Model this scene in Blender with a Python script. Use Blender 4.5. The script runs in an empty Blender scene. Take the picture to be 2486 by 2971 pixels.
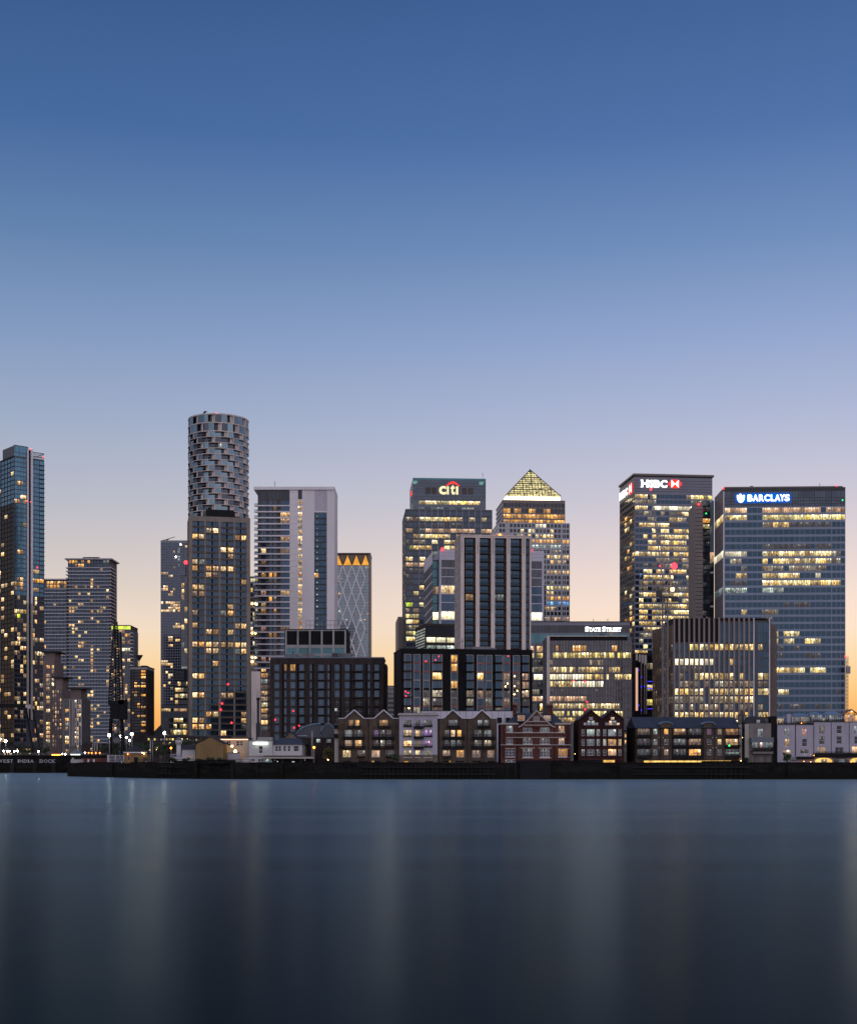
import bpy, math, random
from mathutils import Vector
R = math.radians
random.seed(7)
sc = bpy.context.scene
COL = sc.collection

# ---------------------------------------------------------------- camera: level, on the near shore, lens shifted up
F, CX, HY, CH = 3960.0, 1243.0, 2203.0, 5.5      # focal length in photo pixels, centre column, horizon row, eye height (m)
cd = bpy.data.cameras.new('camera'); cam = bpy.data.objects.new('camera', cd); COL.objects.link(cam)
cam.location = (0, 0, CH); cam.rotation_euler = (R(90), 0, 0)
cd.sensor_fit = 'HORIZONTAL'; cd.sensor_width = 36; cd.lens = 36*F/2486; cd.shift_y = (HY-1485.5)/2486
cd.clip_start = 1; cd.clip_end = 40000
sc.camera = cam

def lin(c):
    return tuple(((v/255)/12.92 if v/255 <= .04045 else ((v/255+.055)/1.055)**2.4) for v in c)

# ---------------------------------------------------------------- dusk sky: afterglow ahead (west), twilight behind (east)
w = bpy.data.worlds.new('World'); sc.world = w; w.use_nodes = True
nt = w.node_tree; nt.nodes.clear()
def N(t, tree=None, **k):
    n = (tree or nt).nodes.new(t)
    for a, v in k.items(): setattr(n, a, v)
    return n
tc = N('ShaderNodeTexCoord'); sep = N('ShaderNodeSeparateXYZ'); nt.links.new(tc.outputs['Generated'], sep.inputs[0])
asn = N('ShaderNodeMath', operation='ARCSINE'); nt.links.new(sep.outputs['Z'], asn.inputs[0])
el = N('ShaderNodeMath', operation='MULTIPLY'); nt.links.new(asn.outputs[0], el.inputs[0]); el.inputs[1].default_value = 1/R(90)
def ramp(stops):
    r = N('ShaderNodeValToRGB'); r.color_ramp.interpolation = 'EASE' if False else 'LINEAR'
    e = r.color_ramp.elements
    while len(e) < len(stops): e.new(.5)
    for q, (d, c) in zip(e, stops): q.position = max(0, d/90); q.color = (*lin(c), 1)
    nt.links.new(el.outputs[0], r.inputs[0]); return r
WEST = [(0, (240,150,70)), (1.3, (250,172,88)), (2.8, (255,204,132)), (4.2, (255,221,174)), (5.3, (255,229,203)), (6.4, (249,226,210)), (8.2, (231,215,212)),
        (10.6, (204,201,214)), (13.4, (178,187,213)), (16.6, (149,169,208)), (20.4, (112,143,189)), (24.4, (80,115,170)), (29.5, (63,97,149)),
        (42, (48,78,128)), (90, (34,58,104))]
EAST = [(0, (176,158,168)), (4, (205,180,185)), (10, (208,190,204)), (18, (178,185,214)), (28, (130,152,196)), (42, (82,112,165)), (90, (34,58,104))]
rw, re_ = ramp(WEST), ramp(EAST)
az = N('ShaderNodeMapRange', interpolation_type='SMOOTHSTEP'); nt.links.new(sep.outputs['Y'], az.inputs['Value'])
az.inputs['From Min'].default_value = .75; az.inputs['From Max'].default_value = -.55
mx = N('ShaderNodeMix', data_type='RGBA'); nt.links.new(az.outputs[0], mx.inputs['Factor'])
nt.links.new(rw.outputs[0], mx.inputs[6]); nt.links.new(re_.outputs[0], mx.inputs[7])
bg = N('ShaderNodeBackground'); bg.inputs['Strength'].default_value = 1.0
sx = N('ShaderNodeMapRange', interpolation_type='SMOOTHSTEP'); nt.links.new(sep.outputs['X'], sx.inputs['Value'])   # the sky dims away from the sunset, southwards
sx.inputs['From Min'].default_value = -.42; sx.inputs['From Max'].default_value = .3
tn = N('ShaderNodeMix', data_type='RGBA'); lo = N('ShaderNodeMapRange', interpolation_type='SMOOTHSTEP'); nt.links.new(sep.outputs['Z'], lo.inputs['Value']); lo.inputs['From Min'].default_value = .16; lo.inputs['From Max'].default_value = .03
mm = N('ShaderNodeMath', operation='MAXIMUM'); nt.links.new(sx.outputs[0], mm.inputs[0]); nt.links.new(lo.outputs[0], mm.inputs[1]); nt.links.new(mm.outputs[0], tn.inputs['Factor']); tn.inputs[6].default_value = (.77, .83, .835, 1); tn.inputs[7].default_value = (1.02, 1.0, 1.0, 1)
ml = N('ShaderNodeMix', data_type='RGBA', blend_type='MULTIPLY'); ml.inputs['Factor'].default_value = 1; nt.links.new(mx.outputs[2], ml.inputs[6]); nt.links.new(tn.outputs[2], ml.inputs[7])
nt.links.new(ml.outputs[2], bg.inputs[0])
ow = N('ShaderNodeOutputWorld'); nt.links.new(bg.outputs[0], ow.inputs[0])
# added broad fill lamp behind the camera; brightens the facades, stands in for eastern twilight
sd = bpy.data.lights.new('fill_sun', 'SUN'); fill_sun = bpy.data.objects.new('fill_sun', sd); COL.objects.link(fill_sun)
sd.energy = 1.1; sd.angle = R(110); sd.color = (1, .91, .93); fill_sun.rotation_euler = (R(58), 0, R(12))
sc.view_settings.view_transform = 'Standard'; sc.view_settings.look = 'None'
sc.view_settings.exposure = 0; sc.view_settings.gamma = 1; sc.view_settings.use_curve_mapping = False
sc.render.engine = 'CYCLES'
cy = sc.cycles; cy.use_denoising = True; cy.max_bounces = 6; cy.diffuse_bounces = 3; cy.glossy_bounces = 4; cy.transparent_max_bounces = 6
cy.sample_clamp_indirect = 6; cy.use_adaptive_sampling = True

# ---------------------------------------------------------------- materials (all procedural)
M = {}
def newmat(name):
    m = bpy.data.materials.new(name); m.use_nodes = True; M[name] = m
    t = m.node_tree; t.nodes.clear(); o = t.nodes.new('ShaderNodeOutputMaterial'); return m, t, o
def val(t, op, a, b=None):
    n = t.nodes.new('ShaderNodeMath'); n.operation = op
    for i, v in enumerate((a, b)):
        if v is None: continue
        if isinstance(v, (int, float)): n.inputs[i].default_value = v
        else: t.links.new(v, n.inputs[i])
    return n.outputs[0]
def mixc(t, f, a, b, blend='MIX'):
    n = t.nodes.new('ShaderNodeMix'); n.data_type = 'RGBA'; n.blend_type = blend
    for i, v in ((0, f), (6, a), (7, b)):
        if isinstance(v, tuple): n.inputs[i].default_value = (*v[:3], 1)
        elif isinstance(v, (int, float)): n.inputs[i].default_value = v
        else: t.links.new(v, n.inputs[i])
    return n.outputs[2]
def noise(t, vec, scale, detail=3, rough=.55):
    n = t.nodes.new('ShaderNodeTexNoise'); n.inputs['Scale'].default_value = scale; n.inputs['Detail'].default_value = detail
    n.inputs['Roughness'].default_value = rough; t.links.new(vec, n.inputs['Vector']); return n.outputs['Fac']
def mapped(t, src, scale):
    n = t.nodes.new('ShaderNodeMapping'); n.inputs['Scale'].default_value = scale; t.links.new(src, n.inputs['Vector']); return n.outputs[0]
def plain(name, col, rough=.8, var=.25, scale=.35, metal=0, spec=.4, fine=3.0):
    m, t, o = newmat(name); p = t.nodes.new('ShaderNodeBsdfPrincipled')
    g = t.nodes.new('ShaderNodeNewGeometry'); ob = t.nodes.new('ShaderNodeObjectInfo')
    n1 = noise(t, mapped(t, g.outputs['Position'], (scale, scale, scale*.3)), 1.0, 4)
    n2 = noise(t, g.outputs['Position'], fine, 2)
    f = val(t, 'ADD', val(t, 'MULTIPLY', n1, .7), val(t, 'MULTIPLY', n2, .3))
    f = val(t, 'ADD', f, val(t, 'MULTIPLY', val(t, 'SUBTRACT', ob.outputs['Random'], .5), .25))
    lo = tuple(c*(1-var) for c in col); hi = tuple(min(1, c*(1+var)) for c in col)
    r = t.nodes.new('ShaderNodeMapRange'); t.links.new(f, r.inputs[0]); r.inputs[1].default_value = .3; r.inputs[2].default_value = .7
    c = mixc(t, r.outputs[0], lo, hi)
    t.links.new(c, p.inputs['Base Color']); p.inputs['Roughness'].default_value = rough; p.inputs['Metallic'].default_value = metal
    p.inputs['Specular IOR Level'].default_value = spec
    b = t.nodes.new('ShaderNodeBump'); b.inputs['Strength'].default_value = .25; b.inputs['Distance'].default_value = .03
    t.links.new(n2, b.inputs['Height']); t.links.new(b.outputs[0], p.inputs['Normal'])
    t.links.new(p.outputs[0], o.inputs[0]); return m
def brick(name, c1, c2, mortar, scale=1.0):
    m, t, o = newmat(name); p = t.nodes.new('ShaderNodeBsdfPrincipled')
    tcn = t.nodes.new('ShaderNodeTexCoord'); sp = t.nodes.new('ShaderNodeSeparateXYZ'); cb = t.nodes.new('ShaderNodeCombineXYZ')
    g = t.nodes.new('ShaderNodeNewGeometry'); t.links.new(g.outputs['Position'], sp.inputs[0])
    t.links.new(val(t, 'ADD', sp.outputs['X'], sp.outputs['Y']), cb.inputs[0]); t.links.new(sp.outputs['Z'], cb.inputs[1])
    br = t.nodes.new('ShaderNodeTexBrick'); t.links.new(cb.outputs[0], br.inputs['Vector'])
    br.inputs['Color1'].default_value = (*c1, 1); br.inputs['Color2'].default_value = (*c2, 1); br.inputs['Mortar'].default_value = (*mortar, 1)
    br.inputs['Scale'].default_value = scale; br.inputs['Brick Width'].default_value = .225; br.inputs['Row Height'].default_value = .075
    br.inputs['Mortar Size'].default_value = .01; br.inputs['Bias'].default_value = -.1
    n1 = noise(t, mapped(t, g.outputs['Position'], (1, 1, .35)), .45, 5, .6)
    n3 = noise(t, g.outputs['Position'], 1.9, 3)
    r = t.nodes.new('ShaderNodeMapRange'); t.links.new(val(t, 'ADD', val(t, 'MULTIPLY', n1, .6), val(t, 'MULTIPLY', n3, .4)), r.inputs[0])
    r.inputs[1].default_value = .32; r.inputs[2].default_value = .68; r.inputs[3].default_value = .42; r.inputs[4].default_value = 1.55
    cc = t.nodes.new('ShaderNodeVectorMath'); cc.operation = 'SCALE'; t.links.new(br.outputs['Color'], cc.inputs[0]); t.links.new(r.outputs[0], cc.inputs['Scale'])
    t.links.new(cc.outputs[0], p.inputs['Base Color']); p.inputs['Roughness'].default_value = .88; p.inputs['Specular IOR Level'].default_value = .2
    b = t.nodes.new('ShaderNodeBump'); b.inputs['Strength'].default_value = .4; b.inputs['Distance'].default_value = .02
    t.links.new(br.outputs['Fac'], b.inputs['Height']); b.invert = True; t.links.new(b.outputs[0], p.inputs['Normal'])
    t.links.new(p.outputs[0], o.inputs[0]); return m
def glass(name, col, tint, ior=2.0, rough=.07):
    m, t, o = newmat(name); p = t.nodes.new('ShaderNodeBsdfPrincipled')
    g = t.nodes.new('ShaderNodeNewGeometry'); ob = t.nodes.new('ShaderNodeObjectInfo')
    n = noise(t, g.outputs['Position'], .21, 3)
    wn = t.nodes.new('ShaderNodeTexWhiteNoise'); wn.noise_dimensions = '1D'; t.links.new(ob.outputs['Random'], wn.inputs['W'])
    f = val(t, 'ADD', val(t, 'MULTIPLY', n, .6), val(t, 'MULTIPLY', wn.outputs['Value'], .5))
    c = mixc(t, f, tuple(v*.35 for v in col), tuple(v*1.5 for v in col))
    t.links.new(c, p.inputs['Base Color']); p.inputs['Roughness'].default_value = rough; p.inputs['IOR'].default_value = ior
    t.links.new(mixc(t, f, tuple(v*.65 for v in tint), tint), p.inputs['Specular Tint'])
    b = t.nodes.new('ShaderNodeBump'); b.inputs['Strength'].default_value = .12; b.inputs['Distance'].default_value = .05
    t.links.new(noise(t, g.outputs['Position'], .6, 2), b.inputs['Height']); t.links.new(b.outputs[0], p.inputs['Normal'])
    t.links.new(p.outputs[0], o.inputs[0]); return m
def lit(name, ca, cb, s, office=True, lamp=1.0, dark=.12, glossy=.6):
    """a lit room behind a pane: brightness differs from room to room and inside the room (lamps near the ceiling, furniture below)"""
    m, t, o = newmat(name); ca, cb = lin(ca), lin(cb)
    tcn = t.nodes.new('ShaderNodeTexCoord'); ob = t.nodes.new('ShaderNodeObjectInfo'); g = t.nodes.new('ShaderNodeNewGeometry')
    wn = t.nodes.new('ShaderNodeTexWhiteNoise'); wn.noise_dimensions = '1D'; t.links.new(ob.outputs['Random'], wn.inputs['W'])
    rnd = wn.outputs['Value']; rc = wn.outputs['Color']; sp2 = t.nodes.new('ShaderNodeSeparateXYZ'); t.links.new(rc, sp2.inputs[0])
    sp = t.nodes.new('ShaderNodeSeparateXYZ'); t.links.new(tcn.outputs['Generated'], sp.inputs[0]); gz = sp.outputs['Z']
    off = t.nodes.new('ShaderNodeVectorMath'); off.operation = 'ADD'; t.links.new(g.outputs['Position'], off.inputs[0])
    sc_ = t.nodes.new('ShaderNodeVectorMath'); sc_.operation = 'SCALE'; t.links.new(rc, sc_.inputs[0]); sc_.inputs['Scale'].default_value = 90
    t.links.new(sc_.outputs[0], off.inputs[1]); P = off.outputs[0]
    n1 = noise(t, mapped(t, P, (1, 1, .55)), 1.0 if office else 1.3, 3, .65)
    r = t.nodes.new('ShaderNodeMapRange'); t.links.new(n1, r.inputs[0]); r.inputs[1].default_value = .41; r.inputs[2].default_value = .59
    r.inputs[3].default_value = dark; r.inputs[4].default_value = 1.0
    # furniture hides the lower part of the room here and there
    up = t.nodes.new('ShaderNodeMapRange'); t.links.new(gz, up.inputs[0]); up.inputs[1].default_value = .0; up.inputs[2].default_value = .75
    body = val(t, 'MAXIMUM', r.outputs[0], val(t, 'MULTIPLY', up.outputs[0], .34))
    body = val(t, 'MULTIPLY', body, val(t, 'ADD', .45, val(t, 'MULTIPLY', gz, .75)))
    # lamps below the ceiling
    n2 = noise(t, mapped(t, P, (1, 1, .1)), 1.7, 1)
    lr = t.nodes.new('ShaderNodeMapRange'); t.links.new(n2, lr.inputs[0]); lr.inputs[1].default_value = .58; lr.inputs[2].default_value = .66
    top = t.nodes.new('ShaderNodeMapRange'); t.links.new(gz, top.inputs[0]); top.inputs[1].default_value = .62; top.inputs[2].default_value = .72
    lampv = val(t, 'MULTIPLY', val(t, 'MULTIPLY', lr.outputs[0], top.outputs[0]), lamp)
    e = val(t, 'MULTIPLY', val(t, 'ADD', body, lampv), val(t, 'ADD', .3*s, val(t, 'MULTIPLY', val(t, 'POWER', sp2.outputs['Y'], 1.5), 1.5*s)))
    c = mixc(t, rnd, ca, cb); c = mixc(t, val(t, 'MINIMUM', lampv, .7), c, (1, .93, .8))
    em = t.nodes.new('ShaderNodeEmission'); t.links.new(c, em.inputs[0]); t.links.new(e, em.inputs[1])
    gl = t.nodes.new('ShaderNodeBsdfPrincipled'); gl.inputs['Base Color'].default_value = (.02, .02, .025, 1); gl.inputs['Roughness'].default_value = .12
    gl.inputs['IOR'].default_value = 1.5
    ad = t.nodes.new('ShaderNodeAddShader'); t.links.new(em.outputs[0], ad.inputs[0]); t.links.new(gl.outputs[0], ad.inputs[1])
    t.links.new(ad.outputs[0], o.inputs[0]); m.cycles.emission_sampling = 'NONE'; return m
def glow(name, col, s, sample=False, var=0, edge=False):
    m, t, o = newmat(name); em = t.nodes.new('ShaderNodeEmission'); em.inputs[0].default_value = (*lin(col), 1); em.inputs[1].default_value = s
    if var:
        g = t.nodes.new('ShaderNodeNewGeometry'); n = noise(t, g.outputs['Position'], .45, 3)
        t.links.new(val(t, 'MULTIPLY', val(t, 'MAXIMUM', .15, val(t, 'ADD', 1-2.2*var, val(t, 'MULTIPLY', n, 4.4*var))), s), em.inputs[1])
    if edge:                                                    # a glow standing in for the halo round sign letters, clear towards its rim
        tcn = t.nodes.new('ShaderNodeTexCoord'); sp = t.nodes.new('ShaderNodeSeparateXYZ'); t.links.new(tcn.outputs['Generated'], sp.inputs[0])
        def fall(v, k): return val(t, 'SUBTRACT', 1, val(t, 'POWER', val(t, 'ABSOLUTE', val(t, 'SUBTRACT', val(t, 'MULTIPLY', v, 2), 1)), k))
        tr = t.nodes.new('ShaderNodeBsdfTransparent'); mt = t.nodes.new('ShaderNodeMixShader'); t.links.new(val(t, 'POWER', val(t, 'MULTIPLY', fall(sp.outputs['X'], 9), fall(sp.outputs['Z'], 2.4)), 1.4), mt.inputs[0])
        t.links.new(tr.outputs[0], mt.inputs[1]); t.links.new(em.outputs[0], mt.inputs[2]); t.links.new(mt.outputs[0], o.inputs[0]); m.cycles.emission_sampling = 'NONE'; return m
    t.links.new(em.outputs[0], o.inputs[0]); m.cycles.emission_sampling = 'AUTO' if sample else 'NONE'; return m

plain('default', (.3, .3, .3))
plain('tan_concrete', (.215, .18, .15)); plain('tan_dark', (.10, .085, .072)); plain('slab_grey', (.46, .43, .45)); plain('flat_stone', (.16, .118, .108)); plain('flat_grey', (.12, .11, .108)); plain('dark_pane', (.01, .012, .015), .35, .3, spec=.15); plain('rib_stone', (.26, .2, .185), .6, .15); plain('wing_cladding', (.25, .21, .195), .55, .12); plain('beige_stone', (.60, .51, .46)); plain('white_cladding', (.76, .70, .70), var=.08, scale=.12)
plain('pale_panel', (.55, .52, .58), var=.1); plain('grey_concrete', (.34, .32, .31)); plain('dark_metal', (.035, .036, .04), .5)
plain('black_metal', (.009, .009, .0105), .6, spec=.15); plain('mid_grey', (.17, .17, .18)); plain('steel_cladding', (.36, .36, .38), .45, .12, .1, .25)
plain('brown_panel', (.10, .08, .075)); plain('pink_stone', (.30, .225, .205)); plain('slab_white', (.72, .67, .69), var=.1)
plain('frame_dark', (.03, .032, .037), .5); plain('frame_white', (.62, .6, .63), .6, .08); plain('frame_grey', (.2, .2, .22), .5); plain('frame_mid', (.3, .285, .28), .6, .1)
plain('slate', (.045, .055, .075), .7); plain('dark_roof', (.03, .03, .034), .8); plain('lead_grey', (.13, .14, .16), .6)
plain('blue_spandrel', (.19, .235, .31), .35, .12, .1); plain('violet_spandrel', (.20, .20, .245), .4, .12, .1); plain('charcoal_panel', (.06, .068, .085), .4)
plain('core_dark', (.014, .0155, .019), .7, spec=.15); plain('umber_cladding', (.17, .14, .13), .5, .15); plain('dark_brown', (.05, .036, .028))
plain('white_render', (.39, .365, .42), .85, .12, .5); plain('white_paint', (.48, .46, .46), .7, .1); plain('ochre_render', (.24, .155, .065), .9, .2, .6)
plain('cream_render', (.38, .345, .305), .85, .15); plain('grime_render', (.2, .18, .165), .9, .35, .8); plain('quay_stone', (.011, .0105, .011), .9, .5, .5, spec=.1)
plain('timber', (.012, .011, .01), .9, .5, 1.0); plain('soil', (.035, .035, .03), .95, .4, .1); plain('asphalt', (.045, .045, .048), .9)
plain('red_stone', (.27, .1, .075)); plain('bark', (.05, .04, .03)); plain('terracotta', (.3, .13, .07)); plain('blue_metal_roof', (.16, .24, .32), .4, .15)
plain('sign_white', (.42, .42, .43)); plain('rope_steel', (.2, .2, .21), .5); plain('crane_grey', (.28, .26, .26), .6)
brick('brick_brown', (.105, .072, .05), (.066, .047, .036), (.1, .085, .07)); brick('brick_umber', (.046, .032, .030), (.03, .022, .022), (.045, .037, .036))
brick('brick_black', (.009, .0085, .009), (.006, .0058, .0062), (.011, .0105, .011)); brick('brick_red', (.13, .036, .027), (.085, .024, .02), (.09, .06, .055))
brick('brick_oxblood', (.05, .012, .01), (.032, .009, .008), (.04, .027, .024)); brick('brick_stock', (.17, .125, .085), (.12, .09, .062), (.18, .155, .13))
brick('brick_dim', (.13, .095, .08), (.095, .07, .06), (.12, .1, .09))
glass('glass_blue', (.03, .085, .15), (.36, .75, 1), 2.5); glass('glass_deep', (.010, .022, .042), (.4, .7, 1), 1.85); glass('glass_pale', (.06, .10, .14), (.62, .87, 1), 2.6); glass('glass_dark', (.008, .010, .014), (.75, .85, 1), 1.6)
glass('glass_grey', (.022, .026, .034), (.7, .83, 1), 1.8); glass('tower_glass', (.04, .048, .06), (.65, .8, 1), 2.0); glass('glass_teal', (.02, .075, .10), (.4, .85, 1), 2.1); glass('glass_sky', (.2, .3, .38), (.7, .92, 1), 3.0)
glass('glass_navy', (.012, .024, .046), (.45, .7, 1), 1.9); glass('glass_black', (.004, .004, .005), (.8, .9, 1), 1.35); glass('glass_slate', (.014, .02, .03), (.6, .76, 1), 1.85)
lit('warm', (255,180,86), (255,224,168), 1.5, False); lit('warm_dim', (214,160,112), (230,190,150), .5, False); lit('amber', (255,170,60), (255,186,84), 1.3, False, dark=.3)
lit('office', (255,200,98), (255,234,166), 1.5, lamp=2.0); lit('office_dim', (226,184,130), (214,214,184), .55, lamp=2.2); lit('yellow', (255,220,100), (255,236,160), 1.45, dark=.2, lamp=2)
lit('peach', (255,196,140), (250,205,160), .95, dark=.35); lit('cool', (205,240,220), (235,245,235), 1.0); lit('cool_dim', (160,190,190), (190,200,205), .4)
lit('bright', (255,240,190), (255,246,214), 1.9, dark=.5); lit('azure', (70,160,255), (110,190,255), 1.1, dark=.4); lit('violet', (150,120,230), (220,130,180), .8)
lit('faint', (150,150,140), (120,135,150), .16, lamp=2.0); lit('lime', (220,240,40), (200,230,60), 1.4, dark=.4); lit('rose', (240,180,170), (255,200,180), .7)
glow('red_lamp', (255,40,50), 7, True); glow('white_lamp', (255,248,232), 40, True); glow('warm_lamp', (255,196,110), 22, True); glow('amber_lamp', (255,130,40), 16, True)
glow('orange_lamp', (255,110,40), 14, True); glow('sign_glow', (255,252,246), 2.6); glow('sign_cream', (255,236,180), 1.25); glow('sign_red', (255,50,45), 2.2)
glow('halo_blue', (0,112,232), 1.0, edge=True); glow('gold_glow', (246,172,70), .95, var=.3); glow('crown_light', (255,232,184), 5, True, var=.2); glow('green_lamp', (40,255,110), 5)
glow('pyramid_light', (248,232,170), .9, var=.95); glow('pink_strip', (255,190,160), 2.6); glow('lime_strip', (214,232,90), 1.3, var=.4); glow('green_corner', (150,215,205), .5)
glow('strip_white', (240,255,240), 5, True); glow('led_blue', (70,60,255), 1.5); glow('pink_panel', (255,200,176), .75); glow('basement_light', (255,200,110), 1.3, True, var=.5)

def quay_mat():
    m, t, o = newmat('quay_wall'); p = t.nodes.new('ShaderNodeBsdfPrincipled'); g = t.nodes.new('ShaderNodeNewGeometry'); sp = t.nodes.new('ShaderNodeSeparateXYZ'); t.links.new(g.outputs['Position'], sp.inputs[0])
    cb = t.nodes.new('ShaderNodeCombineXYZ'); t.links.new(sp.outputs['X'], cb.inputs[0]); t.links.new(sp.outputs['Z'], cb.inputs[1])
    br = t.nodes.new('ShaderNodeTexBrick'); t.links.new(cb.outputs[0], br.inputs['Vector']); br.inputs['Brick Width'].default_value = 1.3; br.inputs['Row Height'].default_value = .55; br.inputs['Mortar Size'].default_value = .03; br.inputs['Scale'].default_value = 1
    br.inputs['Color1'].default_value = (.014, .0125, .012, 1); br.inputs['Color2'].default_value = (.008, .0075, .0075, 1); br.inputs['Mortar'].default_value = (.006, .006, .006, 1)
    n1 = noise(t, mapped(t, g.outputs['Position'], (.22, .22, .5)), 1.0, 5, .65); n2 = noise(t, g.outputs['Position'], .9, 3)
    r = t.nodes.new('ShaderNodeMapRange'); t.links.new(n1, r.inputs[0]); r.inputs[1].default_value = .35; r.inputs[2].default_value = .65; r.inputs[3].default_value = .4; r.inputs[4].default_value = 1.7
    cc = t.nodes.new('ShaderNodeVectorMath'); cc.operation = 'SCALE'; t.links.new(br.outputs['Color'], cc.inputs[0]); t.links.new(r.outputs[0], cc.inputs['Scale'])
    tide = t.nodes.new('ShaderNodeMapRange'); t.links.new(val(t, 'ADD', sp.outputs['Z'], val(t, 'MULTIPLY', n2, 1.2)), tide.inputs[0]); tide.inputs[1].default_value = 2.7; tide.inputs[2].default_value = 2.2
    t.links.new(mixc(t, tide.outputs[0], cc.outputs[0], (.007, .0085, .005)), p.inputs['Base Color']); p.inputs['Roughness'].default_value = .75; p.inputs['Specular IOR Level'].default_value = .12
    b = t.nodes.new('ShaderNodeBump'); b.invert = True; b.inputs['Strength'].default_value = .6; b.inputs['Distance'].default_value = .06; t.links.new(br.outputs['Fac'], b.inputs['Height']); t.links.new(b.outputs[0], p.inputs['Normal'])
    t.links.new(p.outputs[0], o.inputs[0])
quay_mat()
# ---------------------------------------------------------------- building blocks
def X(px, Y): return (px-CX)/F*Y
def Z(py, Y): return CH+(HY-py)/F*Y
GZ = 4.3                                                        # street level above the river
_mc = {}
def make(key, verts, faces, mi=None, nm=1, smooth=False):
    me = bpy.data.meshes.new(key if isinstance(key, str) else 'piece'); me.from_pydata(verts, [], faces)
    for i in range(nm): me.materials.append(M['default'])
    if mi: me.polygons.foreach_set('material_index', mi)
    if smooth: me.polygons.foreach_set('use_smooth', [True]*len(faces))
    me.update(); return me
BF = [(0,3,2,1), (4,5,6,7), (0,1,5,4), (1,2,6,5), (2,3,7,6), (3,0,4,7)]
def bxv(x0, x1, y0, y1, z0, z1): return [(x0,y0,z0),(x1,y0,z0),(x1,y1,z0),(x0,y1,z0),(x0,y0,z1),(x1,y0,z1),(x1,y1,z1),(x0,y1,z1)]
def boxes_mesh(bs, name='piece'):
    v, f = [], []
    for b in bs:
        n = len(v); v += bxv(*b); f += [tuple(i+n for i in q) for q in BF]
    return make(name, v, f)
def bar_geo(p, q, r, v, f):
    p, q = Vector(p), Vector(q); d = (q-p).normalized(); a = d.orthogonal().normalized()*r; b = d.cross(a).normalized()*r; n = len(v)
    for c in (p, q):
        for s in ((-1,-1), (1,-1), (1,1), (-1,1)): v.append(tuple(c+a*s[0]+b*s[1]))
    f += [tuple(i+n for i in k) for k in ((0,1,5,4), (1,2,6,5), (2,3,7,6), (3,0,4,7), (3,2,1,0), (4,5,6,7))]
def bars_mesh(bars, name='piece'):
    v, f = [], []
    for p, q, r in bars: bar_geo(p, q, r, v, f)
    return make(name, v, f)
def box_mesh(dx, dy, dz):
    k = ('b', round(dx, 2), round(dy, 2), round(dz, 2))
    if k not in _mc: _mc[k] = make('block', bxv(0, dx, 0, dy, 0, dz), BF)
    return _mc[k]
def window_mesh(wd, h, nx, ny, bar):
    k = ('w', round(wd, 2), round(h, 2), nx, ny, round(bar, 3))
    if k in _mc: return _mc[k]
    v = [(0,0,0), (wd,0,0), (wd,0,h), (0,0,h)]; f = [(0,1,2,3)]; mi = [0]
    def add(a, b, c, d):
        n = len(v); v.extend(bxv(a, b, -.07, -.004, c, d)); f.extend([tuple(i+n for i in q) for q in BF]); mi.extend([1]*6)
    if bar:
        for i in range(1, nx): add(wd*i/nx-bar/2, wd*i/nx+bar/2, 0, h)
        for j in range(1, ny): add(0, wd, h*j/ny-bar/2, h*j/ny+bar/2)
    _mc[k] = make('window', v, f, mi, 2); return _mc[k]
def frame_mesh(wd, h, nx, ny, bar):
    k = ('f', round(wd, 2), round(h, 2), nx, ny, round(bar, 3))
    if k in _mc: return _mc[k]
    bs = [(0, bar, -.1, 0, 0, h), (wd-bar, wd, -.1, 0, 0, h), (bar, wd-bar, -.1, 0, 0, bar), (bar, wd-bar, -.1, 0, h-bar, h)]
    for i in range(1, nx): bs.append((wd*i/nx-bar/2, wd*i/nx+bar/2, -.098, -.002, bar, h-bar))
    for j in range(1, ny): bs.append((bar, wd-bar, -.094, -.004, h*j/ny-bar*.4, h*j/ny+bar*.4))
    _mc[k] = boxes_mesh(bs, 'frame'); return _mc[k]
def pane_mesh(wd, h):
    k = ('p', round(wd, 2), round(h, 2))
    if k not in _mc: _mc[k] = make('pane', [(0,0,0), (wd,0,0), (wd,0,h), (0,0,h)], [(0,1,2,3)])
    return _mc[k]
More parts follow.
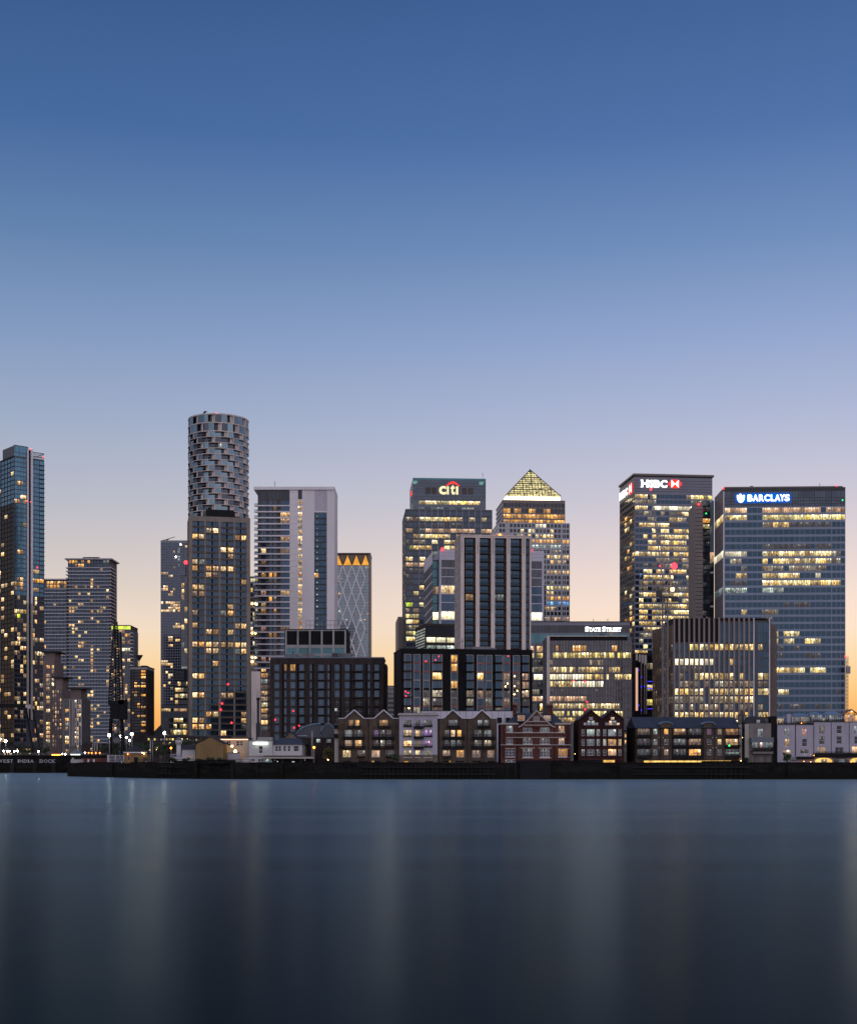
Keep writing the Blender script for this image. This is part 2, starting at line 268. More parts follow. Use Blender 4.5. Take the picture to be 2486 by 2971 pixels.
def wall_mesh(u0, u1, z0, z1, holes, t, top=None):
    """a wall of thickness t with real openings; top = extra outline points above z1 (a gable)"""
    H = [(max(a, u0), min(b, u1), max(c, z0), min(d, z1)) for a, b, c, d in holes if b > u0 and a < u1 and d > z0 and c < z1]
    us = sorted({round(q, 4) for q in [u0, u1]+[h[0] for h in H]+[h[1] for h in H]}); zs = sorted({round(q, 4) for q in [z0, z1]+[h[2] for h in H]+[h[3] for h in H]})
    v, f, ix = [], [], {}
    def V(a, b, c):
        k = (a, b, c)
        if k not in ix: ix[k] = len(v); v.append(k)
        return ix[k]
    for j in range(len(zs)-1):
        zm = (zs[j]+zs[j+1])/2; row = [h for h in H if h[2] < zm < h[3]]; st = None
        for i in range(len(us)):
            solid = False
            if i < len(us)-1:
                um = (us[i]+us[i+1])/2; solid = not any(h[0] < um < h[1] for h in row)
            if solid and st is None: st = us[i]
            if not solid and st is not None:
                a, b, c, d = st, us[i], zs[j], zs[j+1]
                f.append((V(a, 0, c), V(b, 0, c), V(b, 0, d), V(a, 0, d))); st = None
    for a, b, c, d in [tuple(round(q, 4) for q in h) for h in H]:
        for p, q in (((a, c), (a, d)), ((a, d), (b, d)), ((b, d), (b, c)), ((b, c), (a, c))):
            f.append((V(p[0], 0, p[1]), V(p[0], t, p[1]), V(q[0], t, q[1]), V(q[0], 0, q[1])))
    out = [(u0, z0), (u1, z0), (u1, z1)]+(top or [])+[(u0, z1)]
    n = len(out)
    for i in range(n):
        p, q = out[i], out[(i+1) % n]
        f.append((V(p[0], 0, p[1]), V(p[0], t, p[1]), V(q[0], t, q[1]), V(q[0], 0, q[1])))
    if top: f.append(tuple(V(p[0], 0, p[1]) for p in [(u0, z1), (u1, z1)]+top))
    if top: f.append(tuple(V(p[0], t, p[1]) for p in ([(u0, z1), (u1, z1)]+top)[::-1]))
    return make('wall', v, f)
def link(name, me, parent=None, loc=(0,0,0), rz=0, mats=None, kind=None, rot=None):
    o = bpy.data.objects.new(name, me); COL.objects.link(o); o.location = loc
    o.rotation_euler = rot if rot else (0, 0, rz)
    if parent: o.parent = parent
    if mats:
        if isinstance(mats, str): mats = (mats,)
        for i, k in enumerate(mats):
            s = o.material_slots[i]; s.link = 'OBJECT'; s.material = M[k]
    if kind: o['kind'] = kind
    return o
def tag(o, label, cat, group=None):
    o['label'] = label; o['category'] = cat
    if group: o['group'] = group
    return o
def thing(name, label, cat, loc=(0,0,0), rz=0, group=None):
    o = bpy.data.objects.new(name, None); COL.objects.link(o); o.location = loc; o.rotation_euler = (0, 0, rz); o.empty_display_size = .5
    return tag(o, label, cat, group)
def bx(name, parent, b, m): return link(name, box_mesh(b[1]-b[0], b[3]-b[2], b[5]-b[4]), parent, (b[0], b[2], b[4]), 0, m)

class Face:
    """a wall plane of a thing: u along it, d into it, z up"""
    def __init__(s, root, ox, oy, ang, width): s.root, s.ox, s.oy, s.a, s.w = root, ox, oy, ang, width; s.c, s.s = math.cos(ang), math.sin(ang)
    def loc(s, u, d, z): return (s.ox+u*s.c-d*s.s, s.oy+u*s.s+d*s.c, z)
    def put(s, name, me, u, d, z, mats, parent=None, kind=None, rot=None): return link(name, me, parent or s.root, s.loc(u, d, z), s.a, mats, kind, rot)
    def box(s, name, u0, u1, d0, d1, z0, z1, m): return s.put(name, box_mesh(u1-u0, d1-d0, z1-z0), u0, d0, z0, m)
    def facade(s, cols, rows, wall, pick, nx=1, ny=1, bar=.08, inset=.2, t=.5, u0=0, u1=None, z0=None, z1=None, barm='frame_dark', limit=300, name='window', top=None, wname='wall'):
        u1 = s.w if u1 is None else u1
        cells = [(i, j, a, b, c, d, pick(i, j)) for j, (c, d) in enumerate(rows) for i, (a, b) in enumerate(cols)]
        cells = [q for q in cells if q[6]]
        if wall: s.put(wname, wall_mesh(u0, u1, z0, z1, [q[2:6] for q in cells], t, top), 0, 0, 0, wall)
        cells.sort(key=lambda q: q[6].startswith('glass'))
        for i, j, a, b, c, d, k in cells[:limit]:
            n = max(1, round((b-a)/nx)) if nx < 1 else nx
            s.put(name, window_mesh(b-a, d-c, n, ny, bar), a, inset, c, (k, barm))
        rest = cells[limit:]
        if rest:
            ks = sorted({q[6] for q in rest}); v, f, mi = [], [], []
            for i, j, a, b, c, d, k in rest:
                n = len(v); v += [(a, inset, c), (b, inset, c), (b, inset, d), (a, inset, d)]; f.append((n, n+1, n+2, n+3)); mi.append(ks.index(k))
                if bar:
                    for e in range(1, nx):
                        m_ = a+(b-a)*e/nx; n = len(v); v += bxv(m_-bar/2, m_+bar/2, inset-.07, inset-.004, c, d); f += [tuple(i_+n for i_ in q) for q in BF]; mi += [len(ks)]*6
            s.put(name, make('windows', v, f, mi, len(ks)+1), 0, 0, 0, tuple(ks)+(barm,), kind='stuff')

class Bld:
    """a building placed from the photograph: zoom = (x0, y0, scale) of the crop its numbers were read in"""
    def __init__(s, name, label, xl, xr, ytop, Y, D, xb=None, zoom=(0,0,1), cat='building', group=None):
        s.zm = zoom; s.Y = Y; s.D = D; gx = lambda v: zoom[0]+v/zoom[2]
        s.xl, s.xr = gx(xl), gx(xr); fx = X(s.xl, Y); bxx, byy = 0.0, 1.0
        if xb is not None:
            lo, hi = -.8, .8; tgt = (gx(xb)-CX)/F
            for _ in range(60):
                mid = (lo+hi)/2; by = math.sqrt(1-mid*mid)
                if (fx+D*mid)/(Y+D*by) < tgt: lo = mid
                else: hi = mid
            bxx = mid; byy = by
        k = (s.xr-CX)/F; s.W = (k*Y-fx)/(byy+bxx*k); s.ang = math.atan2(-bxx, byy)
        s.root = thing(name, label, cat, (fx, Y, GZ), s.ang, group); s.top = s.z(ytop)
        s.F = Face(s.root, 0, 0, 0, s.W); s.L = Face(s.root, 0, D, -R(90), D); s.Rf = Face(s.root, s.W, 0, R(90), D)
    def u(s, v):
        px = s.zm[0]+v/s.zm[2]; k = (px-CX)/F; p = s.root.location; c, n = math.cos(s.ang), math.sin(s.ang)
        return (k*p.y-p.x)/(c-k*n)
    def ud(s, px, d):                                           # the same for a plane d metres behind the front
        k = (px-CX)/F; p = s.root.location; c, n = math.cos(s.ang), math.sin(s.ang)
        return (k*(p.y+d*c)-p.x+d*n)/(c-k*n)
    def z(s, v): return Z(s.zm[1]+v/s.zm[2], s.Y)-GZ
    def cols(s, c): return [(s.u(a), s.u(b)) for a, b in c]
    def rows(s, r): return [(s.z(b), s.z(a)) for a, b in r]
    def core(s, m, front=.5, left=0, right=0, top=None, z0=0, name='structure_core'):
        return bx(name, s.root, (left, s.W-right, front, s.D, z0, (s.top if top is None else top)-.02), m)
    def fbox(s, name, xa, xb, ya, yb, d0, d1, m): return s.F.box(name, s.u(xa), s.u(xb), d0, d1, s.z(yb), s.z(ya), m)
    def plain_left(s, m, z1=None, t=.5): s.L.put('side_wall', wall_mesh(0, s.D-.001, 0, z1 or s.top, [], t), 0, 0, 0, m)
def span(spec, default, cs, rnd=None):
    """pick(i, j): which glass a bay gets. spec[row] = [(xa, xb, key, chance)], cs = bay centres in the crop's pixels"""
    def pick(i, j):
        x = cs[i]
        for q in spec.get(j, ()):
            if q[0] <= x <= q[1]:
                if len(q) < 4 or random.random() < q[3]: return q[2]
                return default
        if rnd and random.random() < rnd[0]: return random.choice(rnd[1])
        return default
    return pick
def mids(cs): return [(a+b)/2 for a, b in cs]
def bays(a, b, n, gap=0.0):
    w_ = (b-a)/n; return [(a+w_*i+gap*w_/2, a+w_*(i+1)-gap*w_/2) for i in range(n)]
def levels(y0, step, n, h): return [(y0+step*i, y0+step*i+h) for i in range(n)]
_lc = {}
def letter_mesh(ch, bold):
    if (ch, bold) in _lc: return _lc[ch, bold]
    c = bpy.data.curves.new('letter', 'FONT'); c.body = ch; c.offset = bold; c.fill_mode = 'BOTH'; c.extrude = .06; c.resolution_u = 4
    o = bpy.data.objects.new('tmp', c); COL.objects.link(o); dg = bpy.context.evaluated_depsgraph_get(); dg.update()
    me = bpy.data.meshes.new_from_object(o.evaluated_get(dg)); bpy.data.objects.remove(o)
    xs = [v.co.x for v in me.vertices]; ys = [v.co.y for v in me.vertices]
    _lc[ch, bold] = ([( (v.co.x-min(xs))/(max(xs)-min(xs)), v.co.z, (v.co.y-min(ys))/(max(ys)-min(ys))) for v in me.vertices], [tuple(p.vertices)[::-1] for p in me.polygons])
    return _lc[ch, bold]
SERIF = {'H': ((0, 0), (1, 0), (0, 1), (1, 1)), 'B': ((0, 0), (0, 1)), 'T': ((.5, 0),), 'A': ((0, 0), (1, 0)), 'R': ((0, 0), (0, 1), (1, 0)), 'E': ((0, 0), (0, 1)),
         'W': ((0, 1), (1, 1)), 'I': ((.5, 0), (.5, 1)), 'N': ((0, 0), (0, 1), (1, 1)), 'D': ((0, 0), (0, 1)), 'K': ((0, 0), (0, 1), (1, 0), (1, 1))}
def letter(face, ch, u0, u1, z0, z1, d, m, parent, bold=.03, serif=False, dep=.3):
    v, f = letter_mesh(ch, bold); wd, h = u1-u0, z1-z0
    vs = [(x*wd, y*dep/.12, z*h) for x, y, z in v]; fs = list(f)
    if serif:
        sw, sh = h*.17, h*.09
        for a, b in SERIF.get(ch, ()):
            cx_ = a*wd+(0 if a == .5 else (h*.06 if a == 0 else -h*.06)); n = len(vs)
            vs += bxv(cx_-sw, cx_+sw, -dep*.5-.01, dep*.5, (0 if b == 0 else h-sh), (sh if b == 0 else h)); fs += [tuple(i+n for i in q) for q in BF]
    return link('letter', make('letter', vs, fs), parent, (u0, d-.05, z0), 0, m)
def lathe(name, prof, parent, loc, m, n=12):
    v, f = [], []
    for r, z in prof:
        for i in range(n): v.append((r*math.cos(2*math.pi*i/n), r*math.sin(2*math.pi*i/n), z))
    for j in range(len(prof)-1):
        for i in range(n): f.append((j*n+i, j*n+(i+1) % n, (j+1)*n+(i+1) % n, (j+1)*n+i))
    f.append(tuple(range(n))[::-1]); f.append(tuple(range((len(prof)-1)*n, len(prof)*n)))
    return link(name, make(name, v, f, smooth=True), parent, loc, 0, m)
def ball(name, parent, loc, r, m):
    k = ('s', round(r, 2))
    if k not in _mc:
        n, q = 10, 6; v = [(0, 0, -r)]; f = []
        for j in range(1, q):
            for i in range(n):
                a = math.pi*j/q; v.append((r*math.sin(a)*math.cos(2*math.pi*i/n), r*math.sin(a)*math.sin(2*math.pi*i/n), -r*math.cos(a)))
        v.append((0, 0, r)); e = len(v)-1
        for i in range(n):
            f.append((0, 1+(i+1) % n, 1+i)); f.append((e, e-n+i, e-n+(i+1) % n))
            for j in range(q-2): f.append((1+j*n+i, 1+j*n+(i+1) % n, 1+(j+1)*n+(i+1) % n, 1+(j+1)*n+i))
        _mc[k] = make('bulb', v, f, smooth=True)
    return link(name, _mc[k], parent, loc, 0, m)
def beacon(b, x, y, r=.55, d=-.3, m='red_lamp'):
    f = b.F; ball('warning_light', b.root, f.loc(b.u(x), d, b.z(y)), r, m)

# ---------------------------------------------------------------- setting: river, land, quay
def river_mat():
    """long-exposed water: two scales of waves running along the shore smear the reflections up and down more than sideways;
    the water is choppier towards the far bank"""
    m, t, o = newmat('river_water'); g = t.nodes.new('ShaderNodeNewGeometry')
    df = t.nodes.new('ShaderNodeBsdfDiffuse'); df.inputs['Color'].default_value = (.003, .007, .010, 1)
    tg = t.nodes.new('ShaderNodeCombineXYZ'); tg.inputs[0].default_value = 1.0
    n = noise(t, mapped(t, g.outputs['Position'], (.004, .06, 1)), 1.0, 4, .6)
    def lobe(rough, an, tint):
        gl = t.nodes.new('ShaderNodeBsdfAnisotropic'); gl.inputs['Color'].default_value = (*tint, 1); gl.inputs['Anisotropy'].default_value = an
        t.links.new(tg.outputs[0], gl.inputs['Tangent'])
        rr = t.nodes.new('ShaderNodeMapRange'); t.links.new(n, rr.inputs[0]); rr.inputs[1].default_value = .3; rr.inputs[2].default_value = .7
        rr.inputs[3].default_value = rough*.9; rr.inputs[4].default_value = rough*1.1; t.links.new(rr.outputs[0], gl.inputs['Roughness']); return gl.outputs[0]
    a, b = lobe(*WATER_FINE), lobe(*WATER_CHOP)
    sp = t.nodes.new('ShaderNodeSeparateXYZ'); t.links.new(g.outputs['Position'], sp.inputs[0])
    ch = t.nodes.new('ShaderNodeMapRange'); t.links.new(val(t, 'ADD', sp.outputs['Y'], val(t, 'MULTIPLY', n, 60)), ch.inputs[0]); ch.inputs[1].default_value = 60; ch.inputs[2].default_value = 390; ch.inputs[3].default_value = .04; ch.inputs[4].default_value = .55
    mg = t.nodes.new('ShaderNodeMixShader'); t.links.new(ch.outputs[0], mg.inputs[0]); t.links.new(a, mg.inputs[1]); t.links.new(b, mg.inputs[2])
    fr = t.nodes.new('ShaderNodeFresnel'); fr.inputs[0].default_value = 1.33
    mx_ = t.nodes.new('ShaderNodeMixShader'); t.links.new(val(t, 'POWER', fr.outputs[0], 2.0), mx_.inputs[0]); t.links.new(df.outputs[0], mx_.inputs[1]); t.links.new(mg.outputs[0], mx_.inputs[2])
    t.links.new(mx_.outputs[0], o.inputs[0])
WATER_FINE = (.225, .1, (.48, .59, .63))          # roughness, anisotropy, tint of the silty water
WATER_CHOP = (.42, .55, (.40, .55, .62))
river_mat()
def sheet(name, pts, z, m):
    o = link(name, make(name, [(x, y, z) for x, y in pts], [tuple(range(len(pts)))]), None, (0,0,0), 0, m, 'structure'); return o
sheet('river', [(-12000, -12000), (12000, -12000), (12000, 12000), (-12000, 12000)], 0, 'river_water')
def bank(px, Yv): return (X(px, Yv), Yv)
BANK = [bank(196, 436), bank(330, 408), bank(450, 389), bank(620, 373), bank(1000, 371), bank(1500, 369.5), bank(2000, 369), bank(2520, 368)]
DOCK = [(-400, 540), (X(196, 540), 540)]
sheet('land', [(-12000, 14000), (-12000, 540)]+DOCK+BANK+[(600, 366), (12000, 366), (12000, 14000)], GZ, 'soil')
# ---------------------------------------------------------------- towers, far to near
def sign(b): 
    o = bpy.data.objects.new('illuminated_sign', None); COL.objects.link(o); o.parent = b.root; return o
def roof(b, m='dark_roof', th=.4, over=0): bx('roof', b.root, (-over, b.W+over, -over, b.D+over, b.top, b.top+th), m)
def clutter(b, n, z, d0=3, d1=None, seed=1):
    rng = random.Random(seed)
    for i in range(n):
        u = rng.uniform(.08, .9)*b.W; d = rng.uniform(d0, d1 or b.D-3); w_, h = rng.uniform(1.5, 5), rng.uniform(.8, 2.4)
        bx('roof_plant', b.root, (u, min(b.W-.3, u+w_), d, d+rng.uniform(1.2, 3), z+.02*i, z+h), rng.choice(['mid_grey', 'dark_metal', 'lead_grey']))
    for i in range(max(1, n//2)):
        u = rng.uniform(.05, .95)*b.W; h = rng.uniform(2.5, 6); link('roof_mast', bars_mesh([((0, 0, 0), (0, 0, h), .07), ((-.5, 0, h*.8), (.5, 0, h*.8), .05)], 'mast'), b.root, (u, rng.uniform(d0, d1 or b.D-3), z), 0, 'dark_metal')
def slabs(b, ys, xa, xb, h, proud, m, name='floor_slab', d1=.1, left=0):
    for y in ys: b.F.box(name, b.u(xa)-left, b.u(xb), -proud, d1, b.z(y+h), b.z(y), m)

# diagrid residential tower with golden crown
Zm = (700, 1380, 3.684)
b = Bld('diagrid_tower', 'pale diagonal-lattice tower with glowing golden triangles round its crown', 900, 1378, 826, 1455, 38, zoom=Zm)
rows = levels(972, 31.2, 33, 22); cs = bays(905, 1362, 24, .12)
b.F.facade(b.cols(cs), b.rows(rows), 'grey_concrete', span({0: [(1320, 1362, 'cool', 1)]}, 'glass_pale', mids(cs), (.035, ['warm', 'cool', 'cool_dim', 'warm_dim'])), z0=0, z1=b.z(958), inset=.1, bar=0)
b.core('umber_cladding', top=b.z(958)); 
bx('crown_wall', b.root, (0, b.W, 2, b.D-2, b.z(958), b.z(832)), 'umber_cladding')
bx('crown_ring', b.root, (-.4, b.W+.4, -.4, b.D+.4, b.z(836), b.z(826)), 'brown_panel')
b.fbox('corner_column', 1363, 1378, 836, 2000, -.5, .3, 'umber_cladding')
hx, hy = 47.3, 137
for i in range(10):
    xa = 1085+hx*(i-4); 
    for j in range(8):
        ya = 965+hy*j; fl = (i+j) % 2
        if xa+hx > 1366: continue
        p, q = ((xa, ya), (xa+hx, ya+hy)) if fl == 0 else ((xa+hx, ya), (xa, ya+hy))
        k = ('dg', fl)
        if k not in _mc:
            du, dz = b.u(xa+hx)-b.u(xa), b.z(ya)-b.z(ya+hy); _mc[k] = bars_mesh([((0, 0, dz if fl == 0 else 0), (du, 0, 0 if fl == 0 else dz), .55)], 'beam')
        b.F.put('diagonal_beam', _mc[k], b.u(xa), -.35, b.z(ya+hy), 'slab_white')
for i, x in enumerate((1036, 1135, 1230, 1327, 938)):
    u0, um, u1, za, zb = b.u(x-37), b.u(x), b.u(x+37), b.z(950), b.z(850)
    b.F.put('crown_triangle', make('tri', [(u0, -.3, za), (u1, -.3, za), (um, -.3, zb), (u0, .3, za), (u1, .3, za), (um, .3, zb)], [(0, 1, 2), (5, 4, 3), (0, 2, 5, 3), (2, 1, 4, 5), (1, 0, 3, 4)]), 0, 0, 0, 'gold_glow')
b.fbox('golden_band', 905, 1362, 946, 957, -.45, -.2, 'gold_glow')
for x in (1085, 1182, 1279, 987):
    for s in (-1, 1): b.F.put('crown_strut', bars_mesh([((b.u(x), 0, b.z(958)), (b.u(x+s*47), 0, b.z(838)), .3)], 'strut'), 0, -.6, 0, 'brown_panel')

# far slim glass tower
Zm = (430, 1600, 3.5)
b = Bld('slim_glass_tower', 'slim blue-violet glass tower beside the orange gap, mostly unlit with clustered warm windows', 126, 520, -108, 1500, 30, zoom=Zm)
cs = bays(128, 520, 16, .12); rows = levels(-88, 27.2, 78, 23)
sp = {}
for y, xs in {232: [(128, 232)], 260: [(200, 250)], 370: [(128, 195)], 395: [(128, 195)], 425: [(200, 250)], 450: [(200, 250)], 522: [(128, 320)], 548: [(150, 320)], 575: [(200, 320)], 600: [(128, 320)], 632: [(165, 195)], 660: [(255, 285)], 745: [(285, 320)], 772: [(255, 320)],
              885: [(200, 245)], 910: [(200, 320)], 965: [(200, 245)], 1130: [(128, 195)], 1158: [(128, 245)], 1185: [(200, 245)], 1245: [(200, 245)], 1270: [(200, 230)], 1340: [(200, 225)], 1368: [(128, 190)], 1505: [(200, 245)], 70: [(295, 320)], 98: [(295, 320)], 125: [(295, 320)], 152: [(295, 320)], 16: [(295, 320)], -30: [(295, 320)]}.items():
    sp.setdefault(min(range(78), key=lambda i: abs(rows[i][0]+11-y)), []).extend([(a, c, 'warm' if y > 160 else 'cool_dim', .8) for a, c in xs])
b.F.facade(b.cols(cs), b.rows(rows), 'violet_spandrel', span(sp, 'glass_slate', mids(cs), (.012, ['warm', 'warm_dim'])), z0=0, z1=b.top, inset=.12, bar=0)
b.core('violet_spandrel'); roof(b)
b.F.put('maintenance_crane', bars_mesh([((4, 4, b.top), (9, 4, b.top+3), .3), ((1, 4, b.top+.8), (15, 4, b.top+5), .25)], 'crane'), 0, 0, 0, 'dark_metal')
for q in ((282, 55), (330, -70)): ball('floodlight', b.root, b.F.loc(b.u(q[0]-0), -.4, b.z(q[1])), .6, 'white_lamp')

# two stepped towers striped with pale balconies
Zm = (0, 1250, 3.818)
def striped(name, label, xl, xr, yt, pent, y0, n, spec, over, xb=None):
    b = Bld(name, label, xl, xr, yt, 1210, 28, xb, zoom=Zm); st = 38.75
    rows = levels(y0, st, n, 26); cs = bays(xl+6, xr-6, max(4, round((xr-xl)/37)), .22)
    pr = levels(pent[0], (pent[1]-pent[0])/2, 2, (pent[1]-pent[0])/2-6)
    b.F.facade(b.cols(cs), b.rows(pr+rows), 'brown_panel', span(spec, 'glass_navy', mids(cs), (.05, ['warm', 'warm_dim', 'office'])), z0=0, z1=b.top, inset=.25, bar=.1, nx=2)
    b.core('brown_panel'); bx('roof', b.root, (-2.4*over, b.W+2.4*over, -2.0, b.D, b.top, b.top+1.1), 'slab_grey')
    for y in [y0-9]+[r[1]+3 for r in rows]:
        bx('balcony_slab', b.root, (-1.6*over, b.W+1.8*over, -1.5, b.D*.6, b.z(y+9), b.z(y)), 'slab_grey')
        if over: bx('balcony_rail', b.root, (b.W+.3, b.W+1.7, -1.4, -1.34, b.z(y), b.z(y)+1.0), 'frame_grey')
    return b
sp2 = {0: [(740, 985, 'amber', .75), (1080, 1220, 'cool_dim', .4)], 1: [(830, 985, 'amber', .7)]}
for r_, xs in {4: [1025], 5: [1025], 6: [1025], 7: [1200], 8: [890], 9: [1200], 10: [1025], 11: [895], 12: [760, 818, 855, 1140], 13: [760, 818, 1025], 15: [1025], 16: [895], 17: [820, 760], 18: [820, 855], 22: [895], 23: [895, 1025], 24: [1025], 25: [1025], 26: [1025], 27: [895, 1025], 28: [1025], 29: [1025], 30: [1025, 1195], 34: [1195, 895], 36: [1025, 895], 37: [1025], 40: [1025, 1090], 44: [1025], 45: [1025], 46: [1025], 49: [1025], 50: [1090, 1025], 51: [1025]}.items():
    sp2[r_+1] = [(x-24, x+24, 'warm') for x in xs]
b2 = striped('balcony_striped_tower', 'tall dark tower striped with pale balcony edges, lit penthouse under a flat overhanging roof', 752, 1215, 1428, (1436, 1512), 1524, 55, sp2, 1)
for x in (1020, 1040, 960): b2.F.box('roof_plant', b2.u(x)-5, b2.u(x)+3, 6, 12, b2.top+1.1, b2.top+3.2, 'dark_metal')
striped('balcony_striped_tower', 'lower twin striped tower with a row of lit penthouse windows, tucked beside the taller one', 470, 745, 1655, (1668, 1748), 1760, 49, {0: [(500, 745, 'amber', .7)], 1: [(500, 745, 'amber', .6)]}, 0)

# glass tower cut by the left edge
b = Bld('corner_glass_tower', 'blue glass residential tower at the picture edge with white vertical fins and red roof lamps', 155, 490, 152, 920, 32, -60, zoom=Zm)
rows = levels(292, 51, 62, 42)
sec = [bays(158, 292, 4, .1), bays(360, 437, 3, .12), bays(441, 484, 1, .05)]
spec = {5: [(205, 262, 'warm')], 8: [(150, 292, 'warm', .75)], 9: [(150, 292, 'warm', .8)], 14: [(260, 300, 'warm')], 20: [(205, 250, 'warm')], 24: [(357, 440, 'warm', .6)], 26: [(357, 484, 'amber', .8)], 27: [(150, 260, 'warm', .9)], 28: [(340, 400, 'warm')],
        33: [(150, 292, 'office', .8)], 34: [(150, 292, 'lime', .3)]}
def pk(cs):
    base = span(spec, 'glass_blue', mids(cs))
    def f(i, j):
        k = base(i, j)
        if k == 'glass_blue':
            if j > 22 and random.random() < min(.36, (j-22)*.022): return random.choice(['warm', 'warm', 'warm_dim', 'office_dim'])
            if j > 29: return 'glass_dark'
            if j > 9 and i == 2: return 'glass_teal'
        return k
    return f
allc = [c for s_ in sec for c in s_]
b.F.facade(b.cols(allc), b.rows(rows), 'charcoal_panel', pk(allc), z0=0, z1=b.z(272), inset=.12, bar=.08, nx=2)
lc = [(b.D*(i+.06)/6, b.D*(i+.94)/6) for i in range(6)]
b.L.facade(lc, b.rows(rows), 'core_dark', lambda i, j: ('warm' if random.random() < (.05 if j < 22 else .17) else ('glass_blue' if j < 10 else 'dark_pane')), z0=0, z1=b.z(272), u1=b.D-.001, inset=.12, bar=.08, nx=2)
b.core('core_dark', left=.5, top=b.z(272)); b.L.box('dark_slot', 2, 8, -.3, .02, 0, b.z(190), 'black_metal'); b.L.box('white_fin', 8, 9.2, -.8, .02, 0, b.z(180), 'slab_white')
b.F.facade(b.cols(bays(157, 310, 7, .08)), b.rows([(160, 232), (238, 284)]), 'charcoal_panel', lambda i, j: 'glass_blue', u1=b.u(312), z0=b.z(272), z1=b.z(152), inset=.1, bar=0, name='crown_glass', wname='crown_wall')
bx('crown_core', b.root, (.3, b.u(312), .5, b.D*.6, b.z(272), b.z(158)), 'charcoal_panel')
b.F.put('crown_frame', bars_mesh([((b.u(x), 0, b.z(272)), (b.u(x), 0, b.z(200)), .12) for x in range(362, 492, 12)]+[((b.u(358), 0, b.z(y)), (b.u(490), 0, b.z(y)), .15) for y in (202, 250)]+[((b.u(488), 0, b.z(204)), (b.u(488), 14, b.z(204)), .15)]), 0, .2, 0, 'dark_metal')
for xa, xb_ in ((296, 312), (337, 357)): b.fbox('white_fin', xa, xb_, 176, 1900, -1.1, .3, 'slab_white'); 
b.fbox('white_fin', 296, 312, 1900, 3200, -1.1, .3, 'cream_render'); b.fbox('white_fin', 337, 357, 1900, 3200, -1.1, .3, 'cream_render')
b.fbox('dark_slot', 312, 337, 186, 3200, -.2, .3, 'black_metal')
for r_ in rows:
    b.F.box('balcony', b.u(440), b.u(487), -1.5, .1, b.z(r_[1]+9), b.z(r_[1]+2), 'lead_grey')
b.F.put('roof_aerial', bars_mesh([((b.u(285), 6, b.z(165)), (b.u(278), 6, b.z(140)), .18), ((b.u(265), 6, b.z(150)), (b.u(305), 6, b.z(148)), .12)]), 0, 0, 0, 'dark_metal')
for q in ((343, 178), (478, 240), (296, 760), (340, 764), (410, 1490)): beacon(b, *q, r=.6 if q[0] == 343 else .42)

# green-topped glass block and its brick neighbour
Zm = (290, 1780, 5.832)
b = Bld('green_topped_block', 'glass apartment block with a lime-green lit roof band behind the lattice dock crane', 185, 512, 198, 800, 22, zoom=Zm)
cs = bays(190, 512, 7, .14); rows = levels(282, 61, 30, 50)
b.F.facade(b.cols(cs), b.rows(rows), 'mid_grey', span({1: [(420, 512, 'amber')], 5: [(385, 500, 'bright')], 3: [(420, 512, 'warm_dim')]}, 'glass_slate', mids(cs), (.24, ['warm', 'warm', 'warm_dim', 'peach'])), z0=0, z1=b.z(270), inset=.15, nx=3)
b.core('mid_grey', top=b.z(270)); bx('roof', b.root, (0, b.W, 0, b.D, b.z(206), b.z(197)), 'dark_roof'); bx('roof_core', b.root, (.3, b.W-.3, 1.5, b.D, b.z(270), b.z(206)), 'brown_panel')
b.fbox('lit_roof_band', 190, 508, 212, 266, .9, 1.3, 'lime_strip')
for r_ in rows[:14]: bx('balcony', b.root, (b.W, b.W+1.3, -.2, 5, b.z(r_[1]+6), b.z(r_[1]-8)), 'slab_white')
b = Bld('brick_tower_block', 'dark brick tower block edging the orange sky gap, pale top storey and roof dish', 512, 797, 896, 760, 20, zoom=Zm)
cs = [(540, 568), (582, 626), (632, 676), (695, 772)]; rows = levels(965, 50.5, 21, 34)
b.F.facade(b.cols(cs), b.rows(rows), 'brick_umber', span({0: [(690, 780, 'amber')], 2: [(690, 780, 'amber')], 5: [(580, 630, 'amber'), (690, 780, 'amber')], 7: [(540, 630, 'amber')], 8: [(690, 780, 'amber')], 11: [(632, 676, 'amber')], 12: [(632, 780, 'amber')], 15: [(632, 780, 'amber')], 18: [(690, 780, 'amber')], 20: [(690, 780, 'amber')]}, 'glass_dark', mids(cs), (.12, ['warm', 'amber'])), z0=0, z1=b.z(948), inset=.3, nx=2)
b.core('brick_umber', top=b.z(948)); bx('top_storey', b.root, (0, b.W, 0, b.D, b.z(948), b.z(908)), 'grey_concrete'); bx('roof', b.root, (-.3, b.W+.3, -.3, b.D, b.z(908), b.z(896)), 'dark_roof')
lathe('roof_dish', [(.2, 0), (.2, 3.5), (2.0, 6.5), (2.2, 7)], b.root, (b.u(624), 6, b.z(905)), 'dark_metal'); bx('roof_plant', b.root, (b.u(655), b.u(755), 5, 12, b.z(896), b.z(872)), 'dark_roof')

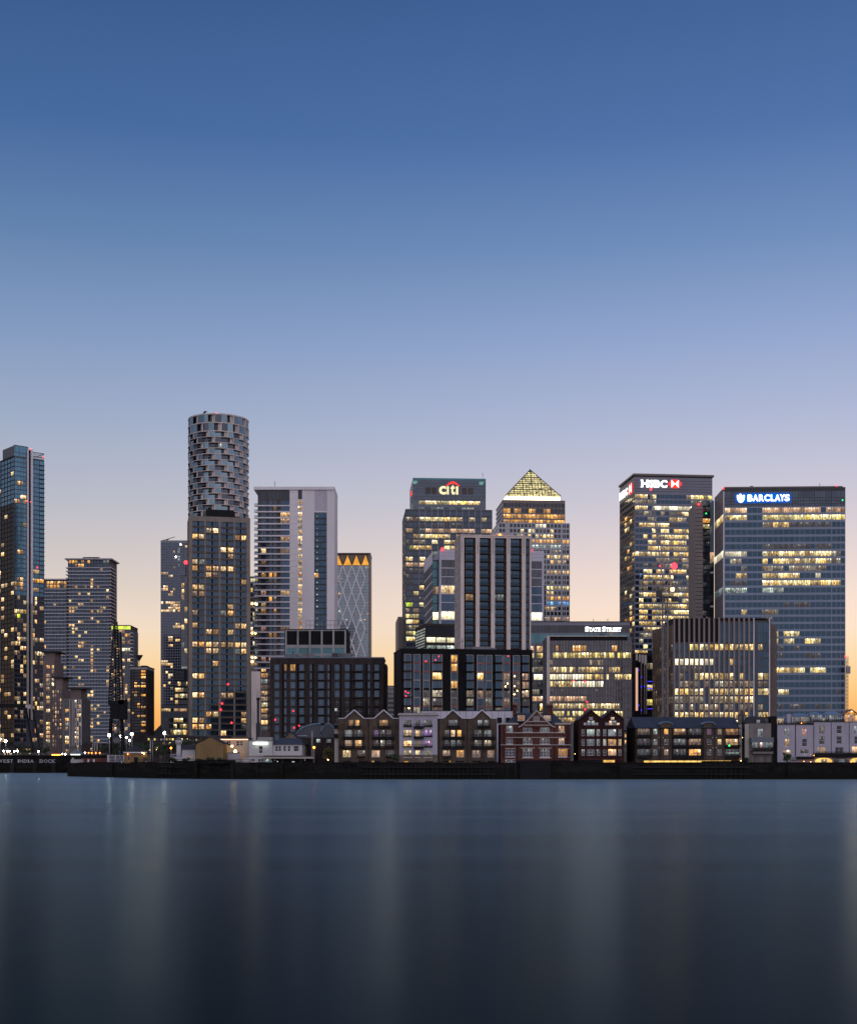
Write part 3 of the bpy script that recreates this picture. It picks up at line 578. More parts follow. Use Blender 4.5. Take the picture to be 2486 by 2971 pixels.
# stepped brick flats at the dock
Zm = (0, 1750, 3.818)
def flats(label, xl, xr, yt, Y, cs, rows, wall, lits, p, xb=None, pent=None, xs=None):
    b = Bld('stepped_brick_flats', label, xl, xr, yt, Y, 16, xb, zoom=Zm, group='stepped brick flats at the dock')
    b.F.facade(b.cols(cs), b.rows(rows), wall, span({}, 'glass_dark', mids(cs), (p, lits)), z0=0, z1=b.top, inset=.3, nx=2, barm='frame_white')
    b.core(wall)
    if pent:
        bx('penthouse', b.root, (b.u(pent[0]), b.u(pent[1]), 2, 12, b.top, b.z(pent[2])), 'flat_stone')
        bx('penthouse_roof', b.root, (b.u(pent[0])-1.5, b.u(pent[1])+2, .5, 13, b.z(pent[2]), b.z(pent[2])+.7), 'dark_roof')
    return b
b = flats('narrow brown flats beside the glass tower with a lit stair column and overhanging roof', 478, 602, 640, 640, [(512, 552), (574, 597)], levels(690, 48.5, 19, 34), 'flat_stone', ['warm', 'office', 'warm', 'office_dim'], .72, pent=(486, 598, 545))
b = flats('pinkish flats with a grid of small white windows and a lit penthouse', 570, 688, 955, 620, bays(576, 684, 4, .45), levels(968, 45.5, 14, 30), 'flat_stone', ['rose', 'warm', 'warm_dim'], .5, pent=(604, 680, 830))
b = flats('dark and pale flats with tall ribbed piers, shortest of the stepped dockside flats', 690, 902, 1060, 600, [(722, 760)]+bays(826, 898, 3, .35), levels(1075, 50, 12, 36), 'flat_grey', ['office', 'warm', 'office_dim'], .62, pent=(768, 884, 950))
for x in (772, 800, 820, 848, 872, 898): b.fbox('pier', x, x+7, 1070, 1590, -.5, .05, 'slab_grey')
b.fbox('dark_bay', 702, 768, 1065, 1600, -.02, .04, 'charcoal_panel') if False else None

# round tower with staggered balconies
Yc = 831; Rr = 87/F*Yc; Zc = (530, 1170, 6.36)
zz = lambda v: Z(Zc[1]+v/Zc[2], Yc-14)-GZ
rt = thing('round_tower', 'round beige tower of staggered glass bays and balconies, tallest on the skyline', 'building', (X(634, Yc), Yc, GZ))
NS = 30
fl = [(235, 372), (390, 530)]+[(545+104*k, 545+104*k+92) for k in range(15)]
ztops = [zz(a) for a, _ in fl]; zbots = [zz(c) for _, c in fl]
def arc(r0, r1, a0, a1, z0, z1, n=3):
    v, f = [], []
    for i in range(n+1):
        a = a0+(a1-a0)*i/n
        for r in (r0, r1):
            for z in (z0, z1): v.append((r*math.sin(a), -r*math.cos(a), z))
    for i in range(n):
        k = i*4; f += [(k+2, k+6, k+7, k+3), (k, k+1, k+5, k+4), (k+1, k+3, k+7, k+5), (k, k+4, k+6, k+2)]
    f += [(0, 2, 3, 1), (n*4, n*4+1, n*4+3, n*4+2)]; return v, f
me = make('core', *arc(.5, Rr-2.6, -math.pi, math.pi, 0, ztops[0]-.5, 40)); link('structure_core', me, rt, (0,0,0), 0, 'brown_panel')
for k, (a, c) in enumerate(fl):
    z0, z1 = zbots[k], ztops[k]; zn = zbots[k-1] if k else z1+1.2
    ring_top = zn if k else zz(213)
    link('floor_ring', make('ring', *arc(Rr-2.7, Rr+.1, -math.pi, math.pi, z1, ring_top, 60)), rt, (0,0,0), 0, 'beige_stone')
    for s_ in range(-8, 8):
        ty = (s_-k) % 3; a0 = s_*2*math.pi/NS+R(2); a1 = a0+2*math.pi/NS; da = a1-a0
        if ty == 0:
            link('bay_window', make('w', *arc(Rr-.35, Rr-.05, a0+da*.06, a1, z0, z1, 3)), rt, (0,0,0), 0, random.choice(['glass_grey', 'glass_pale', 'glass_pale']))
            v, f = [], []
            for e in (.37, .69):
                am = a0+da*e; n = len(v); vv, ff = arc(Rr-.1, Rr+.02, am-.004, am+.004, z0, z1, 1); v += vv; f += [tuple(i+n for i in q) for q in ff]
            link('mullion', make('m', v, f), rt, (0,0,0), 0, 'frame_grey')
            link('stone_fin', make('f', *arc(Rr-2.6, Rr, a0-da*.1, a0+da*.05, z0, z1, 1)), rt, (0,0,0), 0, 'beige_stone')
        elif ty == 1:
            if k < 2: link('bay_window', make('w', *arc(Rr-.35, Rr-.05, a0, a1-da*.1, z0, z1, 3)), rt, (0,0,0), 0, 'glass_pale')
            else:
                link('balcony_rail', make('r', *arc(Rr-.25, Rr-.17, a0, a1-da*.05, z0, z0+(z1-z0)*.72, 3)), rt, (0,0,0), 0, random.choice(['glass_pale', 'glass_grey']))
                link('recessed_window', make('w', *arc(Rr-2.5, Rr-2.3, a0, a1, z0, z1, 2)), rt, (0,0,0), 0, 'glass_grey')
        else:
            link('stone_fin', make('f', *arc(Rr-2.6, Rr-.9, a0+da*.5, a1-da*.1, z0, z1, 2)), rt, (0,0,0), 0, 'beige_stone')
            link('recessed_window', make('w', *arc(Rr-2.5, Rr-2.3, a0, a0+da*.55, z0, z1, 2)), rt, (0,0,0), 0, 'glass_dark')
link('roof', make('roof', *arc(.2, Rr-.6, -math.pi, math.pi, zz(226), zz(220), 40)), rt, (0,0,0), 0, 'dark_roof')
ball('warning_light', rt, (1.4, -16.5, zz(205)), .5, 'red_lamp')
ux = lambda v: (Zc[0]+v/Zc[2]-634)/F*(Yc-10)
link('roof_crane', bars_mesh([((ux(380), -10, zz(216)), (ux(445), -10, zz(160)), .5), ((ux(440), -10, zz(168)), (ux(458), -10, zz(118)), .45), ((ux(452), -10, zz(120)), (ux(494), -10, zz(124)), .25), ((ux(400), -10, zz(190)), (ux(460), -10, zz(178)), .5)], 'crane'), rt, (0,0,0), 0, 'dark_metal')
for q in ((300, 1995), (500, 2030)): pass
link('window_light', box_mesh(1.0, .1, 1.8), rt, (ux(775), -Rr-.1, zz(835)), 0, 'cool')

# office behind, low left of the gap
Zm = (430, 1600, 3.5)
b = Bld('lit_low_office', 'low glass office with bright lit floors beside the orange gap', 130, 420, 1565, 900, 25, zoom=Zm)
cs = bays(134, 416, 9, .06); rows = [(1598, 1625), (1695, 1735), (1755, 1795), (1815, 1862), (1880, 1920), (1930, 1960)]
b.F.facade(b.cols(cs), b.rows(rows), 'charcoal_panel', span({0: [(134, 240, 'office'), (245, 416, 'peach')], 1: [(225, 416, 'office', .8)], 2: [(240, 416, 'office', .9)], 3: [(225, 416, 'office', .9)], 4: [(134, 260, 'yellow', .6)], 5: [(134, 300, 'office', .5)]}, 'glass_dark', mids(cs)), z0=0, z1=b.top, inset=.15, nx=3)
b.core('charcoal_panel'); roof(b)
b = Bld('dark_setback_office', 'dark stepped office with a few lit floors wedged behind the tan gridded tower', 268, 420, 1200, 960, 25, zoom=Zm)
cs = bays(272, 416, 5, .08); rows = levels(1325, 62, 4, 40)
b.F.facade(b.cols(cs), b.rows(rows), 'core_dark', span({0: [(285, 416, 'office', .5)], 1: [(272, 360, 'office')], 2: [(262, 416, 'office')], 3: [(280, 350, 'office', .7)]}, 'glass_dark', mids(cs)), z0=0, z1=b.top, inset=.15, nx=2)
b.core('core_dark'); roof(b)
for y in range(1215, 1310, 14): b.fbox('louvre', 272, 362, y, y+6, -.15, .02, 'charcoal_panel')
b = Bld('balcony_strip_block', 'narrow glass block with stacked lit corners in the shadow of the tan gridded tower', 335, 430, 250, 1000, 20, zoom=Zm)
cs = bays(337, 398, 2, .1); rows = levels(262, 60.5, 20, 46)
b.F.facade(b.cols(cs), b.rows(rows), 'mid_grey', span({}, 'glass_grey', mids(cs), (.3, ['warm', 'office', 'cool_dim'])), z0=0, z1=b.top, inset=.15); b.core('mid_grey'); roof(b)
ball('warning_light', b.root, b.F.loc(b.u(388), -2, b.z(115)), 1.4, 'red_lamp'); b.F.put('beacon_mast', bars_mesh([((b.u(388), -2, b.top), (b.u(388), -2, b.z(118)), .3)]), 0, 0, 0, 'dark_metal')

# white tower with the lit stair
Zm = (700, 1380, 3.684)
b = Bld('white_slab_tower', 'white tower with one full-height column of lit stair windows', 176, 997, 128, 730, 24, zoom=Zm)
st = 64.35; wins = [(213, 262), (298, 328), (345, 375), (420, 515)]; rows = levels(266, st, 29, 48)
spec = {2: [(420, 515, 'warm')], 3: [(420, 515, 'warm_dim')], 6: [(420, 515, 'warm_dim')], 8: [(213, 262, 'warm')], 12: [(213, 262, 'amber'), (298, 375, 'amber')], 15: [(213, 262, 'rose'), (420, 515, 'warm')], 16: [(298, 328, 'amber')], 17: [(213, 262, 'warm')], 18: [(213, 262, 'amber'), (345, 375, 'amber')],
        21: [(213, 262, 'rose'), (420, 515, 'warm_dim')], 22: [(298, 375, 'amber')], 13: [(298, 375, 'cool_dim')], 26: [(213, 262, 'rose'), (298, 375, 'rose')], 27: [(420, 515, 'warm')], 28: [(213, 262, 'warm')]}
b.F.facade(b.cols(wins), b.rows(rows), 'brown_panel', span(spec, 'glass_navy', mids(wins), (.03, ['cool_dim', 'warm_dim'])), u1=b.u(517), z0=0, z1=b.z(262), inset=.15, nx=2)
b.F.facade(b.cols(bays(180, 515, 9, .1)), b.rows([(160, 258)]), 'brown_panel', lambda i, j: 'glass_dark', u1=b.u(517), z0=b.z(262), z1=b.z(155), inset=.1, bar=0, name='louvre_panel')
srow = levels(262, st, 22, 48); stair = [(607, 650)]; drow = levels(398, st, 20, 52)
holes = [(b.u(607), b.u(650), b.z(c), b.z(a)) for a, c in [(150, 252)]+srow]+[(b.u(780), b.u(914), 0, b.z(393))]
b.F.put('wall', wall_mesh(b.u(517), b.W, 0, b.z(150), holes, .6), 0, 0, 0, 'white_cladding')
for k, (a, c) in enumerate(srow): b.F.put('stair_window', window_mesh(b.u(650)-b.u(607), b.z(a)-b.z(c), 2, 2, .1), b.u(607), .25, b.z(c), ('warm', 'frame_dark')); 
b.F.put('stair_window', window_mesh(b.u(650)-b.u(607), b.z(150)-b.z(252), 2, 3, .1), b.u(607), .25, b.z(252), ('glass_dark', 'frame_dark'))
for k, (a, c) in enumerate(drow):
    for i, (p, q) in enumerate(bays(780, 914, 3, .04)): b.F.put('inset_window', window_mesh(b.u(q)-b.u(p), b.z(a)-b.z(c), 2, 1, .08), b.u(p), .3, b.z(c), ('amber' if (k, i) == (10, 0) else 'glass_deep', 'frame_dark'))
    b.fbox('inset_slab', 782, 912, c, c+11, .05, .45, 'dark_metal')
    b.fbox('lamp', 806, 816, a+30, a+44, .2, .27, 'cool')
b.fbox('louvre_panel', 783, 914, 152, 375, -.06, .02, 'pale_panel')
for x in range(790, 914, 11): b.fbox('louvre_rib', x, x+3, 154, 373, -.12, -.062, 'grey_concrete')
for k in range(28):
    y = 317+st*k; b.fbox('balcony_slab', 138, 517, y, y+14, -.9, .1, 'slab_white')
    bx('balcony_rail', b.root, (b.u(142), b.u(174), -.8, 5, b.z(y)+.02, b.z(y)+1.0), 'glass_sky')
for y in range(180, 1500, 66): b.fbox('panel_joint', 519, 604, y, y+1.5, -.012, .02, 'grey_concrete')
b.core('white_cladding', front=.7); bx('roof', b.root, (b.u(135), b.W+.05, -.6, b.D, b.z(152), b.z(120)), 'slab_white'); clutter(b, 3, b.z(120), 8, seed=3)
ball('warning_light', b.root, b.F.loc(b.u(762), 3, b.z(114)), .45, 'red_lamp')

# sliver between the tan and the white tower
b = Bld('balcony_sliver_block', 'sliver of a balconied block strung with bright lamps between tan and white towers', 95, 180, 1085, 800, 18, zoom=Zm)
rows = levels(1100, 52, 17, 38); cs = bays(98, 176, 3, .1)
b.F.facade(b.cols(cs), b.rows(rows), 'mid_grey', span({}, 'glass_grey', mids(cs), (.35, ['office', 'bright', 'cool_dim'])), z0=0, z1=b.top, inset=.2); b.core('mid_grey'); roof(b)
for y in (1372, 1685, 1945, 1990):
    for x in (118, 152): ball('lamp', b.root, b.F.loc(b.u(x), -.6, b.z(y)), .55, 'warm_lamp')

# grey frame block with black panels
b = Bld('grey_frame_block', 'grey framed block with five black louvre panels over blue glass', 460, 1135, 1650, 640, 22, zoom=Zm)
pil = [478, 605, 733, 861, 985, 1112]
for i in range(5):
    p, q = pil[i]+9, pil[i+1]-9
    b.fbox('louvre_panel', p, q, 1662, 1810, .25, .4, 'black_metal'); b.F.put('window', window_mesh(b.u(q)-b.u(p), b.z(1842)-b.z(1905), 5, 3, .06), b.u(p), .3, b.z(1905), ('glass_teal', 'frame_dark'))
    for y in range(1672, 1808, 10): b.fbox('louvre_slat', p, q, y, y+4, .12, .22, 'black_metal')
    b.F.put('window', window_mesh(b.u(q)-b.u(p), b.z(1925)-b.z(2080), 5, 6, .06), b.u(p), .3, b.z(2080), ('glass_teal', 'frame_dark'))
for x in pil: b.fbox('pier', x-9, x+9, 1650, 2100, -.25, .42, 'grey_concrete')
for y0, y1 in ((1652, 1662), (1810, 1842), (1906, 1925)): b.fbox('beam', 470, 1121, y0, y1, -.12, .415, 'grey_concrete')
b.core('core_dark', front=.43); roof(b)
b.F.put('roof_railing', bars_mesh([((b.u(x), 1, b.top+.4), (b.u(x), 1, b.top+4.6), .07) for x in range(690, 1121, 43)]+[((b.u(690), 1, b.top+q), (b.u(1120), 1, b.top+q), .07) for q in (2.4, 4.5)]), 0, 0, 0, 'frame_grey')

# tan gridded tower
Zm = (430, 1600, 3.5)
b = Bld('tan_gridded_tower', 'tan concrete tower with a tight grid of balconied windows and black plant box on top', 412, 1036, -358, 683, 20, 397, zoom=Zm)
bz = [(450, 569), (589, 714), (738, 866), (885, 996)]; st = 64.62; r0 = -311
rows = levels(r0, st, 34, 48); cs = []
for p, q in bz: w_ = q-p; cs += [(p+2, p+w_*.42), (p+w_*.56, q-2)]
L_ = {1: '23', 2: '0167', 4: '45', 5: '5', 6: '0', 7: '02345', 8: '2', 9: '7', 10: '01', 13: '5', 14: '5', 16: '067', 17: '235', 19: '01234567', 20: '237', 22: '3', 24: '01', 27: '015', 30: '23', 31: '017', 32: '012', 33: '4'}
DM = {6: '01', 8: '3', 11: '01', 14: '04', 20: '6', 27: '4', 30: '7', 32: '7'}
def pk(i, j):
    if str(i) in L_.get(j, ''): return 'warm'
    if str(i) in DM.get(j, ''): return random.choice(['warm_dim', 'cool_dim'])
    return 'glass_deep' if j > 12 or random.random() < .3 else 'glass_navy'
holes = [(b.u(p), b.u(q), b.z(r_[1]), b.z(r_[0])) for p, q in bz for r_ in rows]
b.F.put('wall', wall_mesh(0, b.W, 0, b.top, holes, .9), 0, 0, 0, 'tan_concrete')
b.F.facade(b.cols(cs), b.rows(rows), None, pk, nx=2, bar=.1, inset=.75)
for p, q in bz:
    b.fbox('bay_back', p, q, r0, r0+st*34, .8, .88, 'core_dark')
    for r_ in rows: b.fbox('balcony_slab', p-3, q+3, r_[1]+1, r_[1]+8, -.4, .02, 'tan_dark')
b.core('tan_concrete', front=.95, left=.3); b.plain_left('brown_panel', t=.3); roof(b, 'tan_concrete', .25)
zb = (430, 1150, 4.2); ub = lambda v: b.u((zb[0]+v/zb[2]-430)*3.5); zb_ = lambda v: Z(zb[1]+v/zb[2], b.Y)-GZ
bx('plant_box', b.root, (ub(710), ub(1050), 4, 14, b.top+.25, zb_(1350)), 'black_metal'); bx('plant_box', b.root, (ub(1052), ub(1128), 5, 12, b.top+.25, zb_(1422)), 'black_metal')
for q in ((810, 1345), (750, 1543), (737, 1607), (845, 1740)): ball('reflection_ball', b.root, b.F.loc(b.u(q[0]), -.62, b.z(q[1])), .45, 'red_lamp')  # glowing balls imitate red lamps reflected in the panes
for y in (-200, 230, 660, 1090, 1500): b.fbox('panel_joint', 414, 448, y, y+1.6, -.012, .02, 'brown_panel')

# plain gable wall and the balconied block beside it
Zm = (700, 1800, 3.904)
b = Bld('blank_end_block', 'block with a blank beige end wall and a column of lit windows beside it', 115, 330, 580, 600, 14, zoom=Zm)
cs = [(225, 296)]; rows = levels(602, 66.5, 10, 46)
b.F.facade(b.cols(cs), b.rows(rows), 'brown_panel', lambda i, j: ['warm', 'cool_dim', 'warm_dim', 'warm', 'warm_dim', 'office', 'warm', 'warm_dim', 'warm', 'cool_dim'][j], u0=b.u(220), z0=0, z1=b.z(590), nx=3, inset=.4)
b.F.put('end_wall', wall_mesh(0, b.u(219.5), 0, b.top, [], .6), 0, -.3, 0, 'beige_stone'); b.core('brown_panel', front=.55)
for r_ in rows: b.fbox('balcony', 300, 328, r_[1]-16, r_[1]+4, -.8, .02, 'dark_brown')
tk = thing('telescopic_crane', 'dark telescopic crane boom raised in front of the blank beige wall', 'crane', (X(700+185/3.904, 560), 560, GZ))
zk = lambda v: Z(1800+v/3.904, 560)-GZ
link('boom_base', box_mesh(1.7, 1.2, zk(1165)-0), tk, (-.7, 0, 0), 0, 'dark_metal'); link('boom_section', box_mesh(.95, .8, zk(900)-zk(1165)), tk, (-.35, .2, zk(1165)), 0, 'dark_metal')
link('boom_head', box_mesh(1.4, .7, zk(890)-zk(918)), tk, (-.5, .1, zk(905)), 0, 'black_metal')
# ---------------------------------------------------------------- the bank towers
Zm = (1160, 1370, 5.857)
b = Bld('arc_sign_tower', 'glass bank tower with stepped shoulders and a glowing sign under a red arc', 95, 1570, 105, 930, 48, 40, zoom=Zm)
step = 97.2; rows = levels(662, step, 24, 66)
Lft = bays(100, 218, 2, .06); mid = bays(330, 1378, 10, .05); Rgt = bays(1384, 1562, 2, .06); ml = bays(226, 322, 1, .04); cs = Lft+ml+mid+Rgt
spec = {0: [(640, 860, 'office_dim', .8)], 1: [(100, 322, 'office_dim', .7), (330, 500, 'office'), (540, 860, 'office', .8), (890, 1378, 'office', .75), (1380, 1480, 'yellow')], 2: [(330, 1378, 'faint', .4)],
        3: [(100, 215, 'peach'), (220, 440, 'faint'), (440, 1378, 'peach', .95), (1380, 1562, 'peach')], 4: [(215, 640, 'office', .9), (640, 1378, 'office', .7)], 5: [(215, 430, 'office_dim'), (540, 1000, 'office', .7)],
        6: [(100, 215, 'lime', .5), (215, 1000, 'office', .7)], 7: [(330, 1000, 'cool', .8)], 8: [(100, 460, 'office', .8)], 9: [(100, 460, 'peach', .6)], 10: [(100, 460, 'faint', .7)], 11: [(330, 460, 'office', .6)], 12: [(100, 460, 'faint', .5)], 13: [(300, 400, 'office', .6)],
        14: [(100, 330, 'office', .8)], 15: [(330, 400, 'faint')], 16: [(100, 215, 'lime'), (330, 460, 'office')], 17: [(100, 460, 'peach', .7)], 18: [(100, 330, 'yellow', .8)], 19: [(100, 330, 'office', .9)], 20: [(100, 330, 'office_dim')], 21: [(100, 330, 'yellow')], 22: [(100, 330, 'office')]}
b.F.facade(b.cols(cs), b.rows(rows), 'charcoal_panel', span(spec, 'glass_slate', mids(cs), (.05, ['office_dim', 'faint'])), z0=0, z1=b.z(630), inset=.15, nx=4, bar=.1)
b.L.facade([(b.D*(i+.04)/5, b.D*(i+.96)/5) for i in range(5)], b.rows(rows), 'charcoal_panel', lambda i, j: random.choice(['glass_grey', 'glass_slate', 'faint', 'office_dim']), u1=b.D-.001, z0=0, z1=b.z(632), inset=.15, nx=3)
b.core('charcoal_panel', left=.5, top=b.z(632))
bx('shoulder_roof', b.root, (0, b.W, 0, b.D, b.z(632), b.z(624)), 'frame_grey')
ua, ub_ = b.u(225), b.u(1470)
fa = Face(b.root, 0, 4, 0, b.W)
fa.facade(b.cols(bays(325, 1370, 10, .05)), b.rows([(462, 522), (574, 604)]), 'tower_glass', lambda i, j: ('yellow' if i in (3, 4, 7) else 'office') if j == 0 else random.choice(['cool_dim', 'office_dim', 'glass_slate']), u0=ua, u1=ub_, z0=b.z(632), z1=b.top, inset=.12, nx=4, wname='upper_wall')
bx('upper_core', b.root, (ua, ub_, 4.5, b.D-4, b.z(632), b.top-.02), 'charcoal_panel')
fl_ = Face(b.root, ua, b.D-4, -R(90), b.D-8); fl_.facade([((b.D-8)*(i+.05)/4, (b.D-8)*(i+.95)/4) for i in range(4)], b.rows(levels(150, 97, 5, 70)), None, lambda i, j: 'glass_grey', inset=-.05, bar=.1, nx=3, name='side_window')
clutter(b, 0, b.top+1.3, 10, seed=2); bx('roof_rim', b.root, (ua, ub_, 3.8, b.D-4, b.top, b.top+1.3), 'glass_teal')
for xa, xb_, ya, yb in ((440, 528, 232, 345), (545, 632, 232, 345), (1062, 1150, 232, 345), (1168, 1255, 232, 345)): fa.box('louvre_panel', b.u(xa), b.u(xb_), -.08, .02, b.z(yb), b.z(ya), 'brown_panel')
for y in (160, 205, 260, 305, 385, 430): fa.box('transom', ua, ub_, -.06, .0, b.z(y+4), b.z(y), 'dark_metal')
for x in range(240, 1470, 27): fa.box('mullion', b.u(x), b.u(x+3), -.05, .0, b.z(455), b.z(112), 'core_dark')
for p, q, sgn in ((228, 308, 1), (1358, 1440, -1)):
    fa.put('lit_corner', make('lc', [(b.u(p), -.09, b.z(124)), (b.u(q), -.09, b.z(124)), (b.u(q-(22 if sgn > 0 else 0) - (22 if sgn < 0 else 0)), -.09, b.z(178)), (b.u(p), -.09, b.z(178))], [(3, 2, 1, 0)]), 0, 0, 0, 'green_corner')
for i, x in enumerate((330, 433, 540, 645, 750, 855, 960, 1065, 1172, 1278, 1378)): b.fbox('pilaster', x-6, x+6, 606 if False else 636, 2000, -.35, .02, 'blue_spandrel')
sg = sign(b); dS = 3.7
letter(b.F, 'c', b.u(672), b.u(795), b.z(352), b.z(208), dS, 'sign_cream', sg, .025); letter(b.F, 'l', b.u(808), b.u(838), b.z(350), b.z(212), dS, 'sign_cream', sg, .01)
letter(b.F, 't', b.u(868), b.u(945), b.z(352), b.z(180), dS, 'sign_cream', sg, .03); letter(b.F, 'l', b.u(962), b.u(998), b.z(350), b.z(212), dS, 'sign_cream', sg, .01)
v, f = [], []
for i in range(13):
    t_ = i/12; x = 795+222*t_; y = 205-58*math.sin(math.pi*t_); th = 7+9*math.sin(math.pi*t_)
    for s_ in (-th, th):
        for d_ in (dS-.2, dS+.1): v.append((b.u(x), d_, b.z(y+s_)))
for i in range(12):
    k = i*4; f += [(k, k+2, k+6, k+4)[::-1], (k, k+4, k+5, k+1), (k+2, k+3, k+7, k+6)]
link('red_arc', make('arc', v, f), sg, (0,0,0), 0, 'sign_red')
fl_.put('side_sign', make('ss', [(18, -.2, b.z(300)), (30, -.2, b.z(300)), (30, -.2, b.z(235)), (18, -.2, b.z(235))], [(0,1,2,3)]), 0, 0, 0, 'sign_red')
fl_.put('side_sign', make('ss', [(18, -.2, b.z(450)), (30, -.2, b.z(450)), (30, -.2, b.z(320)), (18, -.2, b.z(320))], [(0,1,2,3)]), 0, 0, 0, 'sign_white')
bx('low_wing', b.root, (b.u(-25), .0, 6, b.D, 0, Z(1787, 930)-GZ), 'umber_cladding')
b.F.box('neon_panel', b.u(90), b.u(190), -.3, .1, Z(1786, 930)-GZ, Z(1771, 930)-GZ, 'lime') if False else None

# pyramid-topped tower
Zm = (1380, 1330, 5.857)
b = Bld('pyramid_tower', 'square steel tower crowned by a lit glass pyramid above a blazing band', 380, 1598, 1087, 1064, 50, 250, zoom=Zm)
step = 88; cs = [(x, x+42) for x in (400, 455)]+[(580+63*i, 580+63*i+44) for i in range(14)]+[(1478, 1498), (1506, 1528), (1545, 1582)]
rows = levels(1108, step, 26, 58)
spec = {0: [(1000, 1200, 'bright', .8), (900, 1000, 'faint')], 1: [(760, 980, 'office', .5), (1260, 1320, 'office')], 2: [(580, 1300, 'office', .8)], 3: [(580, 1582, 'amber')], 4: [(580, 1440, 'cool'), (1440, 1582, 'cool_dim')], 5: [(1240, 1440, 'office_dim')], 6: [(1200, 1440, 'office'), (1478, 1582, 'warm', .7)],
        7: [(1240, 1582, 'warm', .8)], 9: [(1200, 1582, 'warm')], 12: [(1200, 1582, 'yellow')], 13: [(1200, 1300, 'office')], 14: [(1200, 1582, 'amber')], 15: [(1200, 1582, 'azure')], 16: [(1200, 1300, 'office')], 18: [(1200, 1582, 'peach')]}
b.F.facade(b.cols(cs), b.rows(rows), 'steel_cladding', span(spec, 'glass_dark', mids(cs), (.10, ['office_dim', 'warm', 'faint'])), z0=0, z1=b.top, inset=.35, bar=.12, nx=1)
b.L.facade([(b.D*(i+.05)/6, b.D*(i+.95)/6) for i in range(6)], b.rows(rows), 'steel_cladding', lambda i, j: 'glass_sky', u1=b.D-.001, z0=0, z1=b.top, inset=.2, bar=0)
b.core('steel_cladding', left=.5)
ua, ub_ = b.u(468), b.u(1530); fa = Face(b.root, 0, 3, 0, b.W); rr = [(745, 812), (838, 910), (932, 1000), (1025, 1082)]
c2 = bays(474, 1526, 17, .16)
fa.facade(b.cols(c2), b.rows(rr), 'umber_cladding', span({1: [(470, 620, 'amber'), (640, 760, 'amber', .8), (930, 1055, 'amber'), (1140, 1250, 'amber')], 2: [(470, 1520, 'amber', .96)], 3: [(470, 1520, 'amber')]}, 'glass_dark', mids(c2)), u0=ua, u1=ub_, z0=b.top, z1=b.z(700), inset=.2, bar=.08, nx=1, wname='upper_wall')
bx('upper_core', b.root, (ua+.5, ub_, 3.5, b.D-3, b.top, b.z(700)), 'steel_cladding')
fl_ = Face(b.root, ua, b.D-3, -R(90), b.D-6)
for j in range(5): fl_.box('side_band', .5, b.D-6.5, -.15, .05, b.z(1075-78*j+30), b.z(1075-78*j), 'slab_white')
bx('parapet', b.root, (ua, ub_, 3, b.D-3, b.z(700), b.z(688)), 'umber_cladding')
pa, pb = b.u(528), b.u(1455); dd = pb-pa; y0 = 5.5
bx('lit_band', b.root, (pa, pb, y0, y0+dd, b.z(688), b.z(618)), 'crown_light')
b.F.put('band_post', boxes_mesh([(pa+dd*i/16-.15, pa+dd*i/16+.15, y0-.25, y0-.02, b.z(688), b.z(618)) for i in range(17)]), 0, 0, 0, 'cream_render', kind=None)
zb_, za = b.z(612), Z(1330+185/5.857, b.Y+y0+dd/2)-GZ; e = .9; apx = (b.ud(1380+924/5.857, y0+dd/2), y0+dd/2, za)
base = [(pa-e+.5, y0-e, zb_), (pb+e-.5, y0-e, zb_), (pb+e-.5, y0+dd+e, zb_), (pa-e+.5, y0+dd+e, zb_)]
link('pyramid_roof', make('pyr', base+[apx], [(0,1,4), (1,2,4), (2,3,4), (3,0,4), (3,2,1,0)]), b.root, (0,0,0), 0, 'pyramid_light')
bars = []
A, B_, C_ = Vector(base[0]), Vector(base[1]), Vector(apx); off = Vector((0, -.15, .1))
for i in range(1, 13):
    t_ = i/13; p, q = A.lerp(C_, t_)+off, B_.lerp(C_, t_)+off; bars.append((p, q, .14 if i % 3 else .3))
for i in range(0, 19):
    t_ = i/18; p = A.lerp(B_, t_)+off; k = min(1, 2*min(t_, 1-t_)) if 0 < t_ < 1 else 1
    n_ = (Vector(apx)-(A+B_)/2); q = p+n_*k if 0 < t_ < 1 else C_+off; bars.append((p, q, .13 if i % 3 else .24))
link('pyramid_rib', bars_mesh(bars, 'ribs'), b.root, (0,0,0), 0, 'dark_metal')
ball('warning_light', b.root, (apx[0], apx[1], za+.3), .5, 'cool')
b.F.put('roof_aerial', bars_mesh([((b.u(1462), 10, b.z(690)), (b.u(1462), 10, b.z(570)), .15), ((b.u(1452), 10, b.z(575)), (b.u(1478), 10, b.z(570)), .3)]), 0, 0, 0, 'dark_metal')

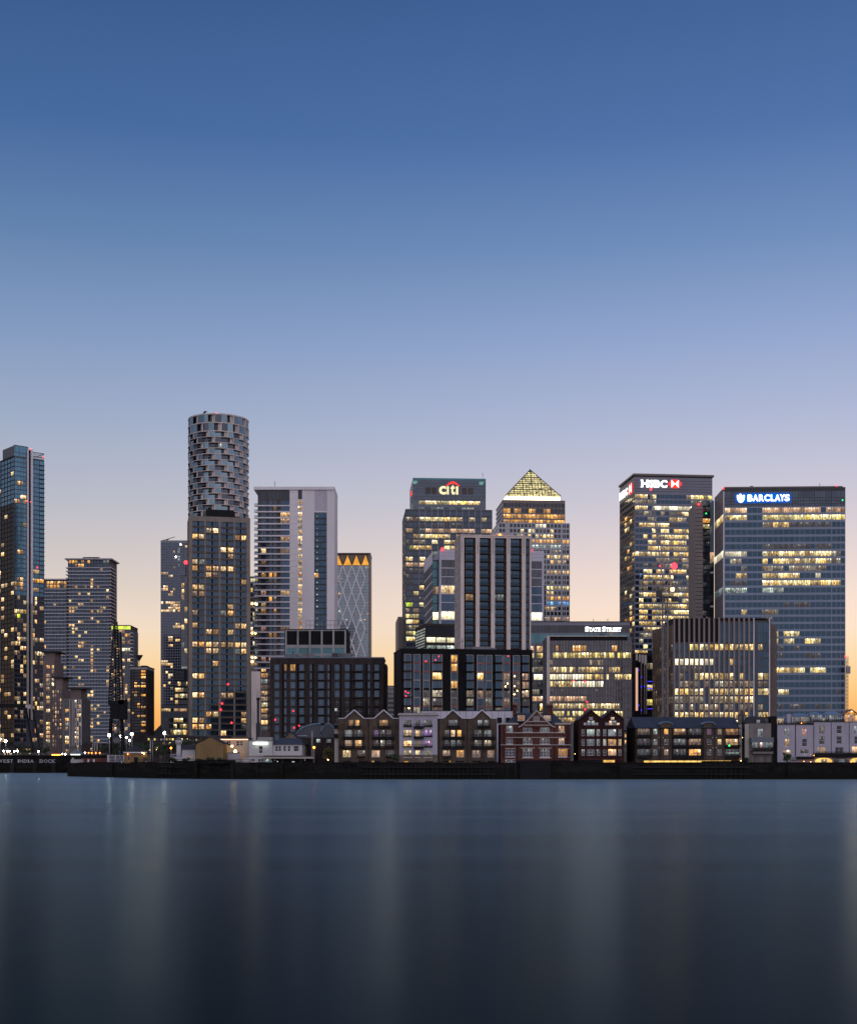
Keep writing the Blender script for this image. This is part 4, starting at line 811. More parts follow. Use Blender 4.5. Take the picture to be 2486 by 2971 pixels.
# tower with the hexagon sign
Zm = (1780, 1360, 5.49)
b = Bld('hexagon_sign_tower', 'grey glass bank tower with bright white letters and red hexagon at its top', 332, 1572, 128, 940, 42, 96, zoom=Zm)
step = 92.6; rows = [(405, 466), (490, 548), (588, 648)]+levels(674, step, 40, 62); cs = bays(338, 1570, 18, .07)
spec = {0: [(330, 680, 'office'), (680, 1160, 'faint', .3), (1160, 1260, 'office_dim'), (1260, 1572, 'yellow')], 1: [(330, 680, 'office_dim'), (1260, 1572, 'office_dim')], 2: [(330, 540, 'office'), (580, 1572, 'bright')], 3: [(330, 470, 'faint'), (470, 640, 'office_dim'), (740, 1060, 'office_dim', .7), (1060, 1280, 'office')],
        4: [(470, 660, 'office_dim', .7), (870, 1070, 'office'), (1070, 1130, 'office_dim')], 5: [(330, 660, 'office', .8), (660, 870, 'office'), (870, 1000, 'faint')], 6: [(470, 1280, 'office', .7)], 7: [(470, 1280, 'office', .85)], 8: [(540, 1280, 'office', .7)], 9: [(470, 1280, 'office', .9)], 10: [(330, 1280, 'office', .92)],
        11: [(470, 1280, 'office_dim', .8)], 12: [(470, 1280, 'office_dim', .7)], 13: [(470, 1280, 'office', .8)], 14: [(470, 1280, 'office', .75)]}
for j in range(15, 26): spec[j] = [(430, 1280, random.choice(['office', 'office', 'office_dim']), random.choice([.6, .8, .9]))]
for j in range(26, 36): spec[j] = [(330, 1280, random.choice(['office_dim', 'office', 'faint', 'yellow']), .8)]
b.F.facade(b.cols(cs), b.rows(rows), 'violet_spandrel', span(spec, 'glass_deep', mids(cs)), z0=0, z1=b.z(372), inset=.12, nx=3, bar=.09)
b.core('violet_spandrel', left=.5)
b.F.put('wall', wall_mesh(0, b.W, b.z(372), b.top, [], .5), 0, 0, 0, 'violet_spandrel')
for y in (178, 222, 268, 312, 350): b.fbox('transom', 334, 1570, y, y+5, -.1, .02, 'dark_metal')
b.L.facade([(b.D*(i+.04)/6, b.D*(i+.96)/6) for i in range(6)], b.rows(rows), 'umber_cladding', lambda i, j: ('amber' if j % 3 == 0 else 'office') if (i > 1 and j > 2 and random.random() < .2) else 'glass_grey', u1=b.D-.001, z0=0, z1=b.z(372), inset=.2, nx=3)
b.L.put('side_wall', wall_mesh(0, b.D-.001, b.z(372), b.top, [], .5), 0, 0, 0, 'violet_spandrel')
v, f = [], []
prof = [(-1.0, 0), (.3, 0), (1.2, .8), (1.4, 1.7), (.2, 2.2)]
bx('roof', b.root, (-.9, b.W+1.0, -.9, b.D, b.top+.9, b.top+2.2), 'umber_cladding'); bx('roof_neck', b.root, (.2, b.W-.2, .2, b.D-.5, b.top, b.top+.9), 'dark_metal')
sg = sign(b)
for ch, xa, xb_ in (('H', 440, 545), ('S', 560, 640), ('B', 650, 735), ('C', 742, 850)): letter(b.F, ch, b.u(xa), b.u(xb_), b.z(292), b.z(175), -.35, 'sign_glow', sg, .035, True)
hz, hc = (b.z(165)+b.z(292))/2, .0
def hexpts(d, kx, kz):
    cx_ = b.u(975); hw = (b.u(1088)-b.u(862))/2*kx; hh = (b.z(165)-b.z(292))/2*kz
    return [(cx_-hw, d, hz), (cx_-hw*.5, d, hz-hh), (cx_+hw*.5, d, hz-hh), (cx_+hw, d, hz), (cx_+hw*.5, d, hz+hh), (cx_-hw*.5, d, hz+hh)]
def prism(pts, dep): 
    n = len(pts); v = pts+[(x, y+dep, z) for x, y, z in pts]; return v, [tuple(range(n)), tuple(range(n, 2*n))[::-1]]+[(i, i+n, (i+1) % n+n, (i+1) % n) for i in range(n)]
link('red_hexagon', make('hex', *prism(hexpts(-.45, 1, 1), .4)), sg, (0,0,0), 0, 'sign_red')
cx_, hw, hh = b.u(975), (b.u(1088)-b.u(862))/2, (b.z(165)-b.z(292))/2
for s_ in (-1, 1):
    link('white_triangle', make('wt', *prism([(cx_, -.6, hz), (cx_+s_*hw*.5, -.6, hz-hh*.96), (cx_+s_*hw*.5, -.6, hz+hh*.96)][::s_], .14)), sg, (0,0,0), 0, 'sign_glow')
    link('white_triangle', make('wt', *prism([(cx_, -.6, hz+.02), (cx_+hw*.48, -.6, hz+s_*hh*.97), (cx_-hw*.48, -.6, hz+s_*hh*.97)][::s_], .12)), sg, (0,0,0), 0, 'sign_red') if False else None
sg2 = bpy.data.objects.new('illuminated_sign', None); COL.objects.link(sg2); sg2.parent = b.root; sg2.location = b.L.loc(0, 0, 0); sg2.rotation_euler = (0, 0, -R(90))
for ch, ua_, ub2 in (('H', 1, 6.5), ('S', 7.5, 12), ('B', 13, 17.5), ('C', 18.5, 24)): letter(b.L, ch, ua_, ub2, b.z(330), b.z(215), -.35, 'sign_glow', sg2, .035, True)
hz2 = (b.z(215)+b.z(330))/2; link('red_hexagon', make('hex', *prism([(26, -.4, hz2), (29, -.4, hz2-3.6), (35, -.4, hz2-3.6), (38, -.4, hz2), (35, -.4, hz2+3.6), (29, -.4, hz2+3.6)], .3)), sg2, (0,0,0), 0, 'sign_red')
link('white_triangle', make('wt', *prism([(32, -.5, hz2), (34.8, -.5, hz2-3.3), (34.8, -.5, hz2+3.3)], .08)), sg2, (0,0,0), 0, 'sign_glow'); link('white_triangle', make('wt', *prism([(32, -.5, hz2), (29.2, -.5, hz2+3.3), (29.2, -.5, hz2-3.3)], .08)), sg2, (0,0,0), 0, 'sign_glow')
b.fbox('blue_light', 418, 440, 1665, 1730, -.2, .02, 'azure')

# tower with the blue eagle sign
Zm = (2060, 1390, 4.124)
b = Bld('eagle_sign_tower', 'broad blue glass bank tower with a white eagle and letters on glowing blue', 168, 1618, 106, 760, 32, 52, zoom=Zm)
step = 87.0; rows = levels(347, step, 31, 60); cs = bays(172, 440, 4, .05)+bays(440, 625, 3, .05)+bays(625, 1450, 13, .05)+bays(1456, 1614, 3, .08)
spec = {0: [(170, 440, 'peach', .9), (625, 1614, 'peach', .95)], 1: [(170, 440, 'office'), (625, 1614, 'yellow')], 2: [(625, 750, 'office_dim'), (750, 940, 'office'), (940, 1450, 'faint')], 5: [(625, 1450, 'faint', .9)], 6: [(170, 440, 'bright'), (640, 1450, 'office', .95), (1456, 1560, 'office_dim')],
        7: [(250, 350, 'office_dim'), (620, 1450, 'office', .95), (1456, 1560, 'office_dim')], 8: [(365, 440, 'office_dim'), (625, 1380, 'office_dim', .9)], 9: [(275, 440, 'office'), (625, 1065, 'office'), (1265, 1330, 'bright')], 10: [(240, 440, 'faint'), (640, 1450, 'office', 1), (1456, 1570, 'office')],
        11: [(155, 440, 'cool'), (620, 885, 'cool'), (885, 1070, 'cool_dim', .5)], 14: [(360, 440, 'office'), (640, 800, 'office_dim')], 17: [(700, 1070, 'office', .9)], 18: [(680, 1450, 'office', .7)], 22: [(680, 1450, 'office', .9)], 23: [(1250, 1400, 'office', .7)], 25: [(800, 920, 'office')], 13: [(900, 1200, 'faint', .5)], 15: [(640, 1000, 'faint', .4)], 20: [(700, 1300, 'faint', .5)], 27: [(680, 1450, 'faint', .5)], 29: [(172, 1614, 'office_dim', .8)]}
b.F.facade(b.cols(cs), b.rows(rows), 'blue_spandrel', span(spec, 'glass_deep', mids(cs), (.01, ['faint'])), z0=0, z1=b.z(332), inset=.12, nx=3, bar=.1)
b.F.facade(b.cols(bays(176, 246, 2, .06)+bays(250, 1450, 18, .06)+bays(1456, 1614, 3, .06)), b.rows([(150, 228), (234, 262), (268, 300), (304, 328)]), 'dark_metal', lambda i, j: 'glass_slate', z0=b.z(332), z1=b.top, inset=.1, nx=2, bar=.08, name='plant_panel', wname='upper_wall')
b.core('charcoal_panel', left=.5)
b.plain_left('wing_cladding')
for y in range(190, 2600, 87): b.L.box('panel_joint', 0, b.D-.01, -.02, .01, b.z(y+3), b.z(y), 'dark_brown')
for j, k in ((1, 'office'), (6, 'bright'), (11, 'cool_dim')):
    for i in range(4): b.L.put('side_window', window_mesh(b.D/4-.4, 4.0, 3, 1, .12), i*b.D/4+.2, -.04, b.rows(rows)[j][0], (k, 'frame_dark'))
b.fbox('corner_strip', 156, 168, 150, 2600, -.25, .3, 'slab_white'); bx('roof', b.root, (0, b.W-1.5, 0, b.D, b.top, b.top+.6), 'umber_cladding'); clutter(b, 4, b.top+.6, 6, seed=7)
sg = sign(b)
link('blue_halo', box_mesh(b.u(985)-b.u(285), .15, b.z(160)-b.z(300)), sg, (b.u(285), -.3, b.z(300)), 0, 'halo_blue')  # added glowing sheet imitates the blue halo of the letters on the facade
xs_ = [(445, 505), (508, 572), (580, 640), (645, 712), (722, 770), (770, 835), (832, 888), (888, 948)]
for ch, (xa, xb_) in zip('BARCLAYS', xs_): letter(b.F, ch, b.u(xa), b.u(xb_), b.z(271), b.z(191), -.6, 'sign_glow', sg, .03, dep=.2)
eg = [(365, 288), (340, 276), (332, 262), (322, 250), (326, 238), (316, 228), (320, 212), (315, 200), (326, 192), (340, 198), (350, 206), (352, 192), (344, 184), (356, 180), (370, 182), (376, 194), (372, 206), (388, 198), (402, 192), (414, 200), (408, 212), (414, 226), (404, 238), (408, 250), (398, 262), (390, 276)]
link('eagle_emblem', make('eagle', *prism([(b.u(x), -.62, b.z(y)) for x, y in eg], .15)), sg, (0,0,0), 0, 'sign_glow')
for q in ((163, 108), (1512, 94)): beacon(b, *q, r=.6, d=.5)
ball('green_light', b.root, b.F.loc(b.u(1582), -.3, b.z(264)), .3, 'green_lamp')
b.F.put('roof_equipment', boxes_mesh([(b.u(330), b.u(372), 4, 6, b.top+.6, b.top+1.4), (b.u(500), b.u(530), 4, 6, b.top+.6, b.top+1.8)]), 0, 0, 0, 'dark_metal')
# its west wing: a dark core and glass strips left of the main slab
zw = lambda x, y: (b.ud(1780+x/5.49, 34.5), Z(1360+y/5.49, 795)-GZ)
u0, u1, u2, u3 = [zw(x, 0)[0] for x in (1297, 1418, 1535, 1604)]
bx('core_wing', b.root, (u0, u1, 34, 60, 0, zw(0, 545)[1]), 'wing_cladding'); 
for k in range(30): bx('panel_joint', b.root, (u0, u1, 33.98, 34.02, zw(0, 600+k*62)[1], zw(0, 600+k*62)[1]+.35), 'dark_brown')
Face(b.root, u1, 34.5, 0, u2-u1).facade([(.1, (u2-u1)/2-.05), ((u2-u1)/2+.05, u2-u1-.1)], [(zw(0, 520+92*k+70)[1], zw(0, 520+92*k)[1]) for k in range(26)], 'core_dark', lambda i, j: {3: 'amber', 4: 'yellow'}.get(j, random.choice(['glass_slate', 'glass_slate', 'glass_dark', 'faint'])), z0=0, z1=zw(0, 515)[1], inset=.15, nx=2)
bx('wing_core', b.root, (u1, u2, 35, 60, 0, zw(0, 515)[1]-.05), 'core_dark')
bx('glass_link', b.root, (u2, u3, 36, 58, 0, zw(0, 498)[1]), 'glass_sky')
bx('link_lower', b.root, (u2, u3, 35.6, 36, 0, zw(0, 1500)[1]), 'glass_dark'); bx('link_lit', b.root, (u2+.1, u3-.1, 35.5, 35.9, zw(0, 1490)[1], zw(0, 1330)[1]), 'peach')
for y in (1640, 2180, 2400): bx('link_floor', b.root, (u2, u3, 35.2, 35.58, zw(0, y+28)[1], zw(0, y)[1]), 'slab_white')
ball('warning_light', b.root, (u0+2, 33.5, zw(0, 570)[1]), .55, 'red_lamp'); ball('green_light', b.root, (u1+2, 34.2, zw(0, 715)[1]), .35, 'green_lamp')
# hoist on the right-hand edge
hz_ = thing('site_hoist', 'small red-lit hoist clinging to the right edge of the broad blue tower', 'hoist', (X(2457, 752), 752, GZ))
h0, h1 = Z(1955, 752)-GZ, Z(1905, 752)-GZ
link('hoist_mast', bars_mesh([((-.5, 0, 0), (-.5, 0, h1), .15), ((.5, 0, 0), (.5, 0, h1), .15)]+[((-.5, 0, z), (.5, 0, z+1.5), .07) for z in range(0, int(h1)-2, 2)]), hz_, (0,0,0), 0, 'rope_steel')
link('hoist_cage', box_mesh(2.2, 1.5, 4), hz_, (-.8, -1.7, h0), 0, 'crane_grey'); ball('warning_light', hz_, (-1, -.5, h1), .5, 'red_lamp')

# white panelled building behind the striped concrete tower
Zm = (1100, 1330, 2.928)
b = Bld('white_panel_block', 'lavender-white panelled office split by a striped concrete tower, bright lit floors low down', 515, 1395, 772, 735, 30, 463, zoom=Zm)
step = 73.3; 
rows = levels(935, step, 14, 66); cs = [(527, 640)]+bays(645, 1290, 6, .05)+[(1293, 1383)]
def pk(i, j):
    if j in (5, 7) and i in (0, 7): return 'bright' if j == 5 else 'cool'
    if (i, j) == (0, 2): return 'warm'
    if j == 6 and i == 7: return 'cool_dim'
    return 'glass_navy' if j > 1 else 'glass_grey'
b.F.facade(b.cols(cs), b.rows(rows), 'pale_panel', pk, z0=0, z1=b.z(928), nx=2, inset=.35, bar=.1)
for j in range(3):
    for xa, xb_ in ((530, 638), (1295, 1380)):
        for x in range(xa, xb_, 18): b.fbox('louvre', x, x+10, 866+j*step if j else 864, 866+j*step+58, -.12 if j else .02, .2 if j else .02+.1, 'mid_grey')
b.F.put('wall', wall_mesh(0, b.W, b.z(928), b.top, [(b.u(a), b.u(c), b.z(926), b.z(862)) for a, c in ((527, 640), (1293, 1383))], .5), 0, 0, 0, 'pale_panel')
for xa, xb_ in ((527, 640), (1293, 1383)): b.fbox('dark_recess', xa, xb_, 862, 926, .3, .4, 'charcoal_panel')
for y in (800, 828): b.fbox('panel_joint', 516, 1394, y, y+1.5, -.015, .02, 'mid_grey')
b.core('pale_panel', front=.5)
b.Rf.put('side_wall', wall_mesh(0, 18, 0, b.top, [], .3), 0, -.3, 0, 'pale_panel')
bx('dark_side', b.root, (b.W+.3, b.u(1434), 8, 24, 0, b.z(1050)), 'core_dark')
# its splayed left end: blue recess and white raking wall
g = Face(b.root, b.u(463), 6, 0, b.u(515)-b.u(463))
g.facade([(.2, g.w/2-.05), (g.w/2+.05, g.w-.2)], b.rows(levels(858, 73.3, 15, 66)), 'dark_metal', lambda i, j: 'bright' if j == 6 else ('warm_dim' if j == 3 else 'glass_teal'), z0=0, z1=b.z(850), inset=.15, nx=2)
bx('recess_core', b.root, (b.u(463), b.u(515), 6.5, b.D, 0, b.z(852)), 'core_dark')
ul, ur = b.u(400), b.u(463); zl, zr = b.z(850), b.z(780)
v = [(ul, 12, 0), (ur, 5.9, 0), (ur, 5.9, zr), (ul, 12, zl), (ul, 13, 0), (ur, 6.9, 0), (ur, 6.9, zr), (ul, 13, zl)]
link('raking_wall', make('rk', v, [(0,1,2,3), (5,4,7,6), (3,2,6,7), (0,3,7,4), (1,5,6,2)]), b.root, (0,0,0), 0, 'mid_grey')
v2 = lambda za, zb_, m, d: link('raking_band', make('rb', [(ul, 12-d, za[0]), (ur, 5.9-d, za[1]), (ur, 5.9-d, zb_[1]), (ul, 12-d, zb_[0])], [(0,1,2,3)]), b.root, (0,0,0), 0, m)
v2((b.z(955), b.z(880)), (zl-.05, zr-.05), 'slab_white', .05)
for k in range(8): v2((b.z(1040+k*73), b.z(965+k*73)), (b.z(1030+k*73), b.z(955+k*73)), 'slab_white', .05)
beacon(b, 535, 770, .7); beacon(b, 1300, 768, .3)

# low brown steel block with white-lit floors
b = Bld('brown_steel_block', 'low brown steel-framed block with a dotted lit flank and white-lit lower floors', 395, 660, 1410, 600, 22, 305, zoom=Zm)
rows = [(1425, 1505), (1520, 1562), (1588, 1640), (1655, 1700)]; cs = bays(398, 655, 3, .08)
b.F.facade(b.cols(cs), b.rows(rows), 'dark_brown', lambda i, j: 'glass_dark' if j == 0 else 'bright' if j == 1 else 'cool', z0=0, z1=b.top, inset=.3, nx=6, bar=.07)
b.core('dark_brown', left=.4); roof(b, 'dark_brown')
for y in range(1430, 1505, 8): b.fbox('louvre', 400, 650, y, y+3, .1, .25, 'charcoal_panel')
b.L.put('side_wall', wall_mesh(0, b.D-.01, 0, b.top, [], .4), 0, 0, 0, 'dark_brown')
v, f = [], []
for i in range(16):
    for j in range(12): 
        n = len(v); u_ = 1+i*1.25; z_ = b.top-2.2-j*1.25; v += bxv(u_, u_+.65, -.06, -.01, z_, z_+.65); f += [tuple(q+n for q in k) for k in BF]
b.L.put('perforated_screen', make('dots', v, f), 0, 0, 0, 'cool', kind='stuff')

# white-letter office
Zm = (1500, 1750, 3.904)
b = Bld('white_letter_office', 'wide dark-topped office with white glowing letters along its parapet', 155, 1276, 215, 700, 30, zoom=Zm)
rows = [(350, 450), (488, 552), (566, 622), (644, 702), (724, 784), (808, 870), (896, 952), (978, 1034), (1058, 1112), (1142, 1222), (1240, 1320)]; cs = bays(158, 1272, 34, .07)
K = ['glass_teal', 'peach', 'office', 'faint', 'office_dim', 'bright', 'faint', 'office_dim', 'peach', 'office', 'office_dim']
b.F.facade(b.cols(cs), b.rows(rows), 'mid_grey', lambda i, j: K[j] if (j == 0 or random.random() < .85) else 'glass_grey', z0=0, z1=b.z(345), inset=.12, nx=1, bar=0)
c3 = bays(158, 1272, 40, .08); b.F.facade(b.cols(c3), b.rows([(252, 338)]), 'violet_spandrel', lambda i, j: 'glass_dark', z0=b.z(345), z1=b.top, inset=.15, bar=0, name='louvre_panel', wname='upper_wall')
b.core('mid_grey'); bx('roof', b.root, (-.2, b.W+.2, -.2, b.D, b.top, b.top+.35), 'dark_roof'); clutter(b, 6, b.top+.35, 5, seed=4)
sg = sign(b)
big = [('S', 768, 812, 1), ('T', 812, 845, 0), ('A', 842, 884, 0), ('T', 880, 912, 0), ('E', 916, 946, 0), ('S', 962, 1004, 1), ('T', 1004, 1038, 0), ('R', 1042, 1080, 0), ('E', 1084, 1114, 0), ('E', 1118, 1146, 0), ('T', 1146, 1180, 0)]
for ch, xa, xb_, B1 in big: letter(b.F, ch, b.u(xa), b.u(xb_), b.z(324), b.z(268 if B1 else 279), -.35, 'sign_glow', sg, .03, True, .25)
b = Bld('finned_office', 'office with close stone fins, black roof band and rows of yellow lit floors', 337, 1295, 372, 672, 24, zoom=Zm)
rows = [(430, 472), (482, 545), (562, 622), (645, 702), (726, 786), (808, 866), (886, 950), (976, 1032), (1058, 1112), (1140, 1196), (1226, 1282), (1300, 1360)]; cs = bays(372, 1292, 29, .1)
spec = {1: [(428, 465, 'amber'), (618, 800, 'amber'), (1068, 1120, 'amber')], 2: [(372, 1292, 'yellow', .93)], 3: [(372, 405, 'office_dim'), (808, 990, 'office_dim'), (1150, 1175, 'office_dim')], 4: [(372, 612, 'office'), (615, 690, 'office', .5), (690, 990, 'office'), (1000, 1180, 'office', .85)], 5: [(372, 745, 'bright'), (750, 990, 'office'), (1000, 1040, 'office'), (1090, 1292, 'office')],
        6: [(372, 612, 'office'), (620, 988, 'bright'), (1095, 1115, 'cool_dim')], 7: [(380, 410, 'faint'), (500, 605, 'faint'), (890, 920, 'faint')], 8: [(372, 780, 'peach', .9)], 9: [(410, 1178, 'office', .95)], 10: [(410, 1200, 'yellow', .85)], 11: [(410, 1200, 'office', .9)]}
b.F.facade(b.cols(cs), b.rows(rows), 'mid_grey', span(spec, 'glass_grey', mids(cs)), z0=0, z1=b.z(425), inset=.12, nx=1, bar=0)
b.fbox('roof_band', 345, 1250, 380, 423, .1, .5, 'black_metal'); b.fbox('roof_rim', 335, 1245, 370, 380, -.35, .5, 'beige_stone'); b.fbox('corner_pier', 335, 369, 380, 1400, -.35, .02, 'beige_stone')
for a, c in cs: b.fbox('stone_fin', c-1, c+6, 425, 1400, -.4, .02, 'pink_stone')
b.core('mid_grey', top=b.z(382))
for q in ((635, 884), (765, 892), (790, 1120), (768, 1207)): ball('reflection_ball', b.root, b.F.loc(b.u(q[0]), -.5, b.z(q[1])), .35, 'red_lamp')  # red reflections in the glass, put in as glowing balls

# narrow dark shop front with pink panels
b = Bld('pink_panel_block', 'narrow dark block with tall pink-lit panels and blue light lines', 1338, 1545, 575, 720, 22, zoom=Zm)
cs = bays(1345, 1540, 5, .1); rows = levels(600, 82, 8, 66)
b.F.facade(b.cols(cs), b.rows(rows), 'core_dark', span({1: [(1480, 1540, 'office_dim')], 4: [(1480, 1540, 'office')], 6: [(1480, 1540, 'yellow')]}, 'glass_dark', mids(cs)), z0=0, z1=b.top, inset=.2, nx=2)
b.core('core_dark'); roof(b)
b.fbox('pink_panel', 1341, 1366, 735, 1220, -.7, -.4, 'pink_panel')
for x in (1404, 1440, 1462): b.fbox('tall_panel', x-7, x+7, 590, 1260, -.6, -.3, 'pink_stone')
for x in (1341, 1375, 1408, 1440): b.fbox('roof_screen', x, x+22, 580+(x-1341)*.1, 650+(x-1341)*.5, -.9, -.72, 'beige_stone')
for q in ((1372, 760), (1405, 840), (1405, 950), (1440, 945), (1374, 1160), (1405, 1215)): b.fbox('light_line', q[0]-3, q[0]+3, q[1]-12, q[1]+12, -.75, -.65, 'led_blue')
for y in (885, 965, 1195): b.fbox('light_line', 1475, 1535, y, y+7, -.2, -.1, 'led_blue')

# ribbed dark office
Zm = (1750, 1750, 2.387)
b = Bld('ribbed_office', 'dark rounded office with tall brown ribs and yellow lit floors before the blue tower', 485, 1150, 108, 650, 28, zoom=Zm)
rows = [(135, 200), (204, 272), (285, 326), (338, 374), (387, 430), (440, 476), (486, 530), (541, 580), (594, 636), (648, 692), (702, 742), (757, 800), (812, 850)]
cs = bays(490, 1042, 16, .28)+[(1072, 1104), (1110, 1144)]
spec = {2: [(600, 670, 'yellow'), (670, 1110, 'office')], 3: [(1000, 1150, 'faint', .5)], 4: [(470, 780, 'bright'), (830, 920, 'office', .7)], 5: [(500, 800, 'faint', .5)], 6: [(640, 910, 'office'), (940, 990, 'office'), (490, 640, 'office_dim', .5), (1070, 1150, 'office')], 7: [(490, 1045, 'office_dim', .8), (1070, 1150, 'office_dim')],
        8: [(490, 1150, 'office', .9)], 9: [(490, 800, 'office_dim', .8), (800, 1150, 'office', .9)], 10: [(490, 1150, 'office_dim', .8)], 11: [(490, 1150, 'office', .92)], 12: [(490, 1150, 'office', .8)]}
b.F.facade(b.cols(cs), b.rows(rows), 'charcoal_panel', span(spec, 'glass_deep', mids(cs)), z0=0, z1=b.z(128), inset=.2, nx=2, bar=.09)
for i, (a, c) in enumerate(bays(490, 1042, 16, 0)): b.fbox('brown_rib', a-6, a+6, 108-i*.6, 850, -.6, .02, 'rib_stone')
for x in (1037, 1145): b.fbox('pale_rib', x, x+7, 105, 850, -.7, .02, 'slab_white')
b.core('dark_brown', top=b.z(115)); roof(b, 'dark_roof', .2)
for i, (a, c) in enumerate(cs): b.fbox('louvre_panel', a-3, c+3, 110, 270, -.08, .15, 'black_metal') if i < 9 else None
def skew(xa, xb_, ya, yb, dep, m, ribm, n, lits):
    gx = lambda v: Zm[0]+v/Zm[2]; ua_, ub2 = b.ud(gx(xa), dep[0]), b.ud(gx(xb_), dep[1]); p, q = (ua_, dep[0]), (ub2, dep[1]); L_ = math.hypot(q[0]-p[0], q[1]-p[1]); an = math.atan2(q[1]-p[1], q[0]-p[0])
    fc = Face(b.root, p[0], p[1], an, L_); cc = [(L_*(i+.2)/n, L_*(i+.8)/n) for i in range(n)]
    fc.facade(cc, b.rows(rows[2:]), m, lambda i, j: (random.choice(lits) if random.random() < .5 else 'glass_dark'), z0=0, z1=b.z(ya), inset=.15, bar=0)
    for i in range(n+1): fc.box('brown_rib', L_*i/n-.2, L_*i/n+.2, -.5, .02, 0, b.z(ya), ribm)
skew(347, 484, 150, 800, (26, .3), 'ochre_render', 'umber_cladding', 9, ['office_dim', 'warm_dim']); skew(1151, 1194, 130, 800, (.3, 24), 'umber_cladding', 'umber_cladding', 4, ['office', 'office_dim'])  # ochre of the left splay stands in for gold light reflecting there
bx('end_core', b.root, (b.ud(1750+347/2.387, 27)+6, 0, 20, 27.5, 0, b.z(160)), 'dark_brown')

# striped concrete tower in the middle
Zm = (1100, 1330, 2.928)
b = Bld('striped_concrete_tower', 'beige concrete tower with four dark balcony strips between pale piers', 690, 1288, 655, 535, 19, 640, zoom=Zm)
st = 67.25; rows = levels(679, st, 15, 52); strips = [(722, 820), (853, 950), (983, 1082), (1115, 1212), (1245, 1278)]
holes = [(b.u(a), b.u(c), 0, b.z(672)) for a, c in strips]
b.F.put('wall', wall_mesh(0, b.W, 0, b.top, holes, 1.5), 0, 0, 0, 'beige_stone')
wn = [(738, 800), (856, 926), (986, 1060), (1118, 1192), (1248, 1276)]
b.F.facade(b.cols(wn), b.rows(rows), None, span({7: [(722, 820, 'warm'), (983, 1082, 'cool_dim')]}, 'glass_deep', mids(wn)), nx=3, bar=.12, inset=1.2)
for k, (a, c) in enumerate(strips):
    b.fbox('strip_back', a, c, 672, 1720, 1.25, 1.45, 'dark_brown')
    for r_ in rows:
        if k < 4: b.fbox('balcony_slab', a, c-10, r_[1]+3, r_[1]+10, -.1, 1.24, 'dark_brown'); b.F.put('balcony_rail', bars_mesh([((i*.22, 0, 0), (i*.22, 0, 1.05), .015) for i in range(int((b.u(c-10)-b.u(a))/.22))]+[((0, 0, 1.05), (b.u(c-10)-b.u(a), 0, 1.05), .03)]) if ('rail', k) not in _mc else _mc['rail', k], b.u(a), 0, b.z(r_[1]+3), 'black_metal')
        else: b.fbox('spandrel', a, c, r_[1]-6, r_[1]+10, .6, 1.24, 'brown_panel')
for x in (700, 832, 838, 963, 970, 1095, 1100, 1222, 1228): b.fbox('groove', x, x+2, 670, 806, -.02, .02, 'brown_panel')
for y in (806, 938, 1070, 1205, 1340, 1475): b.fbox('panel_joint', 691, 1287, y, y+1, -.008, .02, 'brown_panel') if False else None
b.core('beige_stone', front=1.5, left=.5)
lc = [(b.D*(i+.25)/5, b.D*(i+.75)/5) for i in range(5)]
b.L.facade(lc, b.rows(rows), 'beige_stone', lambda i, j: 'glass_grey', u1=b.D-.001, z0=0, z1=b.top, inset=.3, nx=1)
bx('roof', b.root, (-.15, b.W+.1, -.15, b.D, b.top, b.top+.4), 'beige_stone'); bx('penthouse', b.root, (b.u(965), b.u(1165), 6, 15, b.top+.4, b.z(612)), 'grey_concrete')
ball('roof_lamp', b.root, b.F.loc(b.u(1043), 5.5, b.z(628)), .55, 'amber_lamp')

# dark residential blocks in front
Zm = (700, 1800, 3.904)
b = Bld('brown_brick_flats', 'broad dark brown brick flats, one lit pair of windows in the top row', 327, 1612, 430, 487, 18, zoom=Zm)
st = 98.7; rows = levels(500, st, 11, 73); cs = [(373, 430), (485, 512), (555, 612), (655, 710), (775, 800), (870, 935), (975, 1000), (1057, 1113), (1172, 1227), (1290, 1375), (1432, 1457), (1507, 1560)]
def pk(i, j):
    if j == 0 and i in (1, 2): return 'amber'
    if j > 3 and i > 6: return 'glass_black'
    return 'glass_navy' if random.random() < .45 else 'glass_deep'
holes = [(b.u(x0), b.u(x1), b.z(495+st*11), b.z(495)) for x0, x1 in ((463, 484), (632, 654), (801, 820), (1001, 1019), (1114, 1134), (1228, 1248), (1411, 1431))]
rr_ = b.rows(rows); wh = [(b.u(a), b.u(c), z0, z1) for a, c in cs for z0, z1 in rr_]
b.F.put('wall', wall_mesh(0, b.W, 0, b.top, wh+holes, .5), 0, 0, 0, 'brick_umber')
b.F.facade(b.cols(cs), rr_, None, pk, nx=2, ny=2, bar=.1, inset=.3, barm='frame_grey')
for h in holes: b.F.box('recess_panel', h[0], h[1], .3, .4, h[2], h[3], 'black_metal')
for j, r_ in enumerate(rows):
    for xa, xb_ in ((650, 722), (858, 955), (1252, 1376), (1490, 1562)):
        b.fbox('balcony_slab', xa, xb_, r_[1]+1, r_[1]+8, -1.0, .02, 'dark_brown')
    for i in (0, 2, 7, 8): b.fbox('soldier_course', cs[i][0], cs[i][1], r_[1]+3, r_[1]+19, -.04, .02, 'dark_brown')
b.core('brick_umber'); bx('roof', b.root, (-.2, b.W+.2, -.2, b.D, b.top, b.top+.4), 'lead_grey'); clutter(b, 7, b.top+.4, 4, seed=5); bx('side_block', b.root, (b.W, b.u(1643), 3, 18, 0, b.z(490)), 'brick_umber')
bx('roof_plant', b.root, (b.u(1290), b.u(1506), 4, 9, b.top+.4, b.z(414)), 'brown_panel')
